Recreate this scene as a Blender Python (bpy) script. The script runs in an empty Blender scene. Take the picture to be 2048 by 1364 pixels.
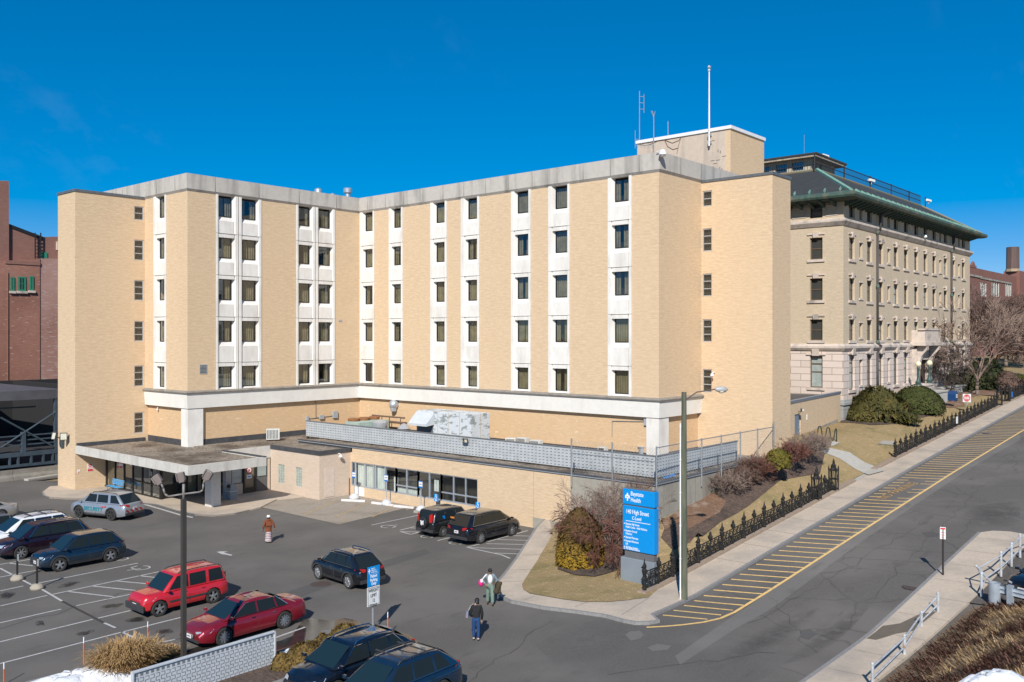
import bpy, bmesh, math, random
from mathutils import Vector, Matrix
random.seed(7)
C = bpy.context.scene.collection
PI = math.pi; R = math.radians
# ---------------------------------------------------------------- camera geometry (working units, rescaled at the end)
H = 13.7; F = 1803.0; CX = 1024.0; CY = 672.0
FW = (0.75627, 0.65426); RT = (0.65426, -0.75627)
S = 1.105          # size of real things in working units
K = 1.0 / S
def dr(px):
    u = (px - CX) / F
    return FW[0] + u * RT[0], FW[1] + u * RT[1]
def gp(px, py, z=0.0):
    D = (H - z) * F / (py - CY); d = dr(px)
    return Vector((D * d[0], D * d[1], z))
def onX(px, X): d = dr(px); D = X / d[0]; return D * d[1], D
def onY(px, Y): d = dr(px); D = Y / d[1]; return D * d[0], D
def zat(py, D): return H - (py - CY) / F * D
def interp(tab, x):
    if x <= tab[0][0]: return tab[0][1]
    for (a, b), (c, d) in zip(tab, tab[1:]):
        if x <= c:
            return b + (d - b) * (x - a) / (c - a)
    return tab[-1][1]
def sm(t): t = max(0.0, min(1.0, t)); return t * t * (3 - 2 * t)
SZ = [(40, 0), (42, .04), (46.5, .38), (56.3, 1.16), (77.6, 2.8), (99.5, 4.23), (119, 5.5), (150, 7.1), (220, 9.0), (500, 9.0)]
WZ = [(42, .4), (50, 1.8), (56, 2.35), (62, 3.7), (67, 4.6), (71, 4.95), (91, 5.1), (119, 6.0), (150, 7.4), (220, 9.3), (500, 9.3)]
def sz(x): return interp(SZ, x)
def lawn(x, y):
    a = sz(x) + .2; b = interp(WZ, x)
    if x < 49.8 and y > 25:
        return a + 0.0 + 1.35 * sm((x - 43.5) / 7.5) * sm((40.5 - y) / 9) * sm((y - 25.5) / 4) + (0.0)
    return a + (max(a, b) - a) * sm((y - 25.9) / 5.3)
def gnd(ps, zf, it=8):
    # march the pixel ray to a height function
    px, py = ps; z = 0
    for _ in range(it * 3):
        p = gp(px, py, z); z = z * .4 + .6 * zf(p.x, p.y)
    return gp(px, py, z)
# ---------------------------------------------------------------- tagging
def tag(o, label, cat, group=None, kind=None):
    if label: o['label'] = label
    if cat: o['category'] = cat
    if group: o['group'] = group
    if kind: o['kind'] = kind
    return o
def thing(name, label, cat, loc=(0, 0, 0), rz=0, group=None):
    o = bpy.data.objects.new(name, None); C.objects.link(o)
    o.location = loc; o.rotation_euler = (0, 0, rz); o.empty_display_size = .3
    return tag(o, label, cat, group)
def dup(o, parent=None):
    c = o.copy(); C.objects.link(c)
    if parent: c.parent = parent
    for ch in list(o.children): dup(ch, c)
    return c
# ---------------------------------------------------------------- mesh builder
class MB:
    def __init__(s): s.v = []; s.f = []; s.m = []; s.mi = 0
    def add(s, vs, fs):
        b = len(s.v); s.v += [tuple(v) for v in vs]
        for f in fs: s.f.append(tuple(b + i for i in f)); s.m.append(s.mi)
    def poly(s, *ps): s.add(ps, [tuple(range(len(ps)))])
    def box(s, x0, y0, z0, x1, y1, z1):
        x0, x1 = sorted((x0, x1)); y0, y1 = sorted((y0, y1)); z0, z1 = sorted((z0, z1))
        s.add([(x0,y0,z0),(x1,y0,z0),(x1,y1,z0),(x0,y1,z0),(x0,y0,z1),(x1,y0,z1),(x1,y1,z1),(x0,y1,z1)],
              [(0,3,2,1),(4,5,6,7),(0,1,5,4),(1,2,6,5),(2,3,7,6),(3,0,4,7)])
    def obox(s, c, ax, ay, az, hx, hy, hz):
        c = Vector(c); ax = Vector(ax).normalized()*hx; ay = Vector(ay).normalized()*hy; az = Vector(az).normalized()*hz
        vs = [c+i*ax+j*ay+k*az for k in (-1,1) for (i,j) in ((-1,-1),(1,-1),(1,1),(-1,1))]
        s.add(vs, [(0,3,2,1),(4,5,6,7),(0,1,5,4),(1,2,6,5),(2,3,7,6),(3,0,4,7)])
    def prism(s, poly, z0, z1):
        n = len(poly); a = sum(poly[i][0]*poly[(i+1)%n][1]-poly[(i+1)%n][0]*poly[i][1] for i in range(n))
        if a < 0: poly = poly[::-1]
        vs = [(p[0],p[1],z0) for p in poly] + [(p[0],p[1],z1) for p in poly]
        s.add(vs, [tuple(range(n))[::-1], tuple(range(n,2*n))] + [(i,(i+1)%n,n+(i+1)%n,n+i) for i in range(n)])
    def extr(s, pts, vec):
        n = len(pts); vec = Vector(vec); vs = [Vector(p) for p in pts] + [Vector(p)+vec for p in pts]
        s.add(vs, [tuple(range(n))[::-1], tuple(range(n,2*n))] + [(i,(i+1)%n,n+(i+1)%n,n+i) for i in range(n)])
    def cyl(s, p0, p1, r0, r1=None, n=8, cap=True):
        p0 = Vector(p0); p1 = Vector(p1); r1 = r0 if r1 is None else r1
        d = (p1-p0)
        if d.length < 1e-6: return
        d.normalize(); a = d.orthogonal().normalized(); b = d.cross(a)
        vs = []
        for (p, r) in ((p0,r0),(p1,r1)):
            for i in range(n):
                t = 2*PI*i/n; vs.append(p + a*(r*math.cos(t)) + b*(r*math.sin(t)))
        fs = [(i,(i+1)%n,n+(i+1)%n,n+i) for i in range(n)]
        if cap: fs += [tuple(range(n))[::-1], tuple(range(n,2*n))]
        s.add(vs, fs)
    def tube(s, pts, r, n=6):
        rr = r if isinstance(r, (list, tuple)) else [r]*len(pts)
        for i in range(len(pts)-1): s.cyl(pts[i], pts[i+1], rr[i], rr[i+1], n)
    def lathe(s, c, prof, n=12, ax=(0,0,1), cap=True):
        c = Vector(c); d = Vector(ax).normalized(); a = d.orthogonal().normalized(); b = d.cross(a)
        vs = []
        for (r, z) in prof:
            for i in range(n):
                t = 2*PI*i/n; vs.append(c + d*z + a*(r*math.cos(t)) + b*(r*math.sin(t)))
        fs = []
        for k in range(len(prof)-1):
            for i in range(n): fs.append((k*n+i, k*n+(i+1)%n, (k+1)*n+(i+1)%n, (k+1)*n+i))
        if cap: fs += [tuple(range(n))[::-1], tuple(range((len(prof)-1)*n, len(prof)*n))]
        s.add(vs, fs)
    def ball(s, c, r, n=10, m=6, sc=(1,1,1)):
        c = Vector(c); vs = []; fs = []
        for j in range(m+1):
            ph = PI*j/m
            for i in range(n):
                t = 2*PI*i/n; vs.append((c.x+r*sc[0]*math.sin(ph)*math.cos(t), c.y+r*sc[1]*math.sin(ph)*math.sin(t), c.z-r*sc[2]*math.cos(ph)))
        for j in range(m):
            for i in range(n): fs.append((j*n+i, j*n+(i+1)%n, (j+1)*n+(i+1)%n, (j+1)*n+i))
        s.add(vs, fs)
    def build(s, name, mats, parent=None, smooth=False, world=True, bevel=0, loc=None):
        me = bpy.data.meshes.new(name); vs = s.v
        o = bpy.data.objects.new(name, me)
        if parent is None and loc is None and world:
            if vs:
                xs = [v[0] for v in vs]; ys = [v[1] for v in vs]; zs = [v[2] for v in vs]
                L = ((min(xs)+max(xs))/2, (min(ys)+max(ys))/2, min(zs))
                vs = [(v[0]-L[0], v[1]-L[1], v[2]-L[2]) for v in vs]; o.location = L
        elif parent is None and loc is not None: o.location = loc
        me.from_pydata(vs, [], s.f); me.update()
        if not isinstance(mats, (list, tuple)): mats = [mats]
        for m in mats: me.materials.append(m)
        if len(mats) > 1: me.polygons.foreach_set('material_index', s.m)
        if smooth:
            me.polygons.foreach_set('use_smooth', [True]*len(me.polygons))
            if smooth is not True:
                bm = bmesh.new(); bm.from_mesh(me); bmesh.ops.remove_doubles(bm, verts=bm.verts, dist=1e-5)
                for e in bm.edges:
                    if len(e.link_faces) == 2 and e.calc_face_angle(0) > R(smooth): e.smooth = False
                bm.to_mesh(me); bm.free()
        if 3 < len(s.f) < 1500 and not smooth:
            ec = {}
            for f in s.f:
                for i in range(len(f)): e = (min(f[i], f[i-1]), max(f[i], f[i-1])); ec[e] = ec.get(e, 0)+1
            if all(v == 2 for v in ec.values()):
                bm = bmesh.new(); bm.from_mesh(me); bmesh.ops.recalc_face_normals(bm, faces=bm.faces); bm.to_mesh(me); bm.free()
        C.objects.link(o)
        if parent is not None:
            o.parent = parent
            if world:
                P = parent; L = Vector((0,0,0))
                while P is not None: L += P.location if P.rotation_euler.z == 0 else Vector(P.location); P = P.parent
                o.location = -L
        if bevel:
            m = o.modifiers.new('b', 'BEVEL'); m.width = bevel; m.segments = 2; m.limit_method = 'ANGLE'; m.angle_limit = R(40)
        return o
def struct(o, kind='structure'): o['kind'] = kind; return o
# ---------------------------------------------------------------- materials
def nt_new(name):
    m = bpy.data.materials.new(name); m.use_nodes = True; nt = m.node_tree
    return m, nt, nt.nodes, nt.links, nt.nodes['Principled BSDF']
def N(nt, t, **kw):
    n = nt.nodes.new(t)
    for k, v in kw.items():
        if k.startswith('i_'): n.inputs[k[2:].replace('_', ' ')].default_value = v
        else: setattr(n, k, v)
    return n
def lk(nt, a, b): nt.links.new(a, b)
def c4(c): return (c[0], c[1], c[2], 1)
def noise(nt, vec, scale, detail=5, rough=.55, lo=.35, hi=.65):
    n = N(nt, 'ShaderNodeTexNoise'); n.inputs['Scale'].default_value = scale; n.inputs['Detail'].default_value = detail; n.inputs['Roughness'].default_value = rough
    lk(nt, vec, n.inputs['Vector'])
    r = N(nt, 'ShaderNodeMapRange'); r.inputs['From Min'].default_value = lo; r.inputs['From Max'].default_value = hi
    lk(nt, n.outputs['Fac'], r.inputs['Value'])
    return r.outputs['Result']
def pos(nt, stretch=(1,1,1), obj=False):
    if obj:
        g = N(nt, 'ShaderNodeTexCoord').outputs['Object']
    else: g = N(nt, 'ShaderNodeNewGeometry').outputs['Position']
    if stretch == (1,1,1): return g
    m = N(nt, 'ShaderNodeMapping'); m.inputs['Scale'].default_value = stretch; lk(nt, g, m.inputs['Vector'])
    return m.outputs['Vector']
def mix(nt, fac, a, b, mode='MIX'):
    m = N(nt, 'ShaderNodeMix', data_type='RGBA', blend_type=mode)
    for i, x in ((0, fac), (6, a), (7, b)):
        if isinstance(x, (int, float)): m.inputs[i].default_value = x
        elif isinstance(x, tuple): m.inputs[i].default_value = c4(x)
        else: lk(nt, x, m.inputs[i])
    return m.outputs[2]
def bumpn(nt, bs, h, st, dist=.02):
    b = N(nt, 'ShaderNodeBump'); b.inputs['Strength'].default_value = st; b.inputs['Distance'].default_value = dist
    lk(nt, h, b.inputs['Height']); lk(nt, b.outputs['Normal'], bs.inputs['Normal'])
MC = {}
def mat(name, c1, c2=None, sc=4, rough=.8, metal=0, bump=0, stretch=(1,1,1), coat=0, lo=.35, hi=.65, c3=None, sc3=.4, lo3=.5, hi3=.7, spec=.5, obj=False, emit=0, bd=.02):
    if name in MC: return MC[name]
    m, nt, nd, l, b = nt_new(name)
    b.inputs['Roughness'].default_value = rough; b.inputs['Metallic'].default_value = metal
    b.inputs['Specular IOR Level'].default_value = spec
    if coat: b.inputs['Coat Weight'].default_value = coat; b.inputs['Coat Roughness'].default_value = .03
    if c2 is None:
        c2 = tuple(x*.88 for x in c1)
    v = pos(nt, stretch, obj); f = noise(nt, v, sc, lo=lo, hi=hi); col = mix(nt, f, c1, c2)
    if c3 is not None: col = mix(nt, noise(nt, v, sc3, lo=lo3, hi=hi3), col, c3)
    lk(nt, col, b.inputs['Base Color'])
    if bump: bumpn(nt, b, f, bump, bd)
    if emit:
        lk(nt, col, b.inputs['Emission Color']); b.inputs['Emission Strength'].default_value = emit
    MC[name] = m; return m
def brickmat(name, c1, c2, mortar, bw=.22, bh=.075, streak=.5, stain=None, msz=.012, tone=.0, big=None, bumps=.3, sbias=.5, bigk=.35, c2x=None, patch=None):
    m, nt, nd, l, b = nt_new(name); b.inputs['Roughness'].default_value = .9
    p = N(nt, 'ShaderNodeNewGeometry').outputs['Position']
    s = N(nt, 'ShaderNodeSeparateXYZ'); lk(nt, p, s.inputs[0])
    a = N(nt, 'ShaderNodeMath', operation='ADD'); lk(nt, s.outputs[0], a.inputs[0]); lk(nt, s.outputs[1], a.inputs[1])
    cb = N(nt, 'ShaderNodeCombineXYZ'); lk(nt, a.outputs[0], cb.inputs[0]); lk(nt, s.outputs[2], cb.inputs[1])
    v = cb.outputs[0]
    br = N(nt, 'ShaderNodeTexBrick'); lk(nt, v, br.inputs['Vector'])
    br.inputs['Scale'].default_value = 1; br.inputs['Brick Width'].default_value = bw; br.inputs['Row Height'].default_value = bh
    br.inputs['Mortar Size'].default_value = msz; br.inputs['Mortar Smooth'].default_value = .3
    br.inputs['Color1'].default_value = c4(c1); br.inputs['Color2'].default_value = c4(c2); br.inputs['Mortar'].default_value = c4(mortar)
    mp = N(nt, 'ShaderNodeMapping'); mp.inputs['Scale'].default_value = (1.1, 9, 1); lk(nt, v, mp.inputs['Vector'])
    st = noise(nt, mp.outputs[0], 1.3, detail=4, lo=.4, hi=.75)
    col = br.outputs['Color']
    f = N(nt, 'ShaderNodeMath', operation='MULTIPLY'); lk(nt, st, f.inputs[0]); f.inputs[1].default_value = streak
    col = mix(nt, f.outputs[0], col, c2x or tuple(x*.8 for x in c2))
    bg = noise(nt, v, .16, detail=3, lo=.35, hi=.7)
    f2 = N(nt, 'ShaderNodeMath', operation='MULTIPLY'); lk(nt, bg, f2.inputs[0]); f2.inputs[1].default_value = bigk
    col = mix(nt, f2.outputs[0], col, big or tuple(x*.86 for x in c1))
    if patch:
        mp2 = N(nt, 'ShaderNodeMapping'); mp2.inputs['Scale'].default_value = (1.5, 6, 1); lk(nt, v, mp2.inputs['Vector'])
        pf = noise(nt, mp2.outputs[0], .9, detail=3, lo=patch[1], hi=patch[1]+.04)
        col = mix(nt, pf, col, patch[0])
    lk(nt, col, b.inputs['Base Color'])
    if bumps: bumpn(nt, b, br.outputs['Fac'], -bumps, .01)
    MC[name] = m; return m
def glassmat(name, tint=(.5,.52,.5), refl=.16, dark=None):
    m, nt, nd, l, b = nt_new(name)
    out = nt.nodes['Material Output']
    g = N(nt, 'ShaderNodeBsdfGlossy'); g.inputs['Roughness'].default_value = .02; g.inputs['Color'].default_value = (.85,.92,1,1)
    if dark: t = N(nt, 'ShaderNodeBsdfDiffuse'); t.inputs['Color'].default_value = c4(dark)
    else: t = N(nt, 'ShaderNodeBsdfTransparent'); t.inputs['Color'].default_value = c4(tint)
    ms = N(nt, 'ShaderNodeMixShader'); fr = N(nt, 'ShaderNodeFresnel'); ge = N(nt, 'ShaderNodeNewGeometry'); ir = N(nt, 'ShaderNodeMapRange'); lk(nt, ge.outputs['Backfacing'], ir.inputs['Value']); ir.inputs['To Min'].default_value = 1.45; ir.inputs['To Max'].default_value = 1/1.45; lk(nt, ir.outputs[0], fr.inputs['IOR'])
    ad = N(nt, 'ShaderNodeMath', operation='ADD'); lk(nt, fr.outputs[0], ad.inputs[0]); ad.inputs[1].default_value = refl; ad.use_clamp = True
    nz = noise(nt, pos(nt), .7, detail=1, lo=.2, hi=.8)
    bp = N(nt, 'ShaderNodeBump'); bp.inputs['Strength'].default_value = .03; bp.inputs['Distance'].default_value = .02; lk(nt, nz, bp.inputs['Height']); lk(nt, bp.outputs[0], g.inputs['Normal'])
    lk(nt, ad.outputs[0], ms.inputs[0]); lk(nt, t.outputs[0], ms.inputs[1]); lk(nt, g.outputs[0], ms.inputs[2]); lk(nt, ms.outputs[0], out.inputs[0])
    MC[name] = m; return m
# ---------------------------------------------------------------- draped sheets
def drape(name, poly, zf, dz, material, parent=None, step=1.5, stepy=None, skirt=0, label=None, cat=None, kind='structure', thick=0):
    bm = bmesh.new()
    vs = [bm.verts.new((p[0], p[1], 0)) for p in poly]
    f = bm.faces.new(vs); f.normal_update()
    if f.normal.z < 0: f.normal_flip()
    xs = [p[0] for p in poly]; ys = [p[1] for p in poly]
    def cut(lo, hi, st, ax):
        k = math.ceil(lo/st)
        while k*st < hi:
            co = [0,0,0]; co[ax] = k*st; no = [0,0,0]; no[ax] = 1
            bmesh.ops.bisect_plane(bm, geom=bm.verts[:]+bm.edges[:]+bm.faces[:], plane_co=co, plane_no=no)
            k += 1
    if step: cut(min(xs), max(xs), step, 0)
    if stepy: cut(min(ys), max(ys), stepy, 1)
    bmesh.ops.triangulate(bm, faces=[f for f in bm.faces if len(f.verts) > 4])
    for v in bm.verts: v.co.z = zf(v.co.x, v.co.y) + dz
    if thick:
        be = [e for e in bm.edges if e.is_boundary]
        ret = bmesh.ops.extrude_edge_only(bm, edges=be)
        for v in [g for g in ret['geom'] if isinstance(g, bmesh.types.BMVert)]: v.co.z -= thick
    me = bpy.data.meshes.new(name); bm.normal_update(); bm.to_mesh(me); bm.free(); me.materials.append(material)
    o = bpy.data.objects.new(name, me); C.objects.link(o)
    if parent is not None: o.parent = parent; o.location = -parent.location
    else:
        if kind: o['kind'] = kind
        if label: o['label'] = label
        if cat: o['category'] = cat
    return o
zero = lambda x, y: 0.0
# ---------------------------------------------------------------- lettering
def text(s, size, origin, right, up, material, parent, name='lettering', align='LEFT', ext=.004, world=True, shear=0, sx=1.0, bold=0):
    cu = bpy.data.curves.new(name, 'FONT'); cu.body = s; cu.size = size; cu.align_x = align; cu.resolution_u = 2
    cu.extrude = ext; cu.offset = bold; cu.space_line = .95
    t = bpy.data.objects.new(name+'_src', cu); C.objects.link(t)
    dg = bpy.context.evaluated_depsgraph_get(); me = bpy.data.meshes.new_from_object(t.evaluated_get(dg))
    bpy.data.objects.remove(t); bpy.data.curves.remove(cu)
    r = Vector(right).normalized(); u = Vector(up).normalized(); n = r.cross(u); o0 = Vector(origin)
    for v in me.vertices: v.co = o0 + r*(v.co.x*sx) + u*v.co.y + n*v.co.z
    me.materials.clear(); me.materials.append(material); me.name = name
    o = bpy.data.objects.new(name, me); C.objects.link(o)
    if parent is not None:
        o.parent = parent
        if world: o.location = -Vector(parent.location)
    return o
# ---------------------------------------------------------------- facade frames
class Fac:
    def __init__(s, P, Q):
        s.P = Vector((P[0], P[1])); s.Q = Vector((Q[0], Q[1])); s.L = (s.Q-s.P).length; s.d = (s.Q-s.P)/s.L; s.n = Vector((s.d.y, -s.d.x))
    def pt(s, a, o, z): p = s.P + s.d*a + s.n*o; return (p.x, p.y, z)
    def s(self, px):
        d = Vector(dr(px)); # P + t*dirn = D*d
        den = d.x*self.d.y - d.y*self.d.x
        return (self.P.y*d.x - self.P.x*d.y)/(-den) if den else 0
    def D(self, px):
        p = self.P + self.d*self.s(px); return p.x*FW[0] + p.y*FW[1]
    def z(self, px, py): return zat(py, self.D(px))
    def box(self, mb, a0, a1, o0, o1, z0, z1):
        a0, a1 = sorted((a0,a1)); o0, o1 = sorted((o0,o1)); z0, z1 = sorted((z0,z1))
        vs = [self.pt(a0,o0,z0),self.pt(a1,o0,z0),self.pt(a1,o1,z0),self.pt(a0,o1,z0),self.pt(a0,o0,z1),self.pt(a1,o0,z1),self.pt(a1,o1,z1),self.pt(a0,o1,z1)]
        # (d, n) is a left-handed pair
        mb.add(vs, [(0,1,2,3),(7,6,5,4),(4,5,1,0),(5,6,2,1),(6,7,3,2),(7,4,0,3)])
    def prof(self, mb, a0, a1, pr):
        # extrude an (offset, z) profile along the wall
        n = len(pr); vs = [self.pt(a0,o,z) for o,z in pr] + [self.pt(a1,o,z) for o,z in pr]
        mb.add(vs, [tuple(range(n)), tuple(range(n,2*n))[::-1]] + [(i,n+i,n+(i+1)%n,(i+1)%n) for i in range(n)])
    def wall(self, mb, z0, z1, holes, dep, a0=0, a1=None, mi=0, mir=None, back=True, mib=None, o=0):
        a1 = self.L if a1 is None else a1
        A = sorted({a0, a1} | {h[0] for h in holes} | {h[1] for h in holes}); Z = sorted({z0, z1} | {h[2] for h in holes} | {h[3] for h in holes})
        inh = lambda a, z: any(h[0] < a < h[1] and h[2] < z < h[3] for h in holes)
        mb.mi = mi
        for i in range(len(A)-1):
            for j in range(len(Z)-1):
                if not inh((A[i]+A[i+1])/2, (Z[j]+Z[j+1])/2):
                    mb.poly(self.pt(A[i],o,Z[j]), self.pt(A[i+1],o,Z[j]), self.pt(A[i+1],o,Z[j+1]), self.pt(A[i],o,Z[j+1]))
        mb.mi = mi if mir is None else mir
        for h in holes:
            q = [(h[0],h[2]),(h[1],h[2]),(h[1],h[3]),(h[0],h[3])]
            for k in range(4):
                a, b = q[k], q[(k+1)%4]
                mb.poly(self.pt(a[0],o,a[1]), self.pt(a[0],o-dep,a[1]), self.pt(b[0],o-dep,b[1]), self.pt(b[0],o,b[1]))
        if back and mib is not None:
            mb.mi = mib
            for h in holes:
                mb.poly(self.pt(h[0]-.2,o-dep-.9,h[2]-.2), self.pt(h[1]+.2,o-dep-.9,h[2]-.2), self.pt(h[1]+.2,o-dep-.9,h[3]+.2), self.pt(h[0]-.2,o-dep-.9,h[3]+.2))
        mb.mi = 0
# ---------------------------------------------------------------- world, sun, camera
SUN_EL = 36.0; SH = 33.7       # shadow azimuth in degrees from +X
w = bpy.data.worlds.new('World'); bpy.context.scene.world = w; w.use_nodes = True
nt = w.node_tree; bg = nt.nodes['Background']
sky = N(nt, 'ShaderNodeTexSky'); sky.sky_type = 'NISHITA'; sky.sun_disc = False
sky.sun_elevation = R(SUN_EL); sky.sun_rotation = R(90 - (SH + 180)); sky.altitude = 8000; sky.air_density = 2.0; sky.dust_density = 0; sky.ozone_density = 6.0
hs = N(nt, 'ShaderNodeHueSaturation'); hs.inputs['Saturation'].default_value = 1.35; hs.inputs['Value'].default_value = 2.0; hs.inputs['Hue'].default_value = .511
gm = N(nt, 'ShaderNodeGamma'); gm.inputs[1].default_value = .72
lk(nt, sky.outputs[0], hs.inputs['Color']); lk(nt, hs.outputs[0], gm.inputs[0]); 
tc = N(nt, 'ShaderNodeTexCoord'); mp = N(nt, 'ShaderNodeMapping'); mp.inputs['Rotation'].default_value = (.5, .3, 1.9); mp.inputs['Scale'].default_value = (3, 22, 14); lk(nt, tc.outputs['Generated'], mp.inputs['Vector'])
c1_ = noise(nt, mp.outputs[0], 1.6, detail=6, rough=.6, lo=.56, hi=.85); c2_ = noise(nt, tc.outputs['Generated'], 3.2, detail=2, lo=.52, hi=.7)
cm_ = N(nt, 'ShaderNodeMath', operation='MULTIPLY'); lk(nt, c1_, cm_.inputs[0]); lk(nt, c2_, cm_.inputs[1]); cm2 = N(nt, 'ShaderNodeMath', operation='MULTIPLY'); lk(nt, cm_.outputs[0], cm2.inputs[0]); cm2.inputs[1].default_value = .045
lk(nt, mix(nt, cm2.outputs[0], gm.outputs[0], (6.5, 7.5, 8.5)), bg.inputs['Color']); bg.inputs['Strength'].default_value = .091
sl = bpy.data.lights.new('sun', 'SUN'); sl.energy = 4.8; sl.angle = R(.5); sl.color = (1, .955, .885)
so = bpy.data.objects.new('sun', sl); C.objects.link(so)
ce, se = math.cos(R(SUN_EL)), math.sin(R(SUN_EL))
ld = Vector((math.cos(R(SH))*ce, math.sin(R(SH))*ce, -se))
so.rotation_euler = ld.to_track_quat('-Z', 'Y').to_euler(); so.location = (0, 0, 80)
cam = bpy.data.cameras.new('camera'); co = bpy.data.objects.new('camera', cam); C.objects.link(co)
cam.sensor_width = 36; cam.lens = F/2048*36; cam.shift_y = -10/2048; cam.clip_end = 5000; cam.clip_start = .5
co.location = (0, 0, H*K); co.rotation_euler = (PI/2, 0, math.atan2(FW[1], FW[0]) - PI/2)
bpy.context.scene.camera = co
vs = bpy.context.scene.view_settings; vs.view_transform = 'Standard'; vs.look = 'None'; vs.exposure = .20; vs.gamma = 1
# ---------------------------------------------------------------- materials
TAN = brickmat('tan_brick', (.69,.515,.33), (.60,.435,.275), (.64,.50,.34), c2x=(.47,.33,.20), streak=.66, patch=((.75,.60,.42), .70), big=(.65,.48,.31), msz=.010, bumps=.25)
TANL = brickmat('low_wall_brick', (.62,.45,.28), (.56,.39,.235), (.58,.44,.29), c2x=(.47,.33,.21), streak=.35, big=(.58,.42,.27), bumps=.25, msz=.010)
TANS = brickmat('stained_brick', (.66,.47,.285), (.58,.40,.235), (.60,.45,.28), c2x=(.47,.31,.175), streak=.45, big=(.62,.38,.19), patch=((.74,.62,.46), .66), bumps=.25, msz=.010)
PINK = mat('painted_brick', (.60,.48,.38), (.54,.43,.33), sc=2.2, stretch=(1,1,5), rough=.9, bump=.2)
PREC = mat('precast', (.76,.73,.68), (.70,.67,.62), sc=3, rough=.9, bump=.15, c3=(.50,.46,.41), sc3=.8, lo3=.5, hi3=.9, stretch=(1,1,.4))
def concmat(name, c1, c2, dk, streak=.5, k=1.3):
    m, nt, nd, l, b = nt_new(name); b.inputs['Roughness'].default_value = .92
    f = noise(nt, pos(nt), 2.5, lo=.3, hi=.7); col = mix(nt, f, c1, c2)
    f2 = noise(nt, pos(nt, (k,k,.12)), 1.0, detail=5, lo=.5, hi=.72)
    mu = N(nt, 'ShaderNodeMath', operation='MULTIPLY'); lk(nt, f2, mu.inputs[0]); mu.inputs[1].default_value = streak
    col = mix(nt, mu.outputs[0], col, dk); lk(nt, col, b.inputs['Base Color'])
    bumpn(nt, b, noise(nt, pos(nt), 18, lo=.2, hi=.8), .25, .01)
    return m
PARA = concmat('parapet_concrete', (.52,.485,.435), (.46,.43,.385), (.20,.19,.175), .75, .9)
BAND = concmat('band_concrete', (.78,.755,.70), (.73,.705,.65), (.60,.55,.48), .35, .6)
FASC = concmat('fascia_concrete', (.60,.57,.51), (.52,.49,.44), (.34,.32,.29), .6)
WALLC = concmat('retaining_concrete', (.36,.33,.27), (.30,.28,.235), (.18,.16,.135), .8, .8)
JNT = mat('panel_joint', (.17,.155,.135)); DARK = mat('joint_dark', (.06,.055,.05), rough=.9)
INT = mat('dark_interior', (.05,.046,.04), rough=.9)
STEEL = mat('grey_frame', (.36,.38,.39), rough=.5)
ALU = mat('aluminium', (.55,.58,.62), (.5,.53,.57), rough=.4, metal=.6)
WHITE = mat('white_paint', (.78,.78,.76), (.7,.7,.68), rough=.55)
BRONZE = mat('dark_bronze', (.022,.02,.018), rough=.45)
GLASS = glassmat('tinted_glass', (.63,.64,.58), .07)
GLASSD = glassmat('dark_glass', refl=.13, dark=(.03,.035,.036))
GLASSL = glassmat('clear_glass', (.85,.9,.9), .16)
CURT = mat('curtain', (.42,.36,.25), (.28,.24,.165), sc=2, rough=.95)
CURTL = mat('pale_curtain', (.82,.82,.74), (.68,.68,.6), sc=2, rough=.95)
FLASH = mat('black_flashing', (.045,.047,.052), (.07,.07,.075), sc=2, rough=.6)
COPE = mat('metal_coping', (.17,.18,.19), (.13,.14,.15), rough=.45, metal=.3)
WCOPE = mat('white_coping', (.82,.82,.82), rough=.4)
def gravmat(name, c1, c2, c3):
    m, nt, nd, l, b = nt_new(name); b.inputs['Roughness'].default_value = .95
    vo = N(nt, 'ShaderNodeTexVoronoi'); vo.inputs['Scale'].default_value = 9; lk(nt, pos(nt), vo.inputs['Vector'])
    sp = N(nt, 'ShaderNodeSeparateColor'); lk(nt, vo.outputs['Color'], sp.inputs[0])
    col = mix(nt, sp.outputs[0], c1, c2); f = noise(nt, pos(nt), .35, lo=.45, hi=.62); col = mix(nt, f, col, c3, 'MULTIPLY')
    lk(nt, col, b.inputs['Base Color']); bumpn(nt, b, sp.outputs[1], .8, .03)
    return m
GRAV = gravmat('roof_gravel', (.13,.105,.08), (.36,.30,.235), (.40,.36,.32))
RUST = mat('rust', (.30,.13,.05), (.2,.09,.04), rough=.9)
# ---------------------------------------------------------------- main building
P0 = (35.0, 84.9); P1 = (35.0, 81.33); P2 = (41.41, 81.33); P3 = (41.41, 73.67); P4 = (60.74, 73.67); P5 = (60.74, 37.37); P6 = (67.44, 37.37); P7 = (67.44, 31.09); P8 = (70.83, 31.09); P9 = (70.83, 46)
ZTOP = 28.05; ZPB = 26.45; ZT = 26.5; ZB0 = 7.28; ZB1 = 8.62
rows = [(24.62, 26.36), (20.85, 22.68), (17.02, 18.90), (13.2, 15.1), (9.03, 10.93)]
bld = thing('hospital_building', 'six storey tan brick hospital block with white precast window strips', 'building', (56, 66, 0))
f_twl = Fac(P0, P1); f_tw = Fac(P1, P2); f_side = Fac(P2, P3); f_left = Fac(P3, P4); f_right = Fac(P4, P5); f_end = Fac(P5, P6); f_tr = Fac(P6, P7); f_trr = Fac(P7, P8); f_trb = Fac(P8, P9)
def bayspan(f, px0, px1): return f.s(px0), f.s(px1)
bays = {  # facade -> list of (strip px0, strip px1, window px0, window px1)
 'r': (f_right, [(720.5,749,727.5,744.5),(778,806,785,801),(861,894,869.5,888),(922,959,933,953),(1022.5,1062,1032,1055),(1097,1140,1107.5,1133),(1216,1264,1226.5,1255)]),
 'l': (f_left, [(431.5,476,439,466),(477.3,522.6,486.5,514),(592,630,599,622),(631.2,669.5,639,662.5)]),
 's': (f_side, [(308,333,314.5,328)])}
wm = MB()   # brick walls of the upper storeys
rnd = random.Random(3)
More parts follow.
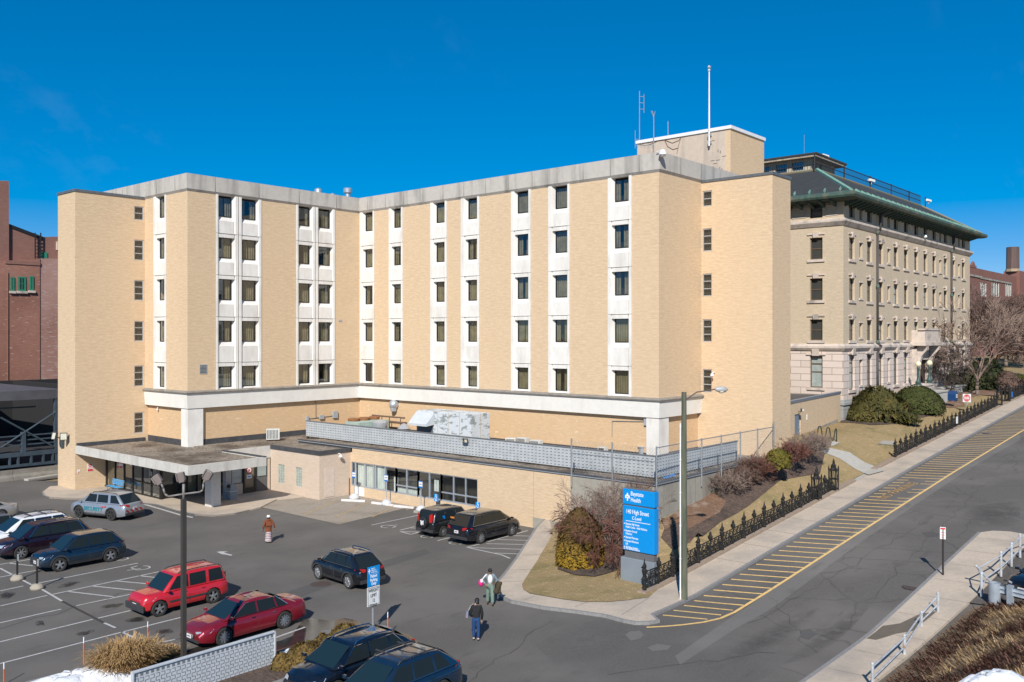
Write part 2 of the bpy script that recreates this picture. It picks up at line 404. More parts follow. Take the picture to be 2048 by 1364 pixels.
def window(f, a0, a1, z0, z1, dep, par, kind='plain', fm=STEEL, gl=None, cm=None, seed=0, bars=(), vbars=(), fw=.06, name='window'):
    r = random.Random(seed*77+int(z0*10)); m = MB()
    f.box(m, a0, a0+fw, -dep-.02, -dep+.05, z0, z1); f.box(m, a1-fw, a1, -dep-.02, -dep+.05, z0, z1)
    f.box(m, a0+fw, a1-fw, -dep-.02, -dep+.05, z0, z0+fw); f.box(m, a0+fw, a1-fw, -dep-.02, -dep+.05, z1-fw, z1)
    for b in bars: f.box(m, a0+fw, a1-fw, -dep-.015, -dep+.06, z0+(z1-z0)*b-.035, z0+(z1-z0)*b+.035)
    for b in vbars: f.box(m, a0+(a1-a0)*b-.03, a0+(a1-a0)*b+.03, -dep-.012, -dep+.055, z0+fw, z1-fw)
    o = m.build(name, fm, par)
    g = MB(); g.poly(f.pt(a0,-dep,z0), f.pt(a1,-dep,z0), f.pt(a1,-dep,z1), f.pt(a0,-dep,z1)); 
    q = g.build('pane', gl or GLASS, None, world=False); q.parent = o
    if kind != 'none':
        c = MB(); W = a1-a0; t = r.random()
        if kind == 'full' or t < .62: spans = [(0,1)]
        elif t < .80: spans = [(0,.05+.4*r.random()),(.55+.05*r.random(),1)]
        elif t < .9: spans = [(.35+.3*r.random(),1)]
        else: spans = [(0,.25+.1*r.random()),(.6+.1*r.random(),1)]
        if kind == 'plain' and .45 < t < .5: spans = [(0,.46),(.52,1)]
        for (u0,u1) in spans:
            n = max(3, int((u1-u0)*W/.11)); pts = [(a0+W*(u0+(u1-u0)*i/n), -dep-.16-(.075 if i%2 else 0)+.02*r.random()) for i in range(n+1)]
            for (p,q2) in zip(pts, pts[1:]): c.poly(f.pt(p[0],p[1],z0), f.pt(q2[0],q2[1],z0), f.pt(q2[0],q2[1],z1), f.pt(p[0],p[1],z1))
        q = c.build('curtain', cm or CURT, None, world=False); q.parent = o
    return o
for key, (f, bl) in bays.items():
    holes = []
    for (a, b, c, d) in bl:
        s0, s1 = f.s(a), f.s(b)
        if holes and s0 - holes[-1][1] < .3: holes[-1] = (holes[-1][0], s1, ZB1, 26.6)
        else: holes.append((s0, s1, ZB1, 26.6))
    f.wall(wm, ZB1, 26.6, holes, .5, mi=0, mir=1, mib=1)
    for bi, (a, b, c, d) in enumerate(bl):
        s0, s1, w0, w1 = f.s(a)+.02, f.s(b)-.02, f.s(c), f.s(d)
        if key == 'r': w1 -= .04
        m = MB(); pr = .07; dw = -.34
        for (e0, e1, g) in ((s0, s0+.55*(w0-s0), w0), (s1, s1-.55*(s1-w1), w1)):
            pl = [f.pt(e0,pr,0)[:2], f.pt(e1,pr,0)[:2], f.pt(g,dw,0)[:2], f.pt(e0,dw,0)[:2]]
            m.prism(pl, ZB1+.05, ZPB+.1)
        zz = [(ZB1+.05, None)]
        for k, (z0, z1) in enumerate(rows):
            nz = rows[k+1][1] if k < 4 else ZB1+.05
            # sloped sill, recessed panel, lip above the next window
            t = nz+.34 if k < 4 else nz
            f.prof(m, w0-.1, w1+.1, [(dw,z0),(-.03,z0-.42),(-.03,t+.05),(-.03,t-.02) if k==4 else (.045,t-.02),(.045,nz),(dw,nz)] if k < 4 else [(dw,z0),(.0,z0-.2),(.0,nz),(dw,nz)])
            if k < 4:
                m.mi = 1; f.box(m, s0, s1, dw, pr+.004, t+.005, t+.035); m.mi = 0
        m.build('precast_strip', [PREC, JNT], bld)
        for k, (z0, z1) in enumerate(rows):
            kind = 'plain'; fu = rnd.random()
            window(f, w0, w1, z0, z1, .30, bld, kind, seed=bi*13+k+ord(key), fm=BRONZE, gl=GLASS, cm=CURT, fw=.05, vbars=())
# plain walls of towers
TF = [(f_tw, (268.5, 287.5), [(24.5,25.8),(20.75,22.67),(17.0,18.9),(13.2,15.1),(9.0,10.95),(4.64,6.6)]),
      (f_tr, (1405, 1424), [(24.5,25.8),(20.75,22.67),(17.0,18.9),(13.2,15.1),(9.0,10.95)])]
for f, (a, b), wl in TF:
    s0, s1 = f.s(a), f.s(b)
    f.wall(wm, 0, ZT, [(s0, s1, z0, z1) for z0, z1 in wl], .12, mi=0, mir=0, mib=1)
    for i, (z0, z1) in enumerate(wl):
        window(f, s0, s1, z0, z1, .10, bld, 'full', fm=ALU, gl=GLASS, cm=mat('dim_shade', (.10,.085,.065), (.06,.05,.04)), seed=i, bars=(.5,) if i == 0 else (.34,.67), fw=.09)
for f in (f_twl, f_trr): f.wall(wm, 0, ZT, [], 0)
f_trb.wall(wm, 0, ZT, [], 0)
f_end.wall(wm, ZB1, 26.6, [], 0)
Fac((41.41,81.33),(41.8,81.33)).wall(wm, 0, ZB0+.05, [], 0); Fac((67.44,37.8),(67.44,37.37)).wall(wm, 0, ZB0+.05, [], 0)
wm.build('wall', [TAN, INT], bld)
# roofs and hidden backs
m = MB()
m.prism([(41.5,73.8),(60.9,73.8),(60.9,37.5),(82,37.5),(82,96),(41.5,96)], 26.7, 27.3)
m.build('roof', GRAV, bld)
m = MB(); m.box(41.5,95.5,0,82,96,26.7); m.box(81.5,46,0,82,95.5,26.7); m.build('rear_wall', TAN, bld)
# tower copings
for pl in ([(34.93,81.26),(41.41,81.26),(41.41,84.97),(34.93,84.97)], [(67.37,31.02),(70.9,31.02),(70.9,46),(67.37,46)]):
    m = MB(); m.prism(pl, ZT, ZT+.22); m.build('coping', COPE, bld)
# parapet (concrete, sloped soffit) and band
def ring(mb, prof, pts):
    # sweep (out, z) profile along polyline with mitred corners; outward is to the right
    n = len(pts); rings = []
    for i, p in enumerate(pts):
        p = Vector(p)
        def nn(a, b):
            d = (Vector(b)-Vector(a)).normalized(); return Vector((d.y, -d.x))
        if i == 0: nv = nn(pts[0], pts[1])
        elif i == n-1: nv = nn(pts[-2], pts[-1])
        else:
            a = nn(pts[i-1], pts[i]); b = nn(pts[i], pts[i+1]); nv = (a+b)/(1+a.dot(b))
        rings.append([(p.x+nv.x*o, p.y+nv.y*o, z) for o, z in prof])
    k = len(prof)
    for i in range(n-1):
        for j in range(k):
            mb.poly(rings[i][j], rings[i+1][j], rings[i+1][(j+1)%k], rings[i][(j+1)%k])
    mb.poly(*rings[0][::-1]); mb.poly(*rings[-1])
m = MB()
ring(m, [(-.5,26.5),(.0,26.5),(.16,26.72),(.20,ZTOP),(-.5,ZTOP)], [(41.41,95),(41.41,73.67),(60.74,73.67),(60.74,37.37),(82,37.37)])
m.mi = 1
def joints(f, lo, hi, z0, z1, o, st, off=0, mm=m):
    a = lo+off
    while a < hi: f.box(mm, a-.012, a+.012, o-.3, o+.006, z0, z1); a += st
fb = Fac((41.41, 95), (41.41, 73.67)); joints(fb, 3, 21, 26.75, ZTOP-.02, .195, 3.3)
joints(f_left, 0, 19, 26.75, ZTOP-.02, .195, 4.55, 2.6); joints(f_right, 0, 36, 26.75, ZTOP-.02, .195, 2.75, 1.6); joints(Fac((60.74,37.37),(82,37.37)), 0, 21, 26.75, ZTOP-.02, .195, 3.3, 3)
m.build('parapet', [PARA, JNT], bld)
m = MB()
pts = [(41.41,81.3),(41.41,73.67),(60.74,73.67),(60.74,37.37),(67.42,37.37)]
ring(m, [(-.6,ZB0),(.02,ZB0),(.12,ZB1-.02),(-.6,ZB1-.02)], pts)
m.mi = 1
joints(f_side, 0, 7, ZB0+.02, ZB1-.05, .08, 2.4, 2.2); joints(f_left, 0, 19, ZB0+.02, ZB1-.05, .08, 2.72, 2.0); joints(f_right, 0, 36, ZB0+.02, ZB1-.05, .08, 2.05, 1.5); joints(f_end, 0, 6, ZB0+.02, ZB1-.05, .08, 2.6, 2.2)
m.build('band_course', [BAND, JNT], bld)
m = MB(); ring(m, [(-.2,ZB1-.02),(.24,ZB1-.02),(.28,ZB1+.08),(.24,ZB1+.18),(.003,ZB1+.24),(-.2,ZB1+.24)], pts)
m.build('ledge_moulding', concmat('ledge_concrete', (.30,.27,.23), (.24,.215,.185), (.12,.11,.1), .5), bld)
# recessed lower storey
m = MB(); q = .34
lowp = [(41.41+q,81.33),(41.41+q,73.67+q),(60.74+q,73.67+q),(60.74+q,37.37+q),(67.44,37.37+q)]
for a, b in zip(lowp, lowp[1:]): Fac(a, b).wall(m, 0, ZB0+.05, [], 0)
m.build('lower_wall', TANS, bld)
for (x, y) in ((41.41,73.67),(60.74,37.37)):
    m = MB(); m.box(x+.06, y+.06, 3.6, x+1.55, y+1.2, ZB0+.02); m.build('corner_column', PREC, bld)
# base flashing where the wall meets the low roofs
m = MB()
for a, b in zip(lowp, lowp[1:]):
    f = Fac(a, b); f.box(m, -.02, f.L+.02, -.1, .05, 3.9, 4.42)
m.build('roof_flashing', FLASH, bld)
# louvre, small fittings on the walls
m = MB(); s = f_left.s(406); zc = f_left.z(406, 738)
f_left.box(m, s-.36, s+.36, .0, .05, zc-.42, zc+.42); m.mi = 1
for i in range(6): f_left.box(m, s-.3, s+.3, .02, .07, zc-.33+i*.12, zc-.28+i*.12)
m.build('louvre', [STEEL, DARK], bld)
m = MB(); s = f_left.s(704); zc = f_left.z(704, 612)
m = MB(); s = f_left.s(680); zc = f_left.z(680, 641); f_left.box(m, s-.2, s+.2, 0, .05, zc-.1, zc+.1); m.build('wall_vent', STEEL, bld)
# stains in the band at the inner corner
# ---------------------------------------------------------------- penthouse
Xp = None
yq = 38.6; xq, dq = onY(1461, yq); zt = zat(250.6, dq); x1, _ = onY(1528, yq); y1, _ = onX(1274.5, xq)
ph = thing('rooftop_penthouse', 'tan brick rooftop penthouse with bright white coping', 'penthouse', (xq, yq, 27.3))
m = MB(); PF = Fac((xq, y1), (xq, yq)); PR = Fac((xq, yq), (x1, yq))
PR.wall(m, 27.3, zt-.3, [], 0); PF.wall(m, 27.3, zt-.3, [], 0, a0=PF.L-.55); Fac((x1,yq),(x1,y1)).wall(m, 27.3, zt-.3, [], 0); Fac((x1,y1),(xq,y1)).wall(m, 27.3, zt-.3, [], 0)
m.build('brick_wall', TAN, ph)
m = MB(); PF.wall(m, 27.3, zt-.3, [], 0, a1=PF.L-.55)
pm = concmat('patched_block', (.56,.47,.38), (.50,.41,.33), (.34,.29,.24), .7)
m.mi = 1; r = random.Random(5)
for i in range(34):
    a = PF.L-.65-abs(r.gauss(0,.9)); z = 27.6+abs(r.gauss(0,1.3)); 
    if a > 1 and z < zt-.8:
        if r.random() < .5: PF.box(m, a-.2, a+.2, -.01, .012, z, z+.04)
        else: PF.box(m, a-.025, a+.025, -.01, .012, z, z+.25)
m.build('patched_wall', [pm, mat('tar_mark', (.05,.045,.045))], ph)
m = MB(); m.prism([(xq-.12,yq-.12),(x1+.12,yq-.12),(x1+.12,y1+.12),(xq-.12,y1+.12)], zt-.3, zt); m.build('coping', WCOPE, ph)
# hanging cables
m = MB()
def cable(f, pts, r=.02, o=.04): return [f.pt(f.s(px), o, f.z(px, py)) for px, py in pts]
m.tube(cable(PF, [(1276,287),(1290,291),(1302,288),(1318,281),(1330,280),(1345,286),(1358,281),(1362,275),(1358,290),(1354,308)]), .022, 4)
m.tube(cable(PF, [(1330,281),(1336,293),(1346,299),(1356,296)]), .022, 4); m.build('cable', mat('cable_brown', (.2,.1,.05)), ph)
# flagpole on its wall
u = 1421.5; s = PF.s(u); b0 = PF.z(u, 293); t0 = PF.z(u, 140)
fp = thing('flagpole', 'tall bare white flagpole with a ball finial fixed to the penthouse wall', 'flagpole', PF.pt(s, .3, b0))
m = MB(); p = PF.pt(s, .3, 0); m.cyl((p[0],p[1],b0), (p[0],p[1],t0), .09, .055, 10); m.build('pole', WHITE, fp)
m = MB(); m.ball((p[0],p[1],t0+.2), .17); m.cyl((p[0],p[1],t0-.15),(p[0],p[1],t0), .14, .14, 8); m.build('finial', ALU, fp)
m = MB(); 
for z in (b0+.35, PF.z(u, 270)): m.obox(PF.pt(s,.15,z), (1,0,0), (0,1,0), (0,0,1), .2, .12, .12)
m.build('bracket', ALU, fp)
def mast(px, pyb, pyt, Y, label, typ):
    x, D = onY(px, Y); zb, z1 = 27.2, zat(pyt, D)
    t = thing('radio_antenna', label, 'antenna', (x, Y, zb))
    m = MB(); m.cyl((x,Y,zb),(x,Y,z1), .05, .035, 6); m.build('mast', mat('antenna_grey', (.34,.34,.35)), t)
    m = MB()
    if typ == 0:
        for i in range(3):
            z = z1-.6-i*.7; m.cyl((x,Y,z),(x+.45,Y-.3,z), .025, n=4)
        m.cyl((x+.45,Y-.3,z1-2.4),(x+.45,Y-.3,z1-.3), .03, n=4); m.cyl((x-.4,Y+.3,z1-6.4),(x-.4,Y+.3,z1-4.4), .03, n=4); m.cyl((x,Y,z1-5.4),(x-.4,Y+.3,z1-5.4), .025, n=4)
        m.ball((x,Y,z1-6.8), .2)
    elif typ == 1:
        m.cyl((x-1.2,Y+1.2,z1-3.0),(x,Y,z1-2.9), .035, n=4)
        for i in range(5): m.cyl((x-1.1+i*.25,Y+1.1-i*.25,z1-3.25),(x-1.1+i*.25,Y+1.1-i*.25,z1-2.75), .02, n=4)
        for i in range(4): m.cyl((x,Y,z1-.2-i*.08),(x+.25*math.cos(i),Y+.25*math.sin(i),z1+.35), .02, n=4)
    else: m.cyl((x,Y,z1),(x,Y,z1+.1), .02, n=4)
    m.build('aerial', mat('antenna_grey', (.34,.34,.35)), t)
mast(1279, 280, 182, 55, 'tallest roof antenna, grey mast with side dipoles left of the penthouse', 0)
mast(1307.5, 303, 229, 46, 'middle roof antenna with a small side yagi', 1)
mast(1336, 271, 244, 49, 'short thin bare whip antenna nearest the flagpole', 2)
# roof ventilators and camera
for (px, py, Y, r0, lb, hh) in ((636.5,377,80,.55,'low round metal roof vent cap, leftmost of three on the parapet',.75),(665,387,80,.4,'lowest round vent cap barely showing over the parapet, in the middle of three',.35),(695.5,377,80,.5,'mushroom shaped metal roof vent on a pipe near the inner corner',1.0)):
    x, D = onY(px, Y); z = zat(py, D); t = thing('roof_vent', lb, 'vent', (x, Y, 27.3), group='vents on the hospital roof')
    m = MB(); m.lathe((x,Y,0), [(r0*.6,27.2),(r0*.6,z-hh*.5)], 14); m.build('pipe', ALU, t, smooth=40)
    m = MB(); m.lathe((x,Y,z), [(r0*.95,-.5),(r0*1.0,-.1),(r0*.8,.03),(0.02,.05)] if hh > .9 else [(r0*.8,-.5),(r0*.75,-.1),(r0*.3,.03)], 16); m.build('cap', ALU, t, smooth=40)
# security cameras / flood lights
def camthing(f, px, py, o, label, r=.2, z=None, col=None):
    s = f.s(px); zz = f.z(px, py); p = Vector(f.pt(s, o, zz)); t = thing('security_camera', label, 'camera', p)
    m = MB(); b = Vector(f.pt(s, 0, zz+.2)); m.tube([b, b+(p-b)*.6+Vector((0,0,.15)), p+Vector((0,0,r))], .04, 6); m.build('bracket', WHITE, t)
    m = MB(); m.ball(p, r, sc=(1,1,.9)); m.cyl(p+Vector((0,0,-r*.3)), p+Vector((0,0,r*.9)), r*1.05, r*.7, 10); m.build('housing', col or WHITE, t)
camthing(f_end, 1313, 309, .55, 'white camera on the roof corner parapet', .3)
camthing(f_tr, 1430, 750, .5, 'small white camera beside the bottom window of the right stair tower', .15)
camthing(Fac((41.75,81.33),(41.75,74.01)), 318.5, 819, .2, 'tiny white camera on the recessed wall under the white band', .09)
# ---------------------------------------------------------------- one storey clinic wing
clin = thing('clinic_wing', 'low one storey tan brick wing with a ribbon of windows and a gravel roof', 'building', (50, 50, 0))
XL = 49.7; LW = Fac((XL, 61.4), (XL, 30.95)); LR = Fac((XL, 30.95), (67.4, 30.95)); ZR = 4.22
sc = LW.s(1141)
mxs = [702.8, 710, 729, 746.5, 750, 769.5, 791.3, 812.6, 835, 858, 881.5, 906.3, 930.5, 955]
zt0 = LW.z(703, 922.7); zb0 = LW.z(703.4, 971); s0, s1 = LW.s(702.9), LW.s(955)
m = MB(); m.mi = 0
LW.wall(m, 0, ZR-.1, [(s0, s1, zb0, zt0)], .18, a1=sc, mi=0, mir=1, mib=2)
m.build('wall', [TAN, STEEL, INT], clin)
m = MB(); LW.wall(m, 0, ZR-.1, [], 0, a0=sc); LR.wall(m, 0, ZR-.1, [], 0)
r = random.Random(2)
m.mi = 1
for f, a in ((LR, 1.2), (LR, 5.3), (LR, 9.4), (LR, 13)): f.box(m, a, a+.02, -.05, .003, 1.5, ZR-.12)
m.build('concrete_wall', [WALLC, DARK], clin)
m = MB(); m.prism([(XL+.05,68.9),(60.9,68.9),(60.9,37.5),(67.4,37.5),(67.4,31),(XL+.05,31)], 3.6, 4.08); m.build('roof', GRAV, clin)
m = MB()
for f, a0, a1 in ((Fac((XL,68.9),(XL,30.95)), 0, 37.7), (LR, -.06, 17.6)):
    f.box(m, a0, a1, -.25, .06, ZR-.14, ZR+.03)
m.mi = 1
for f, a0, a1 in ((Fac((XL,68.9),(XL,30.95)), 0, 38.01), (LR, -.06, 17.6)): f.box(m, a0, a1, .06, .09, ZR-.12, ZR-.06)
m.mi = 0; m.box(XL, 68.9, 3.7, XL+.2, 61.2, ZR-.1)
m.build('roof_edge', [FLASH, ALU], clin)
def ribbon(i0, i1, tr, cur, name='window'):
    a0, a1 = LW.s(mxs[i0]), LW.s(mxs[i1]); g = MB(); fr = MB(); dep = .12
    for i in range(i0, i1+1):
        a = LW.s(mxs[i]); LW.box(fr, a-.05, a+.05, -dep, -dep+.1, zb0, zt0)
    LW.box(fr, a0+.05, a1-.05, -dep, -dep+.08, zb0, zb0+.1); LW.box(fr, a0+.05, a1-.05, -dep, -dep+.08, zt0-.07, zt0)
    if tr: LW.box(fr, a0+.05, a1-.05, -dep, -dep+.09, zb0+.62, zb0+.72)
    o = fr.build(name, ALU, clin)
    g.poly(LW.pt(a0,-dep+.01,zb0), LW.pt(a1,-dep+.01,zb0), LW.pt(a1,-dep+.01,zt0), LW.pt(a0,-dep+.01,zt0)); q = g.build('pane', GLASSL if cur else GLASS, None, world=False); q.parent = o
    if cur:
        c = MB(); 
        for u0, u1, z0, z1 in cur:
            A0, A1 = a0+(a1-a0)*u0, a0+(a1-a0)*u1; n = max(2, int((A1-A0)/.12))
            for k in range(n):
                b0, b1 = A0+(A1-A0)*k/n, A0+(A1-A0)*(k+1)/n; d0 = -dep-.15-(.04 if k%2 else 0); d1 = -dep-.15-(0 if k%2 else .04)
                c.poly(LW.pt(b0,d0,zb0+z0), LW.pt(b1,d1,zb0+z0), LW.pt(b1,d1,zb0+z1), LW.pt(b0,d0,zb0+z1))
        q = c.build('curtain', CURTL, None, world=False); q.parent = o
hh = zt0-zb0
ribbon(0, 3, False, [(.2, 1, 0, hh)]); ribbon(4, 6, False, [(0, .45, 0, hh), (.8,1,0,hh*.6)]); ribbon(6, 8, True, [(0, 1, 0, .45)]); ribbon(8, 10, False, [(.62,.8,.6,1.5)]); ribbon(10, 13, True, None)
m = MB(); LW.box(m, LW.s(710.5), LW.s(728.5), 0, .05, .05, zb0-.02); m.build('white_door', WHITE, clin)
m = MB(); a = LW.s(1066); LW.box(m, a, sc, 0, .02, -.05, .75); m.build('plinth', WALLC, clin)
m = MB()
for px in (873+22, 912, 1067): a = LW.s(px); LW.box(m, a, a+.02, 0, .004, .1 if px < 1000 else .6, zb0-.1 if px < 1000 else ZR-.2)
m.build('wall_joint', mat('joint_brown', (.3,.2,.13)), clin)
# ---------------------------------------------------------------- block with glass block windows
blk = thing('entrance_block', 'small pinkish painted brick block with two glass block windows and black roof edge', 'building', (46.4, 61.4, 0))
BL = Fac((46.4, 68.4), (46.4, 61.4)); BF = Fac((46.4, 61.4), (49.7, 61.4))
m = MB(); gl = [(556.5, 568.7, 928, 965), (592, 604, 934, 972)]
hs_ = [(BL.s(a), BL.s(b), BL.z(a, d), BL.z(a, c)) for a, b, c, d in gl]
BL.wall(m, 0, 3.75, hs_, .08); BF.wall(m, 0, 3.75, [], 0); m.build('wall', PINK, blk)
GB = mat('glass_block', (.38,.46,.42), (.22,.30,.27), sc=3, rough=.2)
for (a0, a1, z0, z1) in hs_:
    m = MB(); BL.box(m, a0, a1, -.1, -.05, z0, z1); m.mi = 1
    for i in range(1, 3): BL.box(m, a0+(a1-a0)*i/3-.015, a0+(a1-a0)*i/3+.015, -.08, -.03, z0, z1)
    for i in range(1, 7): BL.box(m, a0, a1, -.08, -.028, z0+(z1-z0)*i/7-.015, z0+(z1-z0)*i/7+.015)
    m.build('glass_block_window', [GB, mat('mortar', (.5,.48,.42))], blk)
m = MB(); m.mi=0; BL.box(m, 0, 6.8, -.2, .06, 3.72, 4.07); BF.box(m, -.06, 3.3, -.2, .06, 3.72, 4.07); m.build('roof_edge', FLASH, blk)
m = MB(); m.prism([(46.5,61.5),(49.7,61.5),(49.7,68.9),(61,68.9),(61,74),(42,74),(42,68.5),(46.5,68.5)], 3.5, 3.92); m.build('roof', GRAV, blk)
m = MB(); BF.box(m, .55, 1.55, 0, .03, .15, 2.6); m.build('filled_doorway', mat('pale_fill', (.63,.52,.43)), blk)
# ---------------------------------------------------------------- canopy
cano = thing('entrance_canopy', 'flat concrete entrance canopy with gravel top on a white pillar', 'canopy', (38, 70, 0))
XC = 41.8; YC = 62.2; XE = 35.0; ZC = 4.0
m = MB()
m.prism([(XE+.1,YC+.1),(XC-.1,YC+.1),(XC-.1,68.4),(XC-.1,81.3),(XE+.1,81.3)], 3.55, 3.88); m.build('roof', GRAV, cano)
m = MB()
for f in (Fac((XE,81.3),(XE,YC)), Fac((XE,YC),(XC,YC)), Fac((XC,YC),(XC,68.4))):
    f.box(m, 0 if f.P.y>70 else .22, f.L, -.22, 0, 3.3, ZC)
Fac((XC,68.4),(46.4,68.4)).box(m, 0, 4.6, -.2, 0, 2.95, ZC-.02)
m.build('fascia', FASC, cano)
m = MB(); m.box(XE+.2,YC+.2,3.42,XC-.1,81.2,3.5); m.build('soffit', mat('soffit_grey', (.33,.31,.29)), cano)
m = MB(); f = Fac((XC,YC),(XC,68.4)); f.box(m, 0.0, f.L, -.26, .03, ZC-.02, ZC+.06); 
fy = Fac((XE,81.33),(41.4,81.33)); fy.box(m, .1, 6.4, 0, .07, ZC-.1, ZC+.22)
m.build('edge_flashing', FLASH, cano)
p = gp(422, 1017); q = .43
m = MB(); m.prism([(p.x-.05,p.y-.05),(p.x+.85,p.y-.05),(p.x+.85,p.y+.85),(p.x-.05,p.y+.85)], .1, 3.45); m.build('pillar', mat('white_pillar', (.66,.64,.6), (.6,.58,.54), sc=3), cano, bevel=.03)
p2 = (41.3, 67.3)
m = MB(); m.box(p2[0], p2[1], .1, p2[0]+.5, p2[1]+.5, 3.45); m.build('column', mat('grey_column', (.42,.42,.43)), cano)
# glass vestibule
ves = thing('entrance_vestibule', 'dark bronze framed glass vestibule under the concrete canopy', 'vestibule', (37.6, 71.2, 0))
V1 = Fac((37.6, 81.3), (37.6, 71.2)); V2 = Fac((37.6, 71.2), (42.5, 71.2))
fr = MB(); V1.box(fr, 0, V1.L, -.1, 0, .1, .22); V1.box(fr, 0, V1.L, -.1, 0, 3.2, 3.42); V1.box(fr, V1.s(248), V1.L, -.09, 0.01, 1.15, 1.27)
for px in (212.5,229.7,248,265,284,302,322.0): a = V1.s(px); V1.box(fr, a-.07, a+.07, -.12, .02, .1, 3.42)
for a in (0, 1.5, 2.4, 3.3, 4.7): V2.box(fr, a-.06, a+.06, -.12, .02, .1, 3.42)
V2.box(fr, 0, V2.L, -.1, 0, 3.1, 3.42); V2.box(fr, 0, 1.5, -.1, 0, .1, 1.2)
fr.build('frame', BRONZE, ves)
g = MB(); g.poly(V1.pt(0,-.05,.2), V1.pt(V1.L,-.05,.2), V1.pt(V1.L,-.05,3.2), V1.pt(0,-.05,3.2)); g.build('side_glass', GLASSL, ves)
g = MB(); g.poly(V2.pt(0,-.05,.2), V2.pt(3.3,-.05,.2), V2.pt(3.3,-.05,3.2), V2.pt(0,-.05,3.2)); g.build('front_glass', GLASS, ves)
m = MB(); m.box(41.2,71.4,.1,41.4,81.2,3.4); m.build('inner_wall', TAN, ves)
m = MB(); V1.box(m, V1.s(252), V1.s(262), -1.6, -1.4, .2, 2.9); V1.box(m, V1.s(266), V1.s(282), -2.6, -2.4, .2, 2.6)
m.build('inner_partition', INT, ves)
# storefront at the back of the notch
stf = thing('clinic_entrance', 'storefront wall with a dark glazed door beside a half blinded window', 'entrance', (44, 68.4, 0))
SF = Fac((38.8, 68.45), (46.38, 68.45)); sp = SF.s
m = MB(); a, b = sp(452), sp(463); SF.box(m, a, b, -.2, -.02, .1, 3.0); SF.box(m, sp(535.5), SF.L, -.2, -.02, .1, 3.0); SF.box(m, b, sp(486), -.2, -.02, .1, 1.0)
m.build('wall', PINK, stf)
window(SF, sp(463), sp(486), 1.0, 3.0, .08, stf, 'none', fm=BRONZE, gl=mat('blinded_pane', (.42,.46,.44), (.3,.34,.33), sc=1.3, stretch=(.1,.1,2.5), rough=.2), name='blinded_window')
m = MB(); a, b = sp(487), sp(511.5)
SF.box(m, a, a+.16, -.1, .03, .1, 2.9); SF.box(m, b-.16, b, -.1, .03, .1, 2.9); SF.box(m, a+.16, b-.16, -.1, .03, 2.72, 2.9); SF.box(m, a+.16, b-.16, -.1, .03, .1, .55)
d = m.build('door', BRONZE, stf)
g = MB(); g.poly(SF.pt(a,-.03,.5), SF.pt(b,-.03,.5), SF.pt(b,-.03,2.75), SF.pt(a,-.03,2.75)); q = g.build('pane', mat('brown_pane', (.20,.155,.1), (.15,.12,.08), sc=1, rough=.15), None, world=False); q.parent = d
g = MB(); c = (a+b)/2-.05; mz = 2.05
def disc(mb, f, a, o, z, r, n=18): mb.poly(*[f.pt(a+r*math.cos(2*PI*i/n), o, z+r*math.sin(2*PI*i/n)) for i in range(n)])
disc(g, SF, c, .0, mz, .27); g.mi = 1; disc(g, SF, c, .004, mz, .2); g.mi = 0; disc(g, SF, c, .008, mz, .1); g.mi = 1; SF.box(g, c-.25, c+.25, 0, .01, mz-.72, mz-.38)
g.mi = 2; SF.box(g, c-.16, c+.16, .01, .014, mz-.6, mz-.5)
REDM = mat('sign_red', (.62,.03,.03), rough=.5); BLUEM = mat('sign_blue', (.0,.155,.50), (.0,.15,.48), rough=.45)
q = g.build('door_sticker', [REDM, WHITE, BLUEM], None, world=False); q.parent = d
window(SF, sp(513), sp(534.5), 1.35, 2.95, .06, stf, 'none', fm=BRONZE, gl=mat('green_pane', (.34,.38,.36), (.26,.3,.29), sc=.8, rough=.12), name='side_window')
m = MB(); SF.box(m, sp(513), sp(534.5), -.12, -.02, .1, 1.35); m.build('dark_panel', mat('dark_panel', (.12,.115,.11)), stf)
m = MB(); m.box(38.0, 70.9, .1, 42.6, 71.0, 3.0) if False else None
m = MB(); m.box(42.6, 69.6, .1, 42.8, 74, 3.4); m.box(38.8,74,.1,42.8,74.2,3.4); m.build('inner_wall', mat('inner_dark', (.07,.07,.08)), stf)
m = MB(); m.box(42.0, 69.4, .9, 43.6, 69.5, 2.6); m.mi = 1; m.box(42.0, 69.36, .9, 43.6, 69.4, 1.15); m.build('inner_window', [mat('inner_blue', (.06,.10,.14)), mat('inner_yellow', (.5,.3,.03))], stf)
# signs on the stair tower (small red and white parking notices)
def wallsign(f, px0, px1, py0, py1, label, cols, o=.02, name='wall_sign'):
    a0, a1 = f.s(px0), f.s(px1); z1, z0 = f.z(px0, py0), f.z(px0, py1)
    t = thing(name, label, 'sign', f.pt((a0+a1)/2, 0, z0)); m = MB(); f.box(m, a0, a1, 0, o, z0, z1); m.build('panel', WHITE, t)
    m = MB()
    for (u0,u1,v0,v1) in cols: f.box(m, a0+(a1-a0)*u0, a0+(a1-a0)*u1, o, o+.006, z0+(z1-z0)*v0, z0+(z1-z0)*v1)
    m.build('red_lines', REDM, t)
wallsign(f_tw, 174.3, 186, 928.5, 943.5, 'larger red and white notice on the tan stair tower left of the bench', [(.15,.85,.8,.95),(.3,.7,.6,.72),(.1,.9,.42,.5),(.05,.95,.05,.32)])
wallsign(f_tw, 154.6, 160, 939.5, 946, 'small white notice near the corner of the left stair tower', [(.25,.75,.1,.4)])
wallsign(Fac((37.62,81.3),(37.62,71.2)), 239, 246, 923, 936, 'red and white notice fixed to the vestibule glass', [(.1,.9,.75,.95),(.1,.9,.05,.35)])
wallsign(Fac((37.62,81.3),(37.62,71.2)), 300, 304.3, 942.5, 952, 'white paper notice on a vestibule mullion', [(.3,.7,.1,.15)])
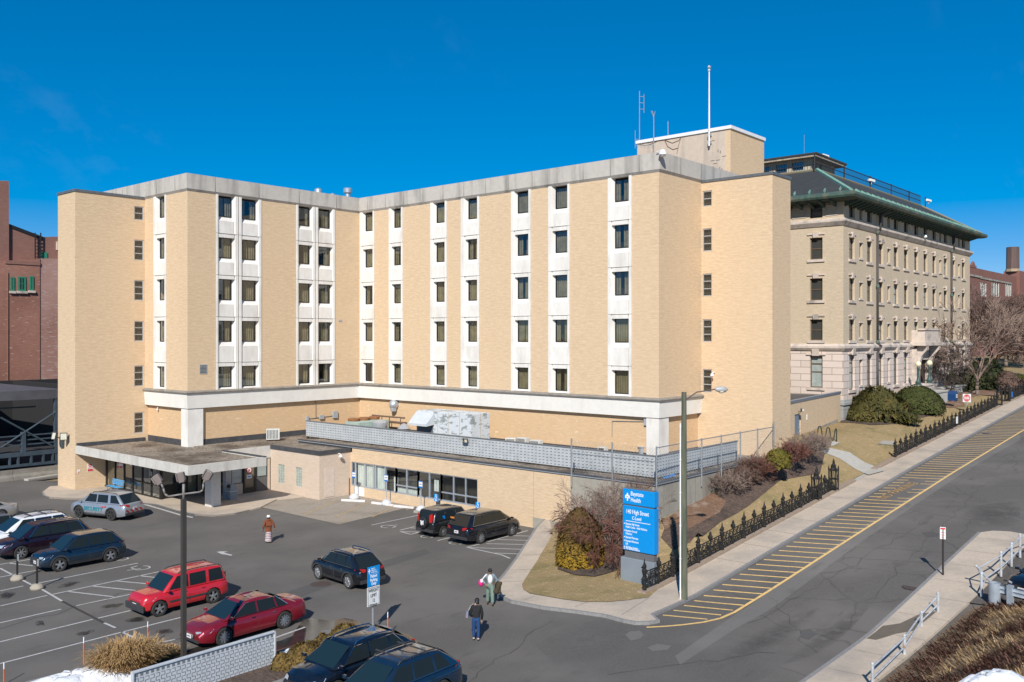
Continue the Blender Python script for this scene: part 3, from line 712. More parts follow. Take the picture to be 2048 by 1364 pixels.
# ---------------------------------------------------------------- roof things
XS = 52.0; YS = 32.2
def screen(P, Q, z0, z1, label, name='roof_screen', cell=.31):
    f = Fac(P, Q); t = thing(name, label, 'screen', (P[0], P[1], z0)); m = MB()
    f.box(m, 0, f.L, -.08, 0, z0, z1)
    m.mi = 1; nc = int((z1-z0)/.22); nx = int(f.L/.36)
    for j in range(nc):
        z = z0+.12+j*.22
        for i in range(nx):
            a = .18+i*.36+(.0 if j%2 else .0); f.box(m, a-.09, a+.09, -.02, .008, z-.025, z+.025)
    m.build('grille_panel', [mat('grille_grey', (.46,.48,.49), (.38,.40,.41), sc=2), mat('grille_gap', (.13,.14,.145))], t)
    m = MB(); f.box(m, -.04, f.L+.04, -.12, .05, z1, z1+.06); m.build('top_rail', mat('rail_dark', (.16,.165,.17)), t)
    k = 0
    while k < f.L: m = MB(); f.box(m, k, k+.12, -.3, -.05, z0-.25, z0); m.build('foot', DARK, t); k += 1.55
    return f
y612, _ = onX(612, XS)
screen((XS, y612), (XS, YS), 4.2, 5.62, 'long grey pierced metal screen along the clinic roof edge facing the car park')
screen((XS, YS), (onY(1475, YS)[0], YS), 4.2, 5.62, 'shorter grey pierced metal screen on the clinic roof facing the street')
def roofbox(x0,y0,z0,x1,y1,z1,label,name,material,cat,extra=None):
    t = thing(name, label, cat, ((x0+x1)/2,(y0+y1)/2,z0)); m = MB(); m.box(x0,y0,z0,x1,y1,z1); m.build('casing', material, t, bevel=.02)
    if extra: extra(t)
    return t
def peel(name):
    m, nt, nd, l, b = nt_new(name); b.inputs['Roughness'].default_value = .6
    f = noise(nt, pos(nt,(1,1,2)), 1.3, detail=7, rough=.7, lo=.53, hi=.55); col = mix(nt, f, (.58,.61,.63), (.27,.29,.28)); lk(nt, col, b.inputs['Base Color']); return m
PEEL = peel('peeling_paint')
XH = 55.5; Yc = onX(942, XH)[0]; Yl = onX(833, XH)[0]; Xr = onY(980, Yc)[0]; zh = 7.05
t = thing('air_handler', 'large pale air handling unit with peeling paint and a sloped intake hood', 'air handler', (XH, Yc, 4.1))
m = MB(); m.box(XH, Yc, 4.2, Xr, Yl, zh); m.build('casing', PEEL, t, bevel=.03)
Yh1 = onX(869, XH)[0]
m = MB(); z1, z0, zb = zh-.1, zh-1.15, zh-1.15
m.add([(XH,Yl,z1),(XH,Yh1,z1),(XH-1.0,Yh1,z0+.1),(XH-1.0,Yl,z0+.1),(XH,Yl,zb),(XH,Yh1,zb),(XH-1.0,Yh1,zb-.1),(XH-1.0,Yl,zb-.1)], [(0,1,2,3),(3,2,6,7),(1,5,6,2),(0,3,7,4),(4,7,6,5)])
m.build('intake_hood', mat('hood_grey', (.55,.58,.60)), t)
m = MB(); m.box(XH-.02,Yh1+.2,4.4,XH-.005,Yl-.1,zb-.1); m.build('intake_grille', mat('grille_blue', (.10,.13,.17)), t)
m = MB()
for k in (1,2,3,4): y = Yc+(Yl-Yc)*k/5; m.box(XH-.012,y-.03,4.3,XH-.003,y+.03,zh)
m.box(XH+1.15,Yc-.012,4.3,XH+1.22,Yc-.003,zh); m.build('seam', mat('seam_tan', (.5,.45,.38)), t)
def rp(px, py, z): return gp(px, py, z)
# green cooling unit, tanks, small vents
a = rp(735, 862, 4.3)
def fans(t):
    m = MB()
    for k in range(3): m.lathe((a.x-1.0+k*1.3, a.y+.9-k*1.3*.0, 5.3), [(.55,0),(.6,.22),(.45,.3)], 14)
    m.build('fan_cowl', RUST, t, smooth=40)
roofbox(a.x-1.8, a.y-.9, 4.1, a.x+2.0, a.y+1.2, 5.3, 'pale green cooling unit with rusty fan cowls behind the roof screen', 'cooling_unit', mat('pale_green', (.36,.46,.42), (.3,.38,.34), sc=3), 'cooling unit', fans)
a = rp(760, 866, 4.2); t = thing('exhaust_fan', 'round silver exhaust fan beside the green cooling unit', 'fan', a); m = MB(); m.lathe(a, [(.5,0),(.72,.3),(.72,1.05),(.5,1.2),(.1,1.3)], 16); m.build('drum', ALU, t, smooth=40)
m = MB(); m.box(a.x-.5,a.y-.5,4.05,a.x+.5,a.y+.5,4.3); m.build('curb', FLASH, t)
a = rp(808, 866, 4.2); t = thing('exhaust_fan', 'low mushroom exhaust fan just left of the air handling unit', 'fan', a); m = MB(); m.lathe(a, [(.55,.35),(.65,.45),(.35,.8),(.08,.95)], 16); m.build('cap', ALU, t, smooth=40)
m = MB(); m.box(a.x-.55,a.y-.55,4.05,a.x+.55,a.y+.55,4.5); m.build('curb', FLASH, t)
t = thing('pipe_rack', 'rusty pipe rack along the recessed wall behind the roof screen', 'pipe rack', (59,60,4.1)); m = MB()
fr_ = Fac(lowp[2], lowp[3]); 
for (pa, pb, oo) in (((755,835),(820,842),.7),((775,845),(820,849),.8)):
    m.cyl(fr_.pt(fr_.s(pa[0]),oo,5.6 if oo<.75 else 5.1), fr_.pt(fr_.s(pb[0]),oo,5.6 if oo<.75 else 5.1), .09, n=6)
m.build('pipe', mat('rack_brown', (.16,.10,.07)), t)
m = MB()
for px in (757,775,790,812): m.cyl(fr_.pt(fr_.s(px),.75,4.0), fr_.pt(fr_.s(px),.75,5.6), .05, n=4)
m.build('rack_leg', mat('rack_brown', (.16,.10,.07)), t)
# wall fan hood
s = fr_.s(792); z = fr_.z(792, 807); p = fr_.pt(s, .35, z); t = thing('wall_exhaust', 'round galvanised exhaust hood high on the recessed wall near the inner corner', 'vent', p)
m = MB(); m.lathe(fr_.pt(s,0,z), [(.45,0),(.5,.3),(.42,.6),(.15,.8)], 14, ax=(-1,0,-.25)); m.build('hood', ALU, t, smooth=40)
m = MB(); m.lathe(fr_.pt(s,.35,z-.35), [(.3,-.4),(.35,0)], 10); m.build('outlet', ALU, t)
# conduits with boxes
def conduit(f, label, lines, boxes, o=.05):
    p0 = lines[0][0]; t = thing('wall_conduit', label, 'conduit', f.pt(f.s(p0[0]), 0, f.z(*p0)))
    m = MB()
    for ln in lines: m.tube([f.pt(f.s(x), o, f.z(x, y)) for x, y in ln], .03, 5)
    m.build('tube', mat('conduit_grey', (.22,.22,.22)), t)
    for (x, y, hw, hh) in boxes:
        m = MB(); a = f.s(x); z = f.z(x, y); f.box(m, a-hw, a+hw, 0, .2, z-hh, z+hh); m.build('junction_box', STEEL, t)
fl_ = Fac(lowp[1], lowp[2])
conduit(fl_, 'grey conduit with three boxes on the recessed wall left of the inner corner', [[(631,800),(631,833),(636,836),(643,835)],[(613,838),(668,831)]], [(613.5,837,.15,.22),(642,834,.25,.2),(669,829,.28,.35)])
conduit(fr_, 'grey conduit and box beside the right white corner column', [[(1225,872),(1225,842),(1290,843)],[(1295,850),(1295,895)]], [(1295,843,.22,.3)])
def acunit(px, py, label, w=1.0, d=.45, h=.75, rz=0, z=4.2):
    p = rp(px, py, z); t = thing('air_conditioner', label, 'air conditioner', p, rz)
    m = MB(); m.box(-w/2,-d/2,.06,w/2,d/2,h); m.build('casing', mat('ac_white', (.6,.6,.56)), t, world=False, bevel=.02)
    m = MB()
    for k in range(8): m.box(-w/2+.08+k*(w-.16)/8, -d/2-.012, .15, -w/2+.14+k*(w-.16)/8, -d/2-.002, h-.08)
    m.box(-w/2-.01,-d/2+.06,.15,-w/2-.002,d/2-.06,h-.1)
    m.build('fan_grille', DARK, t, world=False)
    m = MB(); m.box(-w/2,-d/2,0,-w/2+.1,d/2,.06); m.box(w/2-.1,-d/2,0,w/2,d/2,.06); m.build('feet', DARK, t, world=False)
acunit(546, 880, 'single condenser standing on the gravel left of the roof screen', 1.2, .6, 1.05, R(-35), 4.0)
acunit(1046, 895, 'left white window unit lying on the clinic roof behind the screen', 1.0, .5, .85, R(-90), 4.15)
acunit(1073, 899, 'right white window unit lying on the clinic roof behind the screen', 1.0, .5, .8, R(-90), 4.15)
acunit(1022, 893, 'tipped grey unit nearest the air handling unit', .9, .5, .75, R(-60), 4.15)
acunit(1206, 906, 'small low vent box alone on the gravel left of the duct', .7, .5, .5, R(-90), 4.15)
a = rp(1284, 910, 4.2); t = thing('roof_duct', 'galvanised duct stub with a flat box beside the right corner column', 'duct', a)
m = MB(); m.lathe(a, [(.28,0),(.28,.6),(.36,.62),(.36,.68),(.1,.7)], 14); m.build('stub', ALU, t, smooth=40)
m = MB(); m.box(a.x+.2,a.y-1.6,4.2,a.x+1.2,a.y-.3,4.7); m.build('box', mat('pale_box', (.55,.52,.45)), t)
# blue tarp
a = rp(1326, 958, 4.28); t = MB(); r = random.Random(9); n = 9; vsx = []
b = rp(1350, 951, 4.28); dv = (b-a)
for i in range(n+1):
    for j in range(4):
        q = a + dv*(i/n) + Vector((-.1+.12*j*(1-.5*abs(i/n-.6)), -.15+.12*j, 0)); vsx.append((q.x+.03*r.random(), q.y+.03*r.random(), 4.3+.16*r.random()*(1 if 0<j<3 else .2)))
t.add(vsx, [(i*4+j,(i+1)*4+j,(i+1)*4+j+1,i*4+j+1) for i in range(n) for j in range(3)])
tag(t.build('tarpaulin', mat('tarp_blue', (.0,.22,.62), rough=.4)), 'crumpled bright blue tarp on the clinic roof edge at the street corner', 'tarpaulin')
# flood lamps on screen and tower
def floods(p, dirs, label, hs=.2, arm=.5):
    t = thing('flood_light', label, 'flood light', p); p = Vector(p)
    for d in dirs:
        d = Vector(d).normalized(); m = MB(); q = p + Vector((d.x, d.y, 0))*arm + Vector((0,0,.1)); m.tube([p, p+Vector((d.x,d.y,0))*arm*.6+Vector((0,0,-.1)), q], .035, 5)
        side = d.cross(Vector((0,0,1))).normalized(); up = side.cross(d)
        m.obox(q+d*.1, side, d, up, hs, .09, hs*1.1); o = m.build('lamp_head', mat('lamp_dark', (.06,.055,.05), rough=.5), t)
        m = MB(); m.obox(q+d*.2, side, d, up, hs*.8, .012, hs*.9); q2 = m.build('lens', mat('lens_pale', (.65,.62,.5), rough=.3), None, world=False); q2.parent = o
floods((XS-.05, onX(935.5, XS)[0], 5.35), [(-1,.5,-.4),(-1,-.5,-.4)], 'twin flood light on the long roof screen', .13, .25)
tp = Fac(P0, P1); pz = tp.z(128, 868); floods(tp.pt(tp.s(134)-0.3, .1, pz-.2), [(-1,.9,.1),(-1,-.1,.25),(-.5,-1,0)], 'cluster of three flood lights on the corner of the left stair tower', .3, .8)
p = BF.pt(2.0, .3, 3.9); camthing(BF, 676, 912, .35, 'white bullet camera under the roof edge of the pink block', .16)
# chain link fence round the clinic roof corner
cf = thing('chain_link_fence', 'tall galvanised chain link fence round the street corner of the clinic roof', 'fence', (XL, 30.95, 3.6))
CL = Fac((XL-.06, 61.4), (XL-.06, 30.89)); CR = Fac((XL-.06, 30.89), (67.3, 30.89)); GALV = mat('galvanised', (.33,.35,.36), (.27,.29,.3), rough=.5, metal=.4)
zt_ = CL.z(1143.5, 893); pts_ = []
for px in (1143.5, 1225, 1313.5): pts_.append(CL.pt(CL.s(px), .03, 0)[:2])
for px in (1402.6,1442,1480,1514.5,1547): pts_.append(CR.pt(CR.s(px), .03, 0)[:2])
zta = lambda i: 6.55 if i < 7 else 6.9
for i, p in enumerate(pts_):
    m = MB(); m.cyl((p[0],p[1],3.3), (p[0],p[1],zta(i)+.1), .055, n=8); m.build('post', GALV, cf)
m = MB()
for i in range(len(pts_)-1):
    a, b = pts_[i], pts_[i+1]
    for z in ((zta(i), ) if i > 1 else (zta(i)-.9,)): m.cyl((a[0],a[1],z), (b[0],b[1],z if i < 6 else z), .035, n=6)
m.build('rail', GALV, cf)
m = MB()
for i in range(len(pts_)-1):
    a, b = Vector(pts_[i]), Vector(pts_[i+1]); L = (b-a).length; d = (b-a)/L; z0, z1 = 4.2, zta(i); h = z1-z0; k = -h
    while k < L:
        for sg in (1, -1):
            u0, u1 = (k, k+h); 
            c0, c1 = max(u0, 0), min(u1, L)
            if c1 > c0:
                za, zb_ = z0+(c0-u0), z0+(c1-u0)
                if sg < 0: za, zb_ = z1-(c0-u0), z1-(c1-u0)
                A = a+d*c0; B = a+d*c1; m.cyl((A.x,A.y,za), (B.x,B.y,zb_), .006, n=3, cap=False)
        k += .24
m.build('wire_mesh', GALV, cf)
# ---------------------------------------------------------------- ground, roads and lawns
def asphalt(name, c1, c2, c3, crack=True):
    m, nt, nd, l, b = nt_new(name); b.inputs['Roughness'].default_value = .88
    f = noise(nt, pos(nt), 9, lo=.3, hi=.7); col = mix(nt, f, c1, c2)
    f2 = noise(nt, pos(nt), .18, detail=4, lo=.42, hi=.62); col = mix(nt, f2, col, c3)
    f3 = noise(nt, pos(nt,(1,3,1)), .5, detail=6, lo=.6, hi=.75); col = mix(nt, f3, col, tuple(x*.72 for x in c1))
    sp = noise(nt, pos(nt), 40, detail=1, lo=.66, hi=.72); col = mix(nt, sp, col, (.16,.155,.15))
    if crack:
        vo = N(nt, 'ShaderNodeTexVoronoi', feature='DISTANCE_TO_EDGE'); vo.inputs['Scale'].default_value = .22
        wv = N(nt, 'ShaderNodeVectorMath', operation='ADD'); nn = N(nt, 'ShaderNodeTexNoise'); nn.inputs['Scale'].default_value = .7; nn.inputs['Detail'].default_value = 6
        lk(nt, pos(nt), nn.inputs['Vector']); lk(nt, nn.outputs['Color'], wv.inputs[0]); sc_ = N(nt, 'ShaderNodeVectorMath', operation='SCALE'); sc_.inputs['Scale'].default_value = 2.2
        lk(nt, wv.outputs[0], sc_.inputs[0]); ad = N(nt, 'ShaderNodeVectorMath', operation='ADD'); lk(nt, pos(nt), ad.inputs[0]); lk(nt, nn.outputs['Color'], ad.inputs[1]); 
        lk(nt, ad.outputs[0], vo.inputs['Vector'])
        cr = N(nt, 'ShaderNodeMapRange'); cr.inputs['From Min'].default_value = .004; cr.inputs['From Max'].default_value = .016; cr.inputs['To Min'].default_value = .28; cr.inputs['To Max'].default_value = 0; lk(nt, vo.outputs['Distance'], cr.inputs['Value'])
        col = mix(nt, cr.outputs[0], col, (.03,.03,.03))
    lk(nt, col, b.inputs['Base Color']); bumpn(nt, b, f, .25, .01); return m
ASPH = asphalt('lot_asphalt', (.120,.109,.097), (.094,.086,.077), (.140,.127,.113), False)
ROAD = asphalt('street_asphalt', (.125,.113,.100), (.100,.091,.081), (.148,.133,.118))
CONC = mat('pavement_concrete', (.54,.445,.345), (.47,.39,.305), sc=6, rough=.9, c3=(.35,.30,.25), sc3=.5, lo3=.45, hi3=.75, bump=.1)
PATHC = mat('path_concrete', (.44,.41,.36), (.38,.355,.31), sc=5, rough=.9)
PAD = mat('old_concrete_pad', (.34,.29,.235), (.28,.24,.19), sc=4, rough=.92, c3=(.22,.185,.145), sc3=.45, lo3=.5, hi3=.75)
KERB = mat('granite_kerb', (.27,.26,.25), (.2,.195,.19), sc=9, rough=.9)
def grassmat(name, a, b_, c):
    m, nt, nd, l, b = nt_new(name); b.inputs['Roughness'].default_value = 1; b.inputs['Specular IOR Level'].default_value = .1
    f = noise(nt, pos(nt), 14, detail=4, lo=.3, hi=.7); col = mix(nt, f, a, b_)
    f2 = noise(nt, pos(nt,(1,1.6,1)), .45, detail=5, lo=.47, hi=.66); col = mix(nt, f2, col, c)
    f3 = noise(nt, pos(nt), 3.2, detail=4, lo=.55, hi=.8); col = mix(nt, f3, col, tuple(x*1.3 for x in a))
    lk(nt, col, b.inputs['Base Color']); bumpn(nt, b, f, .8, .05); return m
GRASS = grassmat('winter_grass', (.41,.30,.16), (.31,.225,.115), (.26,.21,.10))
MULCH = mat('mulch', (.075,.05,.038), (.14,.095,.07), sc=7, rough=1, bump=.8, c3=(.05,.035,.028), sc3=.9, bd=.05)
LEAFL = mat('leaf_litter', (.24,.13,.075), (.15,.09,.055), sc=8, rough=1, bump=.8, c3=(.34,.26,.2), sc3=1.1, bd=.05)
YEL = mat('yellow_marking', (.80,.52,.19), (.55,.37,.15), sc=6, rough=.8, lo=.45, hi=.7)
YELF = mat('faded_yellow_marking', (.50,.33,.13), (.36,.26,.14), sc=5, rough=.8)
WMK = mat('white_marking', (.50,.49,.47), (.30,.295,.285), sc=5, rough=.8, lo=.5, hi=.75)
SNOWM = mat('snow', (.85,.87,.9), (.72,.74,.76), sc=2, rough=.7, bump=.5, bd=.1, c3=(.42,.39,.35), sc3=1.6, lo3=.58, hi3=.8)
WET = mat('wet_asphalt', (.03,.027,.024), (.045,.04,.035), sc=2, rough=.08, spec=.6)
DAMP = mat('damp_asphalt', (.042,.038,.034), (.055,.05,.045), sc=2, rough=.4)
def base(x, y):
    if y > 120 or x > 130 or x < -20 or y < -30:
        return (min(interp(WZ, x), 9) - .6 if (x > 80 and y < 120) else -.12)
    if x < 41: return -.12
    if y > 26 and x < 66: return -.12
    if y < 26: return sz(x) - .12
    if x < 49.8: return -.12
    return min(lawn(x, y), interp(WZ, x)) - .15
bm_x = [-3000,-900,-200,-60,0,30,40]+[41+i*3 for i in range(40)]+[165,180,200,230,300,500,1200,3200]; bm_y = [-3000,-900,-200,-60,0,10,13,16,20,24,25.9,27,28,29.5,31.2,33,36,42,50,60,80,110,130,200,500,1200,3200]
m = MB(); nx, ny = len(bm_x), len(bm_y)
m.add([(x,y,base(x,y)) for y in bm_y for x in bm_x], [(j*nx+i,j*nx+i+1,(j+1)*nx+i+1,(j+1)*nx+i) for j in range(ny-1) for i in range(nx-1)])
o = m.build('ground', GRASS); struct(o)
st_ = lambda x, y: sz(x)
yk = 23.7; yk2 = 14.45
drape('parking_lot', [(-60,16),(37.4,16),(37.4,23.9),(49.72,38),(49.72,62),(47,69),(42,82),(35,90),(-60,100)], zero, 0, ASPH, step=0)
o = MB(); o.poly((-60,100,0),(35,90,0),(60,90,0),(60,140,0),(-60,140,0)); struct(o.build('service_yard', ASPH))
drape('street', [(37.4,yk+.2),(37.4,-6),(60,-6),(60,yk2-2),(62,yk2-3),(62,-20),(120,-20),(120,14),(300,14),(300,yk+.1),(120,yk+.1)], st_, .002, ROAD, step=2)
drape('road', [(-60,16),(37.4,16),(37.4,-25),(-60,-25)], zero, .001, ROAD, step=0)
# north pavement
outer = [(1098,1052),(1077,1067),(1040,1112),(1010,1150),(999,1163),(993,1173),(996,1183),(1003,1191),(1026,1201),(1090,1213),(1150,1220),(1213,1229),(1250,1239),(1272,1243),(1295,1243),(1313,1240)]
inner = [(1106,1085),(1085,1109),(1062,1140),(1044,1168),(1046,1178),(1059,1187),(1128,1199),(1170,1204),(1218,1204),(1260,1200),(1287,1194)]
op = [gp(x,y,.12).xy[:] for x,y in outer]; ip = [gp(x,y,.14).xy[:] for x,y in inner]
k0 = (op[-1][0]+.6, yk)
pw = lambda x, y: sz(x) + .13
poly = op + [k0, (200, yk), (200, 25.7), (ip[-1][0]+1.2, 25.7)] + ip[::-1]
drape('pavement', poly, pw, .01, CONC, step=2, thick=.3)
# kerb: corner ring and long straight
def strip(name, pts, wd, zf, dz, material, thick=.3, side=1, **kw):
    L = []
    for i, p in enumerate(pts):
        a = Vector(pts[max(i-1,0)]); b = Vector(pts[min(i+1,len(pts)-1)]); d = (b-a).normalized(); n = Vector((d.y,-d.x))*side; L.append((p[0]+n.x*wd, p[1]+n.y*wd))
    return drape(name, list(pts)+L[::-1], zf, dz, material, thick=thick, **kw)
strip('kerb', op + [k0, (60,yk), (90, yk), (200,yk)], .16, pw, .014, KERB, step=2)
# joints in the pavement
m = MB()
def gline(mb, a, b, wd, zf, dz, seg=6):
    a = Vector(a[:2]); b = Vector(b[:2]); d = (b-a); L = d.length; d.normalize(); n = Vector((-d.y, d.x))*wd/2; k = max(1, int(L/seg)+0)
    for i in range(k):
        p, q = a+(b-a)*i/k, a+(b-a)*(i+1)/k
        mb.poly(*[(v.x, v.y, zf(v.x, v.y)+dz) for v in (p-n, q-n, q+n, p+n)])
for (a, b) in (((1044,1112),(1082,1113)),((1006,1163),(1044,1163)),((1048,1200),(1070,1192)),((1150,1214),(1175,1204)),((1243,1230),(1297,1196)),((1020,1140),(1062,1139))):
    gline(m, gp(*a,.14), gp(*b,.14), .03, pw, .016)
x = 48
while x < 120: gline(m, (x, yk), (x, 25.7), .03, pw, .016); x += 3.4
o = m.build('pavement_joints', mat('joint_line', (.22,.19,.16))); struct(o)
# lawn corner
lz = lambda x, y: lawn(x, y)
lp = ip[::-1]
xf = 40.3
wallx = 49.68
poly = [gp(1297,1193,.2).xy[:]] + lp[1:] + [(ip[0][0]+.3, ip[0][1]+.6), (wallx, ip[0][1]+.9), (wallx, 30.97), (67.4, 31.05), (70.8,31.05), (76,32.6), (76.3,26.02), (66.9,26.0), (43, 26.0)]
def lz2(x, y):
    t = sm((x-40.5)/4); 
    return (sz(x)+.17)*(1-t) + lawn(x, y)*t if y < 40 and x < 45 else lawn(x, y)
drape('lawn', poly, lz2, -.01, GRASS, step=1.0, stepy=1.0)
# second lawn and path
pa = [gnd(p, lawn) for p in ((1640,892),(1700,905),(1760,935),(1768,942),(1738,950),(1715,940),(1680,917),(1625,897))]
drape('lawn', [(76,32.6),(76.3,26.02),(125,26.0),(125,40),(70,40),(70.8,31.2)], lawn, -.012, GRASS, step=1.5, stepy=1.2)
drape('path', [p.xy[:] for p in pa], lawn, .03, PATHC, step=1, stepy=1)
pb = [gnd(p, lawn) for p in ((1627,880),(1648,882),(1681,885),(1668,892),(1640,893),(1622,893))]
drape('path', [p.xy[:] for p in pb], lawn, .036, PATHC, step=1, stepy=1)
pc = [gnd(p, lawn) for p in ((1765,882),(1793,883),(1787,891),(1753,889))]
tag(drape('utility_cover', [p.xy[:] for p in pc], lawn, .05, WALLC, step=0, kind=None), 'square concrete utility cover set in the lawn', 'cover')
# fence kerb stone
FK = mat('brownstone_kerb', (.34,.26,.19), (.28,.21,.155), sc=4, rough=.9)
drape('path', [(70.5,25.62),(75,25.62),(75,26.4),(70.5,26.4)], lambda x, y: pw(x,y), .02, PATHC, step=2)
for q0, q1 in ((40.3,70.5),(75,170)):
    drape('fence_kerb', [(q0,25.62),(q1,25.62),(q1,26.12),(q0,26.12)], pw, .14, FK, step=2, thick=.6)
# beds
def bed(pts, name, material, dz=.02, zf=lawn, label=None, st=.8, adj=0):
    P = [gnd(p, zf) for p in pts]
    return drape(name, [p.xy[:] for p in P], zf, dz, material, step=st, stepy=st, label=label)
bed([(1115,1138),(1150,1150),(1190,1153),(1230,1142),(1262,1120),(1320,1040),(1290,1000),(1200,1030),(1150,1075),(1120,1100)], 'mulch_bed', MULCH)
bed([(1322,1075),(1345,1100),(1380,1085),(1440,1045),(1500,1010),(1560,965),(1640,925),(1650,905),(1600,890),(1550,915),(1480,950),(1400,1003),(1345,1040)], 'mulch_bed', MULCH, .022)
bed([(1322,1045),(1330,1062),(1380,1058),(1440,1025),(1452,1003),(1420,985),(1360,1020)], 'mulch_bed', LEAFL, .04)
bed([(1680,845),(1705,846),(1740,850),(1800,848),(1830,838),(1870,830),(1880,800),(1860,790),(1700,800)], 'mulch_bed', MULCH, .02)
bed([(1870,815),(1905,816),(1930,812),(1925,800),(1960,790),(2000,792),(2000,770),(1940,770),(1880,795)], 'mulch_bed', LEAFL, .03)
# south pavement
sx0, sx1 = 24, 61.5
sp_ = [(sx0,yk2),(sx1-.7,yk2),(sx1,yk2-.5),(sx1+.3,yk2-1.4),(sx1,11.7),(50,11.9),(42,12.3),(36,12.4),(30,12.3),(sx0,12.2)]
drape('pavement', sp_, pw, .0, CONC, step=2, thick=.3)
strip('kerb', [(sx0,yk2),(40,yk2),(sx1-.7,yk2)], .18, pw, .004, KERB, step=2, side=-1)
m = MB(); x = 30.5
while x < 61: gline(m, (x,yk2-.1), (x+.15,12.3 if x < 44 else 11.95), .03, pw, .005); x += 2.9
struct(m.build('pavement_joints', mat('joint_line', (.22,.19,.16))))
d_ = [gnd(p, pw) for p in ((1733,1279),(1765,1276),(1800,1250),(1850,1222),(1890,1205),(1830,1228),(1760,1254))]
drape('damp_patch', [gnd(p, pw).xy[:] for p in ((1733,1277),(1752,1280),(1790,1268),(1826,1262),(1875,1222),(1838,1229),(1800,1247),(1765,1252))], pw, .009, mat('damp_concrete', (.16,.13,.095), rough=.5), step=1)
drape('verge', [(50,11.9),(61.5,11.7),(62,7),(52,6.6),(49,7),(48.6,9.6),(48.2,12.0)], pw, -.05, mat('old_tarmac', (.12,.105,.09), (.08,.07,.06), sc=5), step=2)
# street markings
m = MB(); yl = lambda x: 20.85-.012*(x-46)
cv = [gp(*p,.02).xy[:] for p in ((1293,1254),(1330,1252),(1365,1249),(1405,1244),(1441,1236))]+[gnd((1470,1224),st_).xy[:]]
x = 44.2; cv.append((44.2, yl(44.2)))
while x < 128: x += 3; cv.append((x, yl(x)))
for a, b in zip(cv, cv[1:]): gline(m, a, b, .16, st_, .009, seg=2)
x = 38.3; i = 0
while x < 126:
    y0 = 23.35; y1 = yl(x) if x > 43 else interp([(38,21.7),(39.5,21.25),(41.5,21.05),(44,20.9)], x+.8)
    if 66.3 < x < 73.5: # stripes interrupted by the lettering
        gline(m, (x,y0), (x+.33,23.35-.75), .13, st_, .008, 1)
        if int(x*2)%3: gline(m, (x+.5,y1+.9), (x+.85,y1), .11, st_, .008, 1)
    else: gline(m, (x,y0), (x+.85,y1), .14, st_, .008, 1)
    x += 1.02+.0*i; i += 1
struct(m.build('road_markings', YEL))
o = text('NO PARKING', 1.05, (66.6, 22.1, 0), (1,-.08,0), (.1,1,0), YEL, None, name='road_lettering', ext=.001, sx=.95)
for v in o.data.vertices: v.co.z = sz(v.co.x)+.012
struct(o)
# asphalt patches
def softmat(name, c, k=1.0, rough=.9, lo=.35, hi=.6, sc=1.5):
    m, nt, nd, l, b = nt_new(name); b.inputs['Roughness'].default_value = rough; b.inputs['Base Color'].default_value = c4(c)
    g = N(nt, 'ShaderNodeTexCoord').outputs['Generated']; sp = N(nt, 'ShaderNodeVectorMath', operation='MULTIPLY'); lk(nt, g, sp.inputs[0]); sp.inputs[1].default_value = (1,1,0)
    d = N(nt, 'ShaderNodeVectorMath', operation='DISTANCE'); lk(nt, sp.outputs[0], d.inputs[0]); d.inputs[1].default_value = (.5,.5,0)
    r = N(nt, 'ShaderNodeMapRange'); lk(nt, d.outputs['Value'], r.inputs['Value']); r.inputs['From Min'].default_value = .48; r.inputs['From Max'].default_value = .12; r.inputs['To Min'].default_value = 0; r.inputs['To Max'].default_value = k
    nz = noise(nt, pos(nt), sc, detail=6, lo=lo, hi=hi); mu = N(nt, 'ShaderNodeMath', operation='MULTIPLY'); lk(nt, r.outputs[0], mu.inputs[0]); lk(nt, nz, mu.inputs[1])
    t = N(nt, 'ShaderNodeBsdfTransparent'); ms = N(nt, 'ShaderNodeMixShader'); lk(nt, mu.outputs[0], ms.inputs[0]); lk(nt, t.outputs[0], ms.inputs[1]); lk(nt, b.outputs[0], ms.inputs[2]); lk(nt, ms.outputs[0], nt.nodes['Material Output'].inputs[0]); return m
SOFTD = softmat('soft_dark_patch', (.075,.07,.065), .28, lo=.3, hi=.5); SOFTL = softmat('soft_pale_patch', (.18,.166,.15), .5, lo=.3, hi=.5); OILM = softmat('oil_mark', (.03,.027,.024), .95, .5, lo=.38, hi=.55, sc=1.8)
def patch(pts, material, zf=st_, dz=.005, name='asphalt_patch', st=1.5):
    P = [gnd(p, zf).xy[:] for p in pts]
    return drape(name, P, zf, dz, material, step=st)
AP = asphalt('pale_patch', (.165,.152,.138), (.142,.131,.119), (.18,.166,.15), False); AD = asphalt('dark_patch', (.092,.086,.08), (.078,.073,.068), (.1,.094,.087), False)
patch([(1360,1330),(1475,1255),(1560,1205),(1700,1100),(1830,1010),(1960,925),(2040,880),(2040,868),(1950,915),(1800,1005),(1690,1075),(1580,1155),(1480,1222),(1350,1312)], AP)
patch([(1440,1305),(1520,1258),(1600,1225),(1640,1215),(1610,1255),(1540,1300),(1470,1345)], SOFTD, dz=.007)
patch([(1880,1050),(1960,1010),(2040,1000),(2040,1060),(1980,1065)], SOFTD, dz=.006)
patch([(1560,1320),(1640,1270),(1720,1200),(1760,1190),(1700,1260),(1600,1340)], SOFTD, dz=.008)
patch([(1250,1270),(1260,1263),(1280,1262),(1288,1270),(1280,1278),(1262,1282)], AP, dz=.010)
patch([(1295,1295),(1315,1288),(1343,1292),(1335,1300),(1305,1303)], AP, dz=.010)
patch([(1070,1290),(1180,1226),(1282,1250),(1240,1310),(1120,1340)], SOFTL, dz=.006)
patch([(1600,1262),(1620,1258),(1632,1268),(1618,1280),(1602,1275)], AD, dz=.011)
patch([(1842,1066),(1862,1063),(1880,1068),(1875,1073),(1856,1074)], AD, dz=.011)
SOFTX = 1
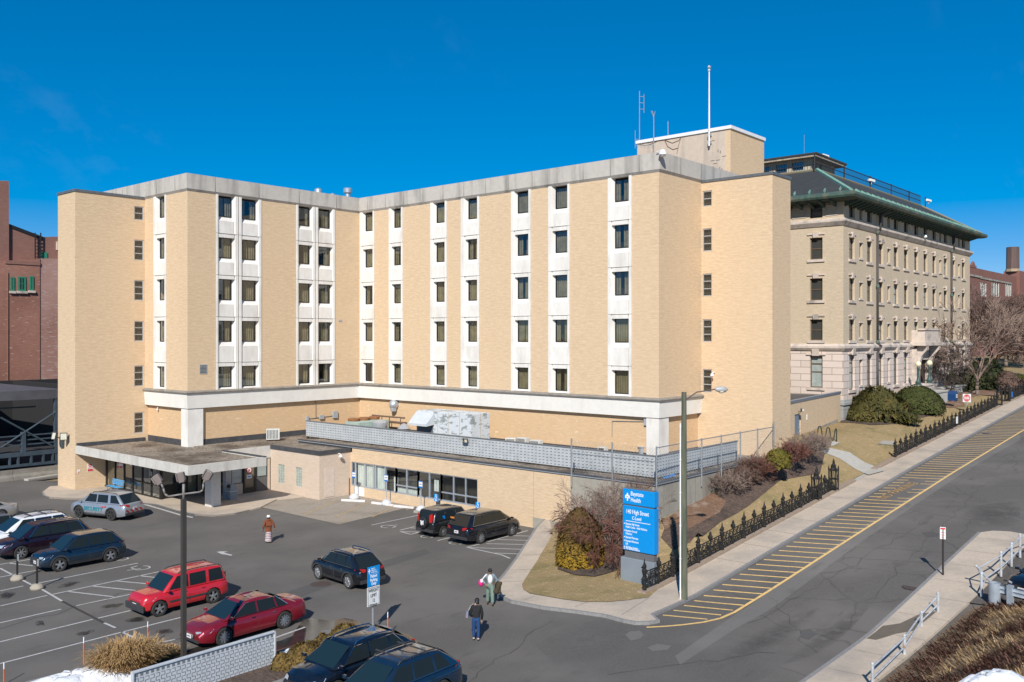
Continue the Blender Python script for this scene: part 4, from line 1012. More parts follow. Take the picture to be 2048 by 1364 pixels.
def lp_(pts, material, name='asphalt_patch', dz=.005): return drape(name, [gp(*p).xy[:] for p in pts], zero, dz, material, step=0)
lp_([(555,1190),(640,1162),(720,1135),(850,1098),(862,1106),(740,1145),(660,1172),(580,1202)], AD)
lp_([(520,1200),(555,1190),(580,1202),(540,1212)], AP)
# wet puddles near planter
lp_([(575,1295),(590,1262),(606,1240),(622,1236),(660,1242),(690,1236),(712,1241),(728,1253),(760,1258),(790,1264),(815,1268),(836,1283),(842,1292),(828,1306),(805,1300),(770,1285),(700,1280),(660,1290),(620,1300)], WET, 'puddle', .006)
lp_([(375,1300),(400,1292),(470,1295),(560,1282),(590,1270),(620,1262),(640,1275),(600,1300),(560,1312),(430,1320),(370,1318)], WET, 'puddle', .007)
lp_([(640,1262),(700,1252),(740,1262),(770,1275),(700,1277),(655,1275)], AP, 'asphalt_patch', .009)
for pts in ([(120,1170),(150,1160),(165,1163),(140,1175),(110,1178)],[(190,1215),(215,1208),(255,1205),(235,1216),(200,1219)],[(70,1245),(85,1238),(90,1252),(74,1256)],[(305,1262),(340,1255),(350,1266),(320,1272)],[(0,1190),(20,1180),(35,1185),(15,1200),(0,1203)],[(150,1268),(185,1255),(190,1262),(160,1276)],[(245,1238),(290,1232),(290,1243),(250,1245)],[(415,1240),(440,1225),(470,1222),(440,1238)]): lp_(pts, OILM, 'oil_stain', .006)
# concrete pad and entrance kerbs
lp_([(484,975),(560,970),(640,1001),(703,990),(830,1012),(678,1049),(520,1014),(495,1016),(470,1010)], PAD, 'concrete_apron', .012)
ck = [(84,984),(92,974),(118,968),(150,982),(212,984),(212,960),(330,900),(540,900),(560,965),(545,980),(525,1013),(500,1022),(470,1028),(430,1031),(390,1030),(350,1022),(310,1008),(270,1004),(220,999),(175,996),(110,994),(92,991)]
o = drape('entrance_pavement', [gp(x,y,.12).xy[:] for x,y in ck if y > 962]+[(37.6,81.3)][:0], zero, .12, CONC, step=0, thick=.3) if False else None
e = [gp(x,y,.12).xy[:] for x,y in ((84,984),(86,990),(98,994),(130,996),(175,997),(220,999),(270,1004),(310,1008),(350,1020),(390,1028),(430,1030),(470,1026),(500,1019),(522,1013))]
e += [(44,64.0),(46.38,63.5),(46.38,71),(42,74),(41.4,81.3),(34.99,81.32),(34.99,84.8),gp(100,972,.12).xy[:]]
drape('entrance_pavement', e, zero, .10, CONC, step=0, thick=.3)
strip('kerb', [gp(x,y,.12).xy[:] for x,y in ((84,984),(86,990),(98,994),(130,996),(175,997),(220,999),(270,1004),(310,1008),(350,1020),(390,1028),(430,1030),(470,1026),(500,1019))], .15, zero, .104, KERB, step=0, side=-1)
lp_([(285,1009),(320,1019),(360,1031),(385,1036),(386,1034),(362,1029),(322,1017),(288,1007)], WMK, 'salt_line', .006)
# painted lines
m = MB()
def c3l(*p): return [(x/3.5525, 980+y/3.5525) for x, y in p]
def c4l(*p): return [(350+x/3.552, 980+y/3.552) for x, y in p]
def c5l(*p): return [(800+x/7.877, 980+y/7.877) for x, y in p]
segs = [c3l((0,557),(225,675)), c3l((60,520),(235,540)), c3l((0,530),(225,492)), c3l((0,620),(255,572)), c3l((225,672),(980,520)), c3l((0,718),(165,683)), c3l((0,825),(335,750)), c3l((375,742),(1135,580)),
 c3l((485,722),(810,760)), c3l((655,683),(985,717)), c3l((825,647),(1100,672)), c3l((990,610),(1145,627)), c3l((1135,580),(1180,600)), c3l((0,945),(435,847)), c3l((540,823),(985,730)), c3l((0,1080),(660,920)), c3l((695,912),(960,850)),
 c3l((295,705),(440,790)), c3l((740,945),(820,980)), c3l((0,1235),(870,1010)), c3l((870,1010),(1290,905)), c3l((862,1008),(1050,1095)), c3l((1060,1100),(1335,1045)), c4l((0,1062),(90,1045)),
 c4l((1395,250),(1730,180)), c4l((700,1055),(925,975)), c5l((590,800),(840,738)), c5l((0,635),(230,578)), c5l((0,655),(170,700)), c5l((170,700),(310,665)), c5l((0,655),(290,665)), c5l((160,600),(270,603)),
 c5l((1050,905),(1250,855)), c5l((1390,815),(2015,640)), c5l((1740,720),(2048,728)), c5l((1540,782),(2048,797)), c5l((1365,847),(2005,862)), c5l((1090,908),(1940,937)), c5l((1050,905),(1600,1024)), c5l((1500,995),(1880,1010)), c5l((2048,728),(2100,732))]
for a, b in segs: gline(m, gp(*a), gp(*b), .12, zero, .010)
gline(m, gp(*c5l((1600,1024))[0]), gp(1020,1117), .12, zero, .01)
# wheelchair marks: ring plus back
def wch(px, py, s=1.0, mb=m, rot=0):
    c = gp(px, py); n = 12
    P = lambda x, y: Vector((c.x+s*(x*math.cos(rot)-y*math.sin(rot)), c.y+s*(x*math.sin(rot)+y*math.cos(rot))))
    pts = [P(.42*math.cos(t*PI/9), .42*math.sin(t*PI/9)) for t in range(3, 17)]
    pts2 = [P(-.1,.1), P(.1,.75)]; pts3 = [P(0,.35), P(.45,.35), P(.6,-.1)]
    for L in (pts, pts2, pts3):
        for a, b in zip(L, L[1:]): gline(mb, a, b, .09, zero, .010, 9)
wch(243,1118,.9,rot=1.6); wch(283,1136,1.1,rot=1.6); wch(775,1053,1.1,rot=-1.6); wch(853,1073,.9,rot=-1.6); wch(910,1086,.9,rot=-1.6)
m.mi = 0
def arrow(pts, mb=m): mb.poly(*[(gp(*p).x, gp(*p).y, .010) for p in pts])
arrow(c4l((295,440),(330,437),(375,438),(345,447),(410,462),(400,468),(335,455),(345,462)))
struct(m.build('parking_lines', WMK)); m = MB()
arrow([(1012,1258),(1045,1256),(1035,1261),(1068,1268),(1066,1272),(1030,1266),(1018,1270)])
arrow([(812,1107),(821,1105),(822,1108),(814,1110)])
struct(m.build('road_arrow', mat('worn_white', (.27,.26,.245), (.17,.16,.15), sc=4, lo=.45, hi=.6)))
m = MB()
for a, b in (c4l((915,178),(1145,75)), c4l((1130,200),(1375,85)), c4l((1400,195),(1560,115)), c4l((1640,145),(1665,135))): gline(m, gp(*a), gp(*b), .11, zero, .02)
cc = gp(693, 1040)
for t in range(0, 8): gline(m, (cc.x+.35*math.cos(t*PI/5), cc.y+.35*math.sin(t*PI/5)), (cc.x+.35*math.cos((t+1)*PI/5), cc.y+.35*math.sin((t+1)*PI/5)), .08, zero, .02, 9)
struct(m.build('parking_lines', YELF))
m = MB()
for a, b in (c3l((440,790),(740,945)), ((0,0),(0,0))):
    if a != b: gline(m, gp(*a), gp(*b), .14, zero, .009)
struct(m.build('tar_seam', mat('tar', (.035,.035,.037), rough=.5)))
m = MB(); r = random.Random(44)
for (x0, y0, x1, y1) in ((40,19.5,62,18.2),(46,16.2,75,17.5),(52,20.0,53.5,15.2),(66,20.2,68,15.5),(38,15.5,44,20.3),(80,18,112,17.4),(30,21,37,17),(24,24,34,27),(12,45,28,48)):
    n = max(4, int(abs(x1-x0)+abs(y1-y0))); P = [(x0+(x1-x0)*i/n+r.gauss(0,.18), y0+(y1-y0)*i/n+r.gauss(0,.16)) for i in range(n+1)]
    for a, b in zip(P, P[1:]): gline(m, a, b, r.uniform(.012,.032), st_, .012, 2)
struct(m.build('sealed_crack', mat('crack_seal', (.06,.056,.052), rough=.8)))
# manholes
def manhole(px, py, zf, r, label, dz=.012):
    p = gnd((px, py), zf); m = MB(); m.lathe((p.x,p.y,zf(p.x,p.y)+dz-.01), [(r,0),(r,.014),(r*.9,.016),(r*.88,.010),(.02,.012)], 20)
    o = m.build('manhole_cover', mat('manhole_iron', (.09,.065,.055), (.06,.045,.04), sc=8, rough=.8)); tag(o, label, 'manhole cover')
manhole(641,1168.5, zero, .58, 'round dark manhole cover behind the moving black car')
manhole(1824, 1175, st_, .5, 'rusty manhole cover by the kerb under the street sign')
manhole(1974, 867, st_, .45, 'round rust brown cover between the far yellow stripes')
# planter island between the parked cars
isl = [(13,30.2),(26.5,30.2),(28.2,30.8),(28.9,31.8),(28.2,33.0),(26.8,33.3),(17.5,33.6),(15.5,35.0),(12.5,34.8)]
isl2 = [gp(x,y,.12).xy[:] for x,y in ((785,1262),(783,1256),(770,1251),(750,1249),(735,1253),(720,1258))]
island = [(4,29.6),(27.5,30.0),gp(786,1270,.12).xy[:]]+isl2+[(24.5,33.0),(20.4,33.2),gp(352,1310,.1).xy[:],gp(310,1288,.1).xy[:],gp(293,1293,.1).xy[:],gp(170,1335,.1).xy[:],gp(60,1362,.1).xy[:],(4,36)]
drape('planter_kerb', island, zero, .13, KERB, step=0, thick=.3)
cx_ = sum(p[0] for p in island)/len(island); cy_ = sum(p[1] for p in island)/len(island)
drape('planting_bed', [(cx_+(p[0]-cx_)*.975, cy_+(p[1]-cy_)*.9) for p in island], zero, .137, MULCH, step=0)
# bank at the lower right
def bank(x, y):
    return sz(x) + .1 + 1.5*sm((12.2-y)/5.5)*sm((50-x)/5)*sm((x-14)/6)
drape('bank', [(20,12.15),(36,12.2),(42,12.1),(47.5,11.7),(50,9.5),(50,-6),(20,-6)], bank, 0, mat('bank_soil', (.15,.10,.06), (.2,.14,.085), sc=3, rough=1), step=1, stepy=1)
# snow
def snow(cx, cy, rx, ry, h, label, zf=zero, seed=1, rot=0):
    r = random.Random(seed); m = MB(); n = 28; k = 7; vsn = []
    wob = [1+.25*r.random()*math.sin(i*1.7)+.12*math.sin(i*.9+seed) for i in range(n)]
    for j in range(k+1):
        for i in range(n):
            t = 2*PI*i/n; rr = (1-j/k)*wob[i]; x = rx*rr*math.cos(t); y = ry*rr*math.sin(t); X = cx+x*math.cos(rot)-y*math.sin(rot); Y = cy+x*math.sin(rot)+y*math.cos(rot)
            vsn.append((X, Y, zf(X,Y)-.02+h*sm(j/k*1.3)*(1+.25*r.random()-.1)))
    m.add(vsn, [(j*n+i,j*n+(i+1)%n,(j+1)*n+(i+1)%n,(j+1)*n+i) for j in range(k) for i in range(n)]+[tuple(range(k*n,(k+1)*n))])
    o = m.build('snow_heap', SNOWM, smooth=True); return tag(o, label, 'snow', kind=None)
p = gp(170,1368,.1); snow(p.x-.6, p.y-.3, 3.2, 1.7, .75, 'dirty snow heap at the bottom left beside the dry grass clump', seed=3, rot=-.2)
p = gp(600,1306,.1); snow(p.x-.6, p.y+.1, 1.9, .55, .32, 'snow strip behind the three brown yews', seed=5, rot=.25)
p = gp(640,1352,.1); snow(p.x+.2, p.y-.6, 2.9, .9, .2, 'flat snow band between the brown yews and the black parked car', seed=8, rot=.3)
p = gp(1940,1402,.9); snow(p.x, p.y-.5, 2.1, 1.2, .6, 'large clean snow heap on the bank at the bottom right', bank, seed=11, rot=-.7)
# ---------------------------------------------------------------- connector with sloped concrete foot
con = thing('link_building', 'low tan link wing with a blue grey door beside the right stair tower', 'building', (74, 33, 4.6))
CF = Fac((70.83, 32.2), (90.6, 34.5)); zc = 8.0
dc0, dc1 = CF.s(1589.5), CF.s(1601)
m = MB(); CF.wall(m, 4.0, zc-.1, [(dc0, dc1, 4.5, CF.z(1595, 828))], .12); m.build('wall', TAN, con)
m = MB(); CF.box(m, dc0, dc1, -.13, -.08, 4.5, CF.z(1595, 828)); d = m.build('door', mat('blue_grey_door', (.19,.235,.29), rough=.5), con)
m = MB(); CF.box(m, dc1-.2, dc1-.12, -.08, 0, 5.5, 5.7); q = m.build('handle', ALU, None, world=False); q.parent = d; q.location = (0,0,0)
m = MB(); CF.prof(m, -.1, CF.L+.1, [(-.3,zc-.12),(.05,zc-.12),(.08,zc+.12),(-.3,zc+.12)]); m.build('coping', mat('blue_coping', (.30,.34,.40), rough=.4, metal=.4), con)
m = MB(); a = CF.s(1601); m.add([CF.pt(a,.02,3.9), CF.pt(CF.L-1,.02,3.9), CF.pt(CF.L-1,.02,5.4), CF.pt(a+.5,.02,4.9)], [(0,1,2,3)]); m.build('concrete_foot', WALLC, con)
m = MB(); m.add([CF.pt(0,-.3,zc-.3), CF.pt(CF.L,-.3,zc-.3), CF.pt(CF.L,-6,zc-.3), CF.pt(0,-8,zc-.3)], [(0,1,2,3)]); m.mi=1; m.box(70.9,44,3,91.3,44.2,zc+.3); m.build('roof', [mat('dark_membrane', (.10,.09,.085), rough=.9), COPE], con)
m = MB(); a = CF.s(1613.5); CF.box(m, a-.1, a+.22, 0, .03, CF.z(1613,840), CF.z(1613,829)); tag(m.build('door_plate', WHITE), 'small white plate on the tan link wall right of the grey door', 'plate')
floods(CF.pt(CF.s(1596), .05, CF.z(1596, 822)), [(-.3,-1,.1)], 'dark wall light above the blue grey door', .13, .3)
# ---------------------------------------------------------------- the old hospital: stone base, brick shaft, copper eaves
OX, OY = 91.4, 34.5; OX1 = 139.0; YB = 64
old = thing('old_stone_building', 'old buff brick building with stone base, green copper eaves and dark hipped roof', 'building', (OX, OY, 5))
OL = Fac((OX, OY), (OX1, OY)); OS = Fac((OX, YB), (OX, OY))
OBR = brickmat('buff_brick', (.60,.485,.35), (.51,.405,.285), (.54,.445,.335), c2x=(.34,.28,.19), streak=.5, big=(.52,.42,.28), bumps=.2)
STN = brickmat('coursed_stone', (.68,.57,.50), (.60,.50,.43), (.22,.17,.14), bw=2.0, bh=.63, msz=.03, streak=.3, c2x=(.48,.39,.33), big=(.56,.46,.39), bumps=1)
GRN = brickmat('granite_base', (.36,.36,.34), (.30,.30,.29), (.2,.2,.19), bw=1.6, bh=.8, msz=.03, streak=.3, bumps=.8)
STO = mat('trim_stone', (.60,.51,.44), (.53,.45,.38), sc=3, rough=.9, c3=(.32,.28,.25), sc3=.9)
BRN = mat('brown_frame', (.13,.085,.05), rough=.6)
COP = mat('green_copper', (.075,.13,.105), (.045,.085,.07), sc=2.2, rough=.6, c3=(.19,.165,.11), sc3=.8, stretch=(1,1,.4))
COPL = mat('pale_copper', (.22,.40,.32), (.15,.30,.24), sc=3, rough=.7)
SLATE = brickmat('slate_roof', (.030,.034,.038), (.045,.048,.05), (.02,.02,.022), bw=.4, bh=.2, msz=.015, streak=.4, c2x=(.055,.06,.06), big=(.025,.028,.03), bumps=.4)
z_g = 6.9; z_s = 12.55; z_c = 25.3; z_e = 27.5
fl = [(21.65,23.9),(17.4,19.68),(13.25,15.42)]; big = [(1698.5,1707.8),(1734,1742.3),(1757,1764.3),(1787.5,1794.2),(1808,1814.5),(1828.5,1834.3),(1847.3,1853.3),(1865,1870.6),(1887.8,1893),(1904,1908.7),(1924,1929)]
small = [(1719,1723.7),(1775,1779.3),(1878.5,1882.2),(1916,1919.3)]
wins = []   # facade, a0, a1, z0, z1, kind
for a, b in big:
    s0 = OL.s(a); s1 = s0+1.55
    for z0, z1 in fl: wins.append((OL, s0, s1, z0, z1, 'b'))
    wins.append((OL, s0, s1, 25.95, 27.45, 'a'))
    if not 1810 < a < 1860: wins.append((OL, s0, s1, 8.1, 11.7, 'g'))
for a, b in small:
    s0 = OL.s(a); s1 = s0+.85
    for z0, z1 in fl: wins.append((OL, s0, s1, z0+.3, z1-.35, 's'))
    wins.append((OL, s0, s1, 25.95, 27.4, 'a')); wins.append((OL, s0, s1, 8.5, 11.2, 's'))
a0, a1 = OS.s(1619.5), OS.s(1645)
for z0, z1 in fl: wins.append((OS, a0, a1, z0, z1, 'b'))
wins.append((OS, a0, a1, 25.95, 27.5, 'a')); wins.append((OS, a0, a1, 8.35, 11.6, 'g'))
for f, nm in ((OL, 'side'), (OS, 'end')):
    for z0, z1, mt, lab in ((2, z_g, GRN, 'granite_base'), (z_g, z_s, STN, 'stone_storey'), (z_s, z_c, OBR, 'brick_wall'), (z_c, z_e, OBR, 'attic_wall')):
        m = MB(); f.wall(m, z0, z1, [(w[1], w[2], w[3], w[4]) for w in wins if w[0] is f and z0 <= w[3] < z1 and w[4] <= z1], .32); m.build(lab, mt, old)
rr = random.Random(12)
shade_pane = glassmat('shaded_glass', refl=.10, dark=(.06,.06,.055)); pale_pane = mat('blind_pane', (.36,.40,.38), (.28,.32,.3), sc=2, rough=.15)
for (f, a0, a1, z0, z1, kd) in wins:
    m = MB(); dp = .30; fw = .1
    f.box(m, a0, a0+fw, -dp-.05, -dp+.06, z0, z1); f.box(m, a1-fw, a1, -dp-.05, -dp+.06, z0, z1); f.box(m, a0+fw, a1-fw, -dp-.05, -dp+.06, z1-fw, z1); f.box(m, a0+fw, a1-fw, -dp-.05, -dp+.06, z0, z0+fw); f.box(m, a0+fw, a1-fw, -dp-.04, -dp+.05, (z0+z1)/2-.05, (z0+z1)/2+.05)
    if kd == 'g': f.box(m, a0+fw, a1-fw, -dp-.04, -dp+.05, z1-.85, z1-.72)
    w_ = m.build('window', BRN if kd != 'a' else BRONZE, old)
    m = MB(); m.poly(f.pt(a0,-dp,z0), f.pt(a1,-dp,z0), f.pt(a1,-dp,z1), f.pt(a0,-dp,z1)); q = m.build('pane', (pale_pane if (rr.random() < .2 or (kd == 'g' and f is OS)) and kd != 'a' else shade_pane), None, world=False); q.parent = w_
    if kd in 'bg':
        m = MB(); f.box(m, a0-.25, a1+.25, 0, .14, z0-.28, z0) ; q = m.build('sill', STO, None, world=False); q.parent = w_
        m = MB(); c = (a0+a1)/2
        if kd == 'b': f.prof(m, c-.28, c+.28, [(0,z1),(.2,z1),(.26,z1+.55),(0,z1+.55)]); f.box(m, a0-.25, c-.3, 0, .12, z1+.3, z1+.42); f.box(m, c+.3, a1+.25, 0, .12, z1+.3, z1+.42)
        else: f.prof(m, c-.35, c+.35, [(0,z1+.05),(.22,z1+.05),(.32,z1+.75),(0,z1+.75)]); f.box(m, a0-.35, c-.36, 0, .14, z1+.12, z1+.26); f.box(m, c+.36, a1+.35, 0, .14, z1+.12, z1+.26)
        q = m.build('keystone', STO, None, world=False); q.parent = w_
    elif kd == 's':
        m = MB(); f.box(m, a0-.15, a1+.15, 0, .1, z0-.2, z0); q = m.build('sill', STO, None, world=False); q.parent = w_; m = MB(); f.box(m, a0-.12, a1+.12, 0, .07, z1, z1+.13); q = m.build('lintel', STO, None, world=False); q.parent = w_
op_ = [(OX, YB), (OX, OY), (OX1, OY), (OX1, YB)]
m = MB(); ring(m, [(-.1,z_g-.25),(.14,z_g-.25),(.14,z_g),(.02,z_g+.3),(-.1,z_g+.3)], op_); m.build('water_table', GRN, old)
m = MB(); ring(m, [(-.1,z_s-.35),(.12,z_s-.35),(.3,z_s-.1),(.3,z_s+.1),(.02,z_s+.35),(-.1,z_s+.35)], op_); m.build('belt_course', STO, old)
m = MB(); ring(m, [(-.1,z_c-.3),(.1,z_c-.3),(.38,z_c+.1),(.38,z_c+.3),(.0,z_c+.5),(-.1,z_c+.5)], op_); m.build('cornice', STO, old)
Fac(op_[2], op_[3]).wall(m := MB(), 2, z_e, [], 0); m.build('rear_wall', OBR, old)
# attic panels
for i in range(len(big)-1):
    a = OL.s(big[i][0])+2.0; b = OL.s(big[i+1][0])-.45
    if b-a > .8 and not any(a-.9 < OL.s(s[0]) < b for s in small):
        m = MB()
        for (u0,u1,v0,v1) in ((a,b,26.05,26.12),(a,b,27.2,27.27),(a,a+.07,26.12,27.2),(b-.07,b,26.12,27.2)): OL.box(m, u0, u1, 0, .06, v0, v1)
        m.build('attic_panel', STO, old)
for a, b in ((OS.s(1584), OS.s(1612)), (OS.s(1652), OS.s(1675))):
    m = MB()
    for (u0,u1,v0,v1) in ((a,b,26.05,26.12),(a,b,27.1,27.17),(a,a+.07,26.12,27.1),(b-.07,b,26.12,27.1)): OS.box(m, u0, u1, 0, .06, v0, v1)
    m.build('attic_panel', STO, old)
# eaves, brackets, roof, deck
ov = 1.75
m = MB(); ring(m, [(-.4,27.35),(ov-.2,27.55),(ov-.2,27.65),(-.4,27.6)], op_); m.build('soffit', mat('soffit_green', (.06,.08,.065)), old)
m = MB(); ring(m, [(ov-.25,27.6),(ov,27.6),(ov+.12,27.8),(ov+.12,28.05),(ov-.1,28.15),(ov-.6,28.3),(ov-.6,27.7)], op_); m.build('copper_gutter', COP, old)
m = MB()
for f, L0, L1 in ((OL, 0, OL.L), (OS, OS.L-13, OS.L)):
    a = L0+.4
    while a < L1: m = MB(); f.prof(m, a-.12, a+.12, [(.0,26.95),(.25,27.0),(ov-.35,27.35),(ov-.35,27.56),(0,27.42)]); a += 1.18; m.build('eave_bracket', mat('bracket_green', (.05,.085,.07)), old)
ex0, ey0, ex1, ey1 = OX-ov+.5, OY-ov+.5, OX1+ov-.5, YB; dx0, dy0, dx1, dy1 = 99.5, 40.5, 137.2, 58
zr = 32.4
m = MB(); m.add([(ex0,ey0,28.2),(ex1,ey0,28.2),(dx1,dy0,zr),(dx0,dy0,zr),(ex0,ey1,28.2),(dx0,dy1,zr),(dx1,dy1,zr),(ex1,ey1,28.2)], [(0,1,2,3),(0,3,5,4),(3,2,6,5),(1,7,6,2)]); m.build('slate_roof', SLATE, old)
m = MB(); m.cyl((ex0,ey0,28.24),(dx0,dy0,zr+.06), .22, n=6); m.build('copper_hip', COPL, old)
m = MB(); m.cyl((ex1,ey0,28.24),(dx1,dy0,zr+.06), .16, n=6)
for a, b in (((dx0,dy0),(dx1,dy0)),((dx0,dy0),(dx0,dy1))): m.cyl((*a,zr+.05),(*b,zr+.05), .15, n=6)
m.build('deck_edge', mat('rusty_edge', (.25,.17,.09), (.14,.2,.15), sc=1), old)
for k in range(1, 30):
    x = OX+k*1.6; m = MB()
    if x < OX1: m.obox((x, OY-ov+.9, 28.55), (1,0,0), (0,1,.7), (0,-.7,1), .03, .3, .14); m.build('snow_guard', COPL, old)
for k in range(8): m = MB(); m.obox((OX-ov+.9, OY+k*1.6, 28.55), (0,1,0), (1,0,.7), (-.7,0,1), .03, .3, .14); m.build('snow_guard', COPL, old)
# roof railing
rl = thing('roof_railing', 'black iron railing around the flat deck of the old building', 'railing', (dx0, dy0, zr))
def rail(mb, a, b, z0, h, sp_=.32):
    a = Vector(a); b = Vector(b); L = (b-a).length; d = (b-a)/L; k = 0
    for z in (z0+.1, z0+h*.55, z0+h): mb.cyl((a.x,a.y,z), (b.x,b.y,z), .05, n=4)
    while k < L: p = a+d*k; mb.cyl((p.x,p.y,z0), (p.x,p.y,z0+h+.12), .025, n=4); k += sp_
IRON = mat('black_iron', (.022,.022,.024), rough=.5)
m = MB(); rail(m, (dx0-.1,dy0+.1), (dx1,dy0+.1), zr, 1.5); m.build('long_side', IRON, rl)
m = MB(); rail(m, (dx0,dy0+.2), (dx0,dy0+16), zr, 1.3); m.build('short_side', IRON, rl)
for px in (1631, 1690, 1742, 1784, 1820, 1852):
    m = MB(); a, D = onY(px, dy0); m.cyl((a,dy0+.1,zr),(a,dy0+.1,zr+1.7), .08, n=6); m.build('post', IRON, rl)
# cupola
cx0, cy0 = 101.3, 42.0; cx1, cy1 = 108.5, 50
cup = thing('roof_cupola', 'small windowed penthouse with a flat overhanging roof on top of the old building', 'cupola', (cx0, cy0, zr))
m = MB(); cfl = Fac((cx0, cy1), (cx0, cy0)); cfr = Fac((cx0, cy0), (cx1, cy0)); zc0, zc1 = zr, 34.2
h1 = [(cfl.L-6.6,cfl.L-5.1,33.0,33.9),(cfl.L-4.3,cfl.L-2.9,32.9,33.95),(cfl.L-2.3,cfl.L-.9,33,33.95)]
h2 = [(.9,1.8,32.9,33.9),(2.4,3.3,32.9,33.9)]
cfl.wall(m, zc0, zc1, h1, .2); cfr.wall(m, zc0, zc1, h2, .2); m.build('wall', mat('cupola_cream', (.5,.44,.34), rough=.8), cup)
for f, hh_ in ((cfl, h1), (cfr, h2)):
    for h in hh_: m = MB(); f.box(m, h[0], h[1], -.25, -.18, h[2], h[3]); m.build('window', GLASSD, cup)
m = MB(); m.prism([(cx0-1.1,cy0-1.1),(cx1+1.1,cy0-1.1),(cx1+1.1,cy1+1.1),(cx0-1.1,cy1+1.1)], 34.45, 34.65); m.mi = 1; m.prism([(cx0-1.0,cy0-1.0),(cx1+1.0,cy0-1.0),(cx1+1.0,cy1+1.0),(cx0-1.0,cy1+1.0)], 34.2, 34.45); m.build('flat_roof', [SLATE, mat('eave_cream', (.45,.38,.28), (.25,.2,.15), sc=3)], cup)
m = MB(); m.cyl((cx0+.5,cy0+1,34.6),(cx0+.5,cy0+1,37.2), .014, n=4); m.build('whip_aerial', STEEL, cup)
for (px, py, yy, lb) in ((1650,312,cy0-.8,'white camera on the roof corner of the cupola'),(1743,361,dy0-.1,'white camera halfway along the roof railing'),(1857,401,dy0-.1,'white camera at the far end of the roof railing')):
    a, D = onY(px, yy); z = zat(py, D); t = thing('security_camera', lb, 'camera', (a, yy, z)); m = MB(); m.obox((a,yy,z),(1,-.3,-.1),(0,1,0),(0,0,1),.5,.18,.16); m.build('housing', WHITE, t, bevel=.04); m = MB(); m.cyl((a,yy,z-.5),(a,yy,z), .06); m.build('bracket', STEEL, t)
f = OL; camthing(f, 1842, 474, .5, 'white camera on the cornice of the old building', .22)
# downspouts
for px, lb in ((1752, 'near dark downpipe running from the copper gutter to the stone base'), (1900.5, 'far dark downpipe partly behind the bare trees')):
    s = OL.s(px); t = thing('downpipe', lb, 'downpipe', OL.pt(s, .2, 6)); m = MB()
    m.tube([OL.pt(s+2.4,ov-.2,27.7), OL.pt(s,.5,26.9), OL.pt(s,.48,25.2), OL.pt(s,.2,24.9), OL.pt(s,.2,12.9), OL.pt(s+.3,.5,12.6), OL.pt(s,.2,12.0), OL.pt(s,.2,7.2), OL.pt(s+.4,.4,6.7), OL.pt(s+.4,.3,5.4)], .11, 7); m.build('pipe', mat('pipe_brown', (.075,.065,.06), rough=.6), t, smooth=True)
    m = MB()
    for z in (12.9, 19, 24.9): m.lathe(OL.pt(s,.2,z), [(.2,0),(.2,.25),(.12,.35)], 8)
    m.build('collar', COP, t)
# entrance with balcony hood, steps, lamps
ea, eb = OL.s(1826), OL.s(1853); ec = (ea+eb)/2
ent = thing('stone_entrance', 'carved stone doorway with a balcony hood on curved brackets', 'entrance', OL.pt(ec, .5, 6.5))
m = MB(); OL.box(m, ea-.4, ea+.9, 0, .55, 6.3, 12.2); m.mi=0; OL.box(m, eb-.9, eb+.4, 0, .55, 6.3, 12.2); OL.box(m, ea+.9, eb-.9, 0, .5, 10.8, 12.2); m.build('door_surround', STO, ent)
m = MB(); OL.box(m, ea+.9, eb-.9, 0, .1, 6.3, 10.8); m.build('door', mat('old_door', (.06,.04,.03)), ent)
m = MB(); OL.box(m, ea-.9, eb+.9, 0, 1.7, 12.55, 12.95); OL.box(m, ea-.5, eb+.5, .9, 1.5, 12.95, 14.4); OL.box(m, ea-.7, eb+.7, .8, 1.6, 14.4, 14.6); OL.box(m, ea-.5, ea+.1, 0, .9, 12.95, 14.4); OL.box(m, eb-.1, eb+.5, 0, .9, 12.95, 14.4); m.build('balcony', STO, ent)
for a in (ea+.25, eb-.25):
    m = MB(); OL.prof(m, a-.35, a+.35, [(.5,9.6),(.7,9.7),(.75,10.4),(1.0,11.3),(1.6,12.0),(1.65,12.55),(.5,12.55)]); m.build('bracket', STO, ent)
stp = thing('entrance_steps', 'pale stone steps with low parapet walls beside the old entrance', 'steps', OL.pt(ec, 3, 5.5))
def wy(px0, px1, py0, py1, dy, th, name, mt, par):
    y = OY-dy; x0, D0 = onY(px0, y); x1, D1 = onY(px1, y); z1, z0 = zat(py0, D0), zat(py1, D0); m = MB(); m.box(x0, y, z0-2.2, x1, y+th, z1); m.box(x0-.1, y-.1, z1, x1+.1, y+th+.1, z1+.18); m.build(name, mt, par)
PST = mat('pale_stone', (.50,.48,.43), (.43,.41,.37), sc=2, rough=.85)
wy(1862, 1895, 788, 806, 3.6, 1.0, 'low_wall', PST, stp); wy(1888, 1931, 778, 796, 2.0, .8, 'parapet_wall', PST, stp); wy(1850, 1866, 772, 784, 2.2, 1.2, 'lamp_plinth', STO, stp); wy(1829, 1849, 776, 792, 2.2, 1.2, 'lamp_plinth', STO, stp)
m = MB()
for k in range(5): OL.box(m, ea, eb+2, .5+k*.4, .9+k*.4, 4.8, 6.5-k*.28)
m.build('step', PST, stp)
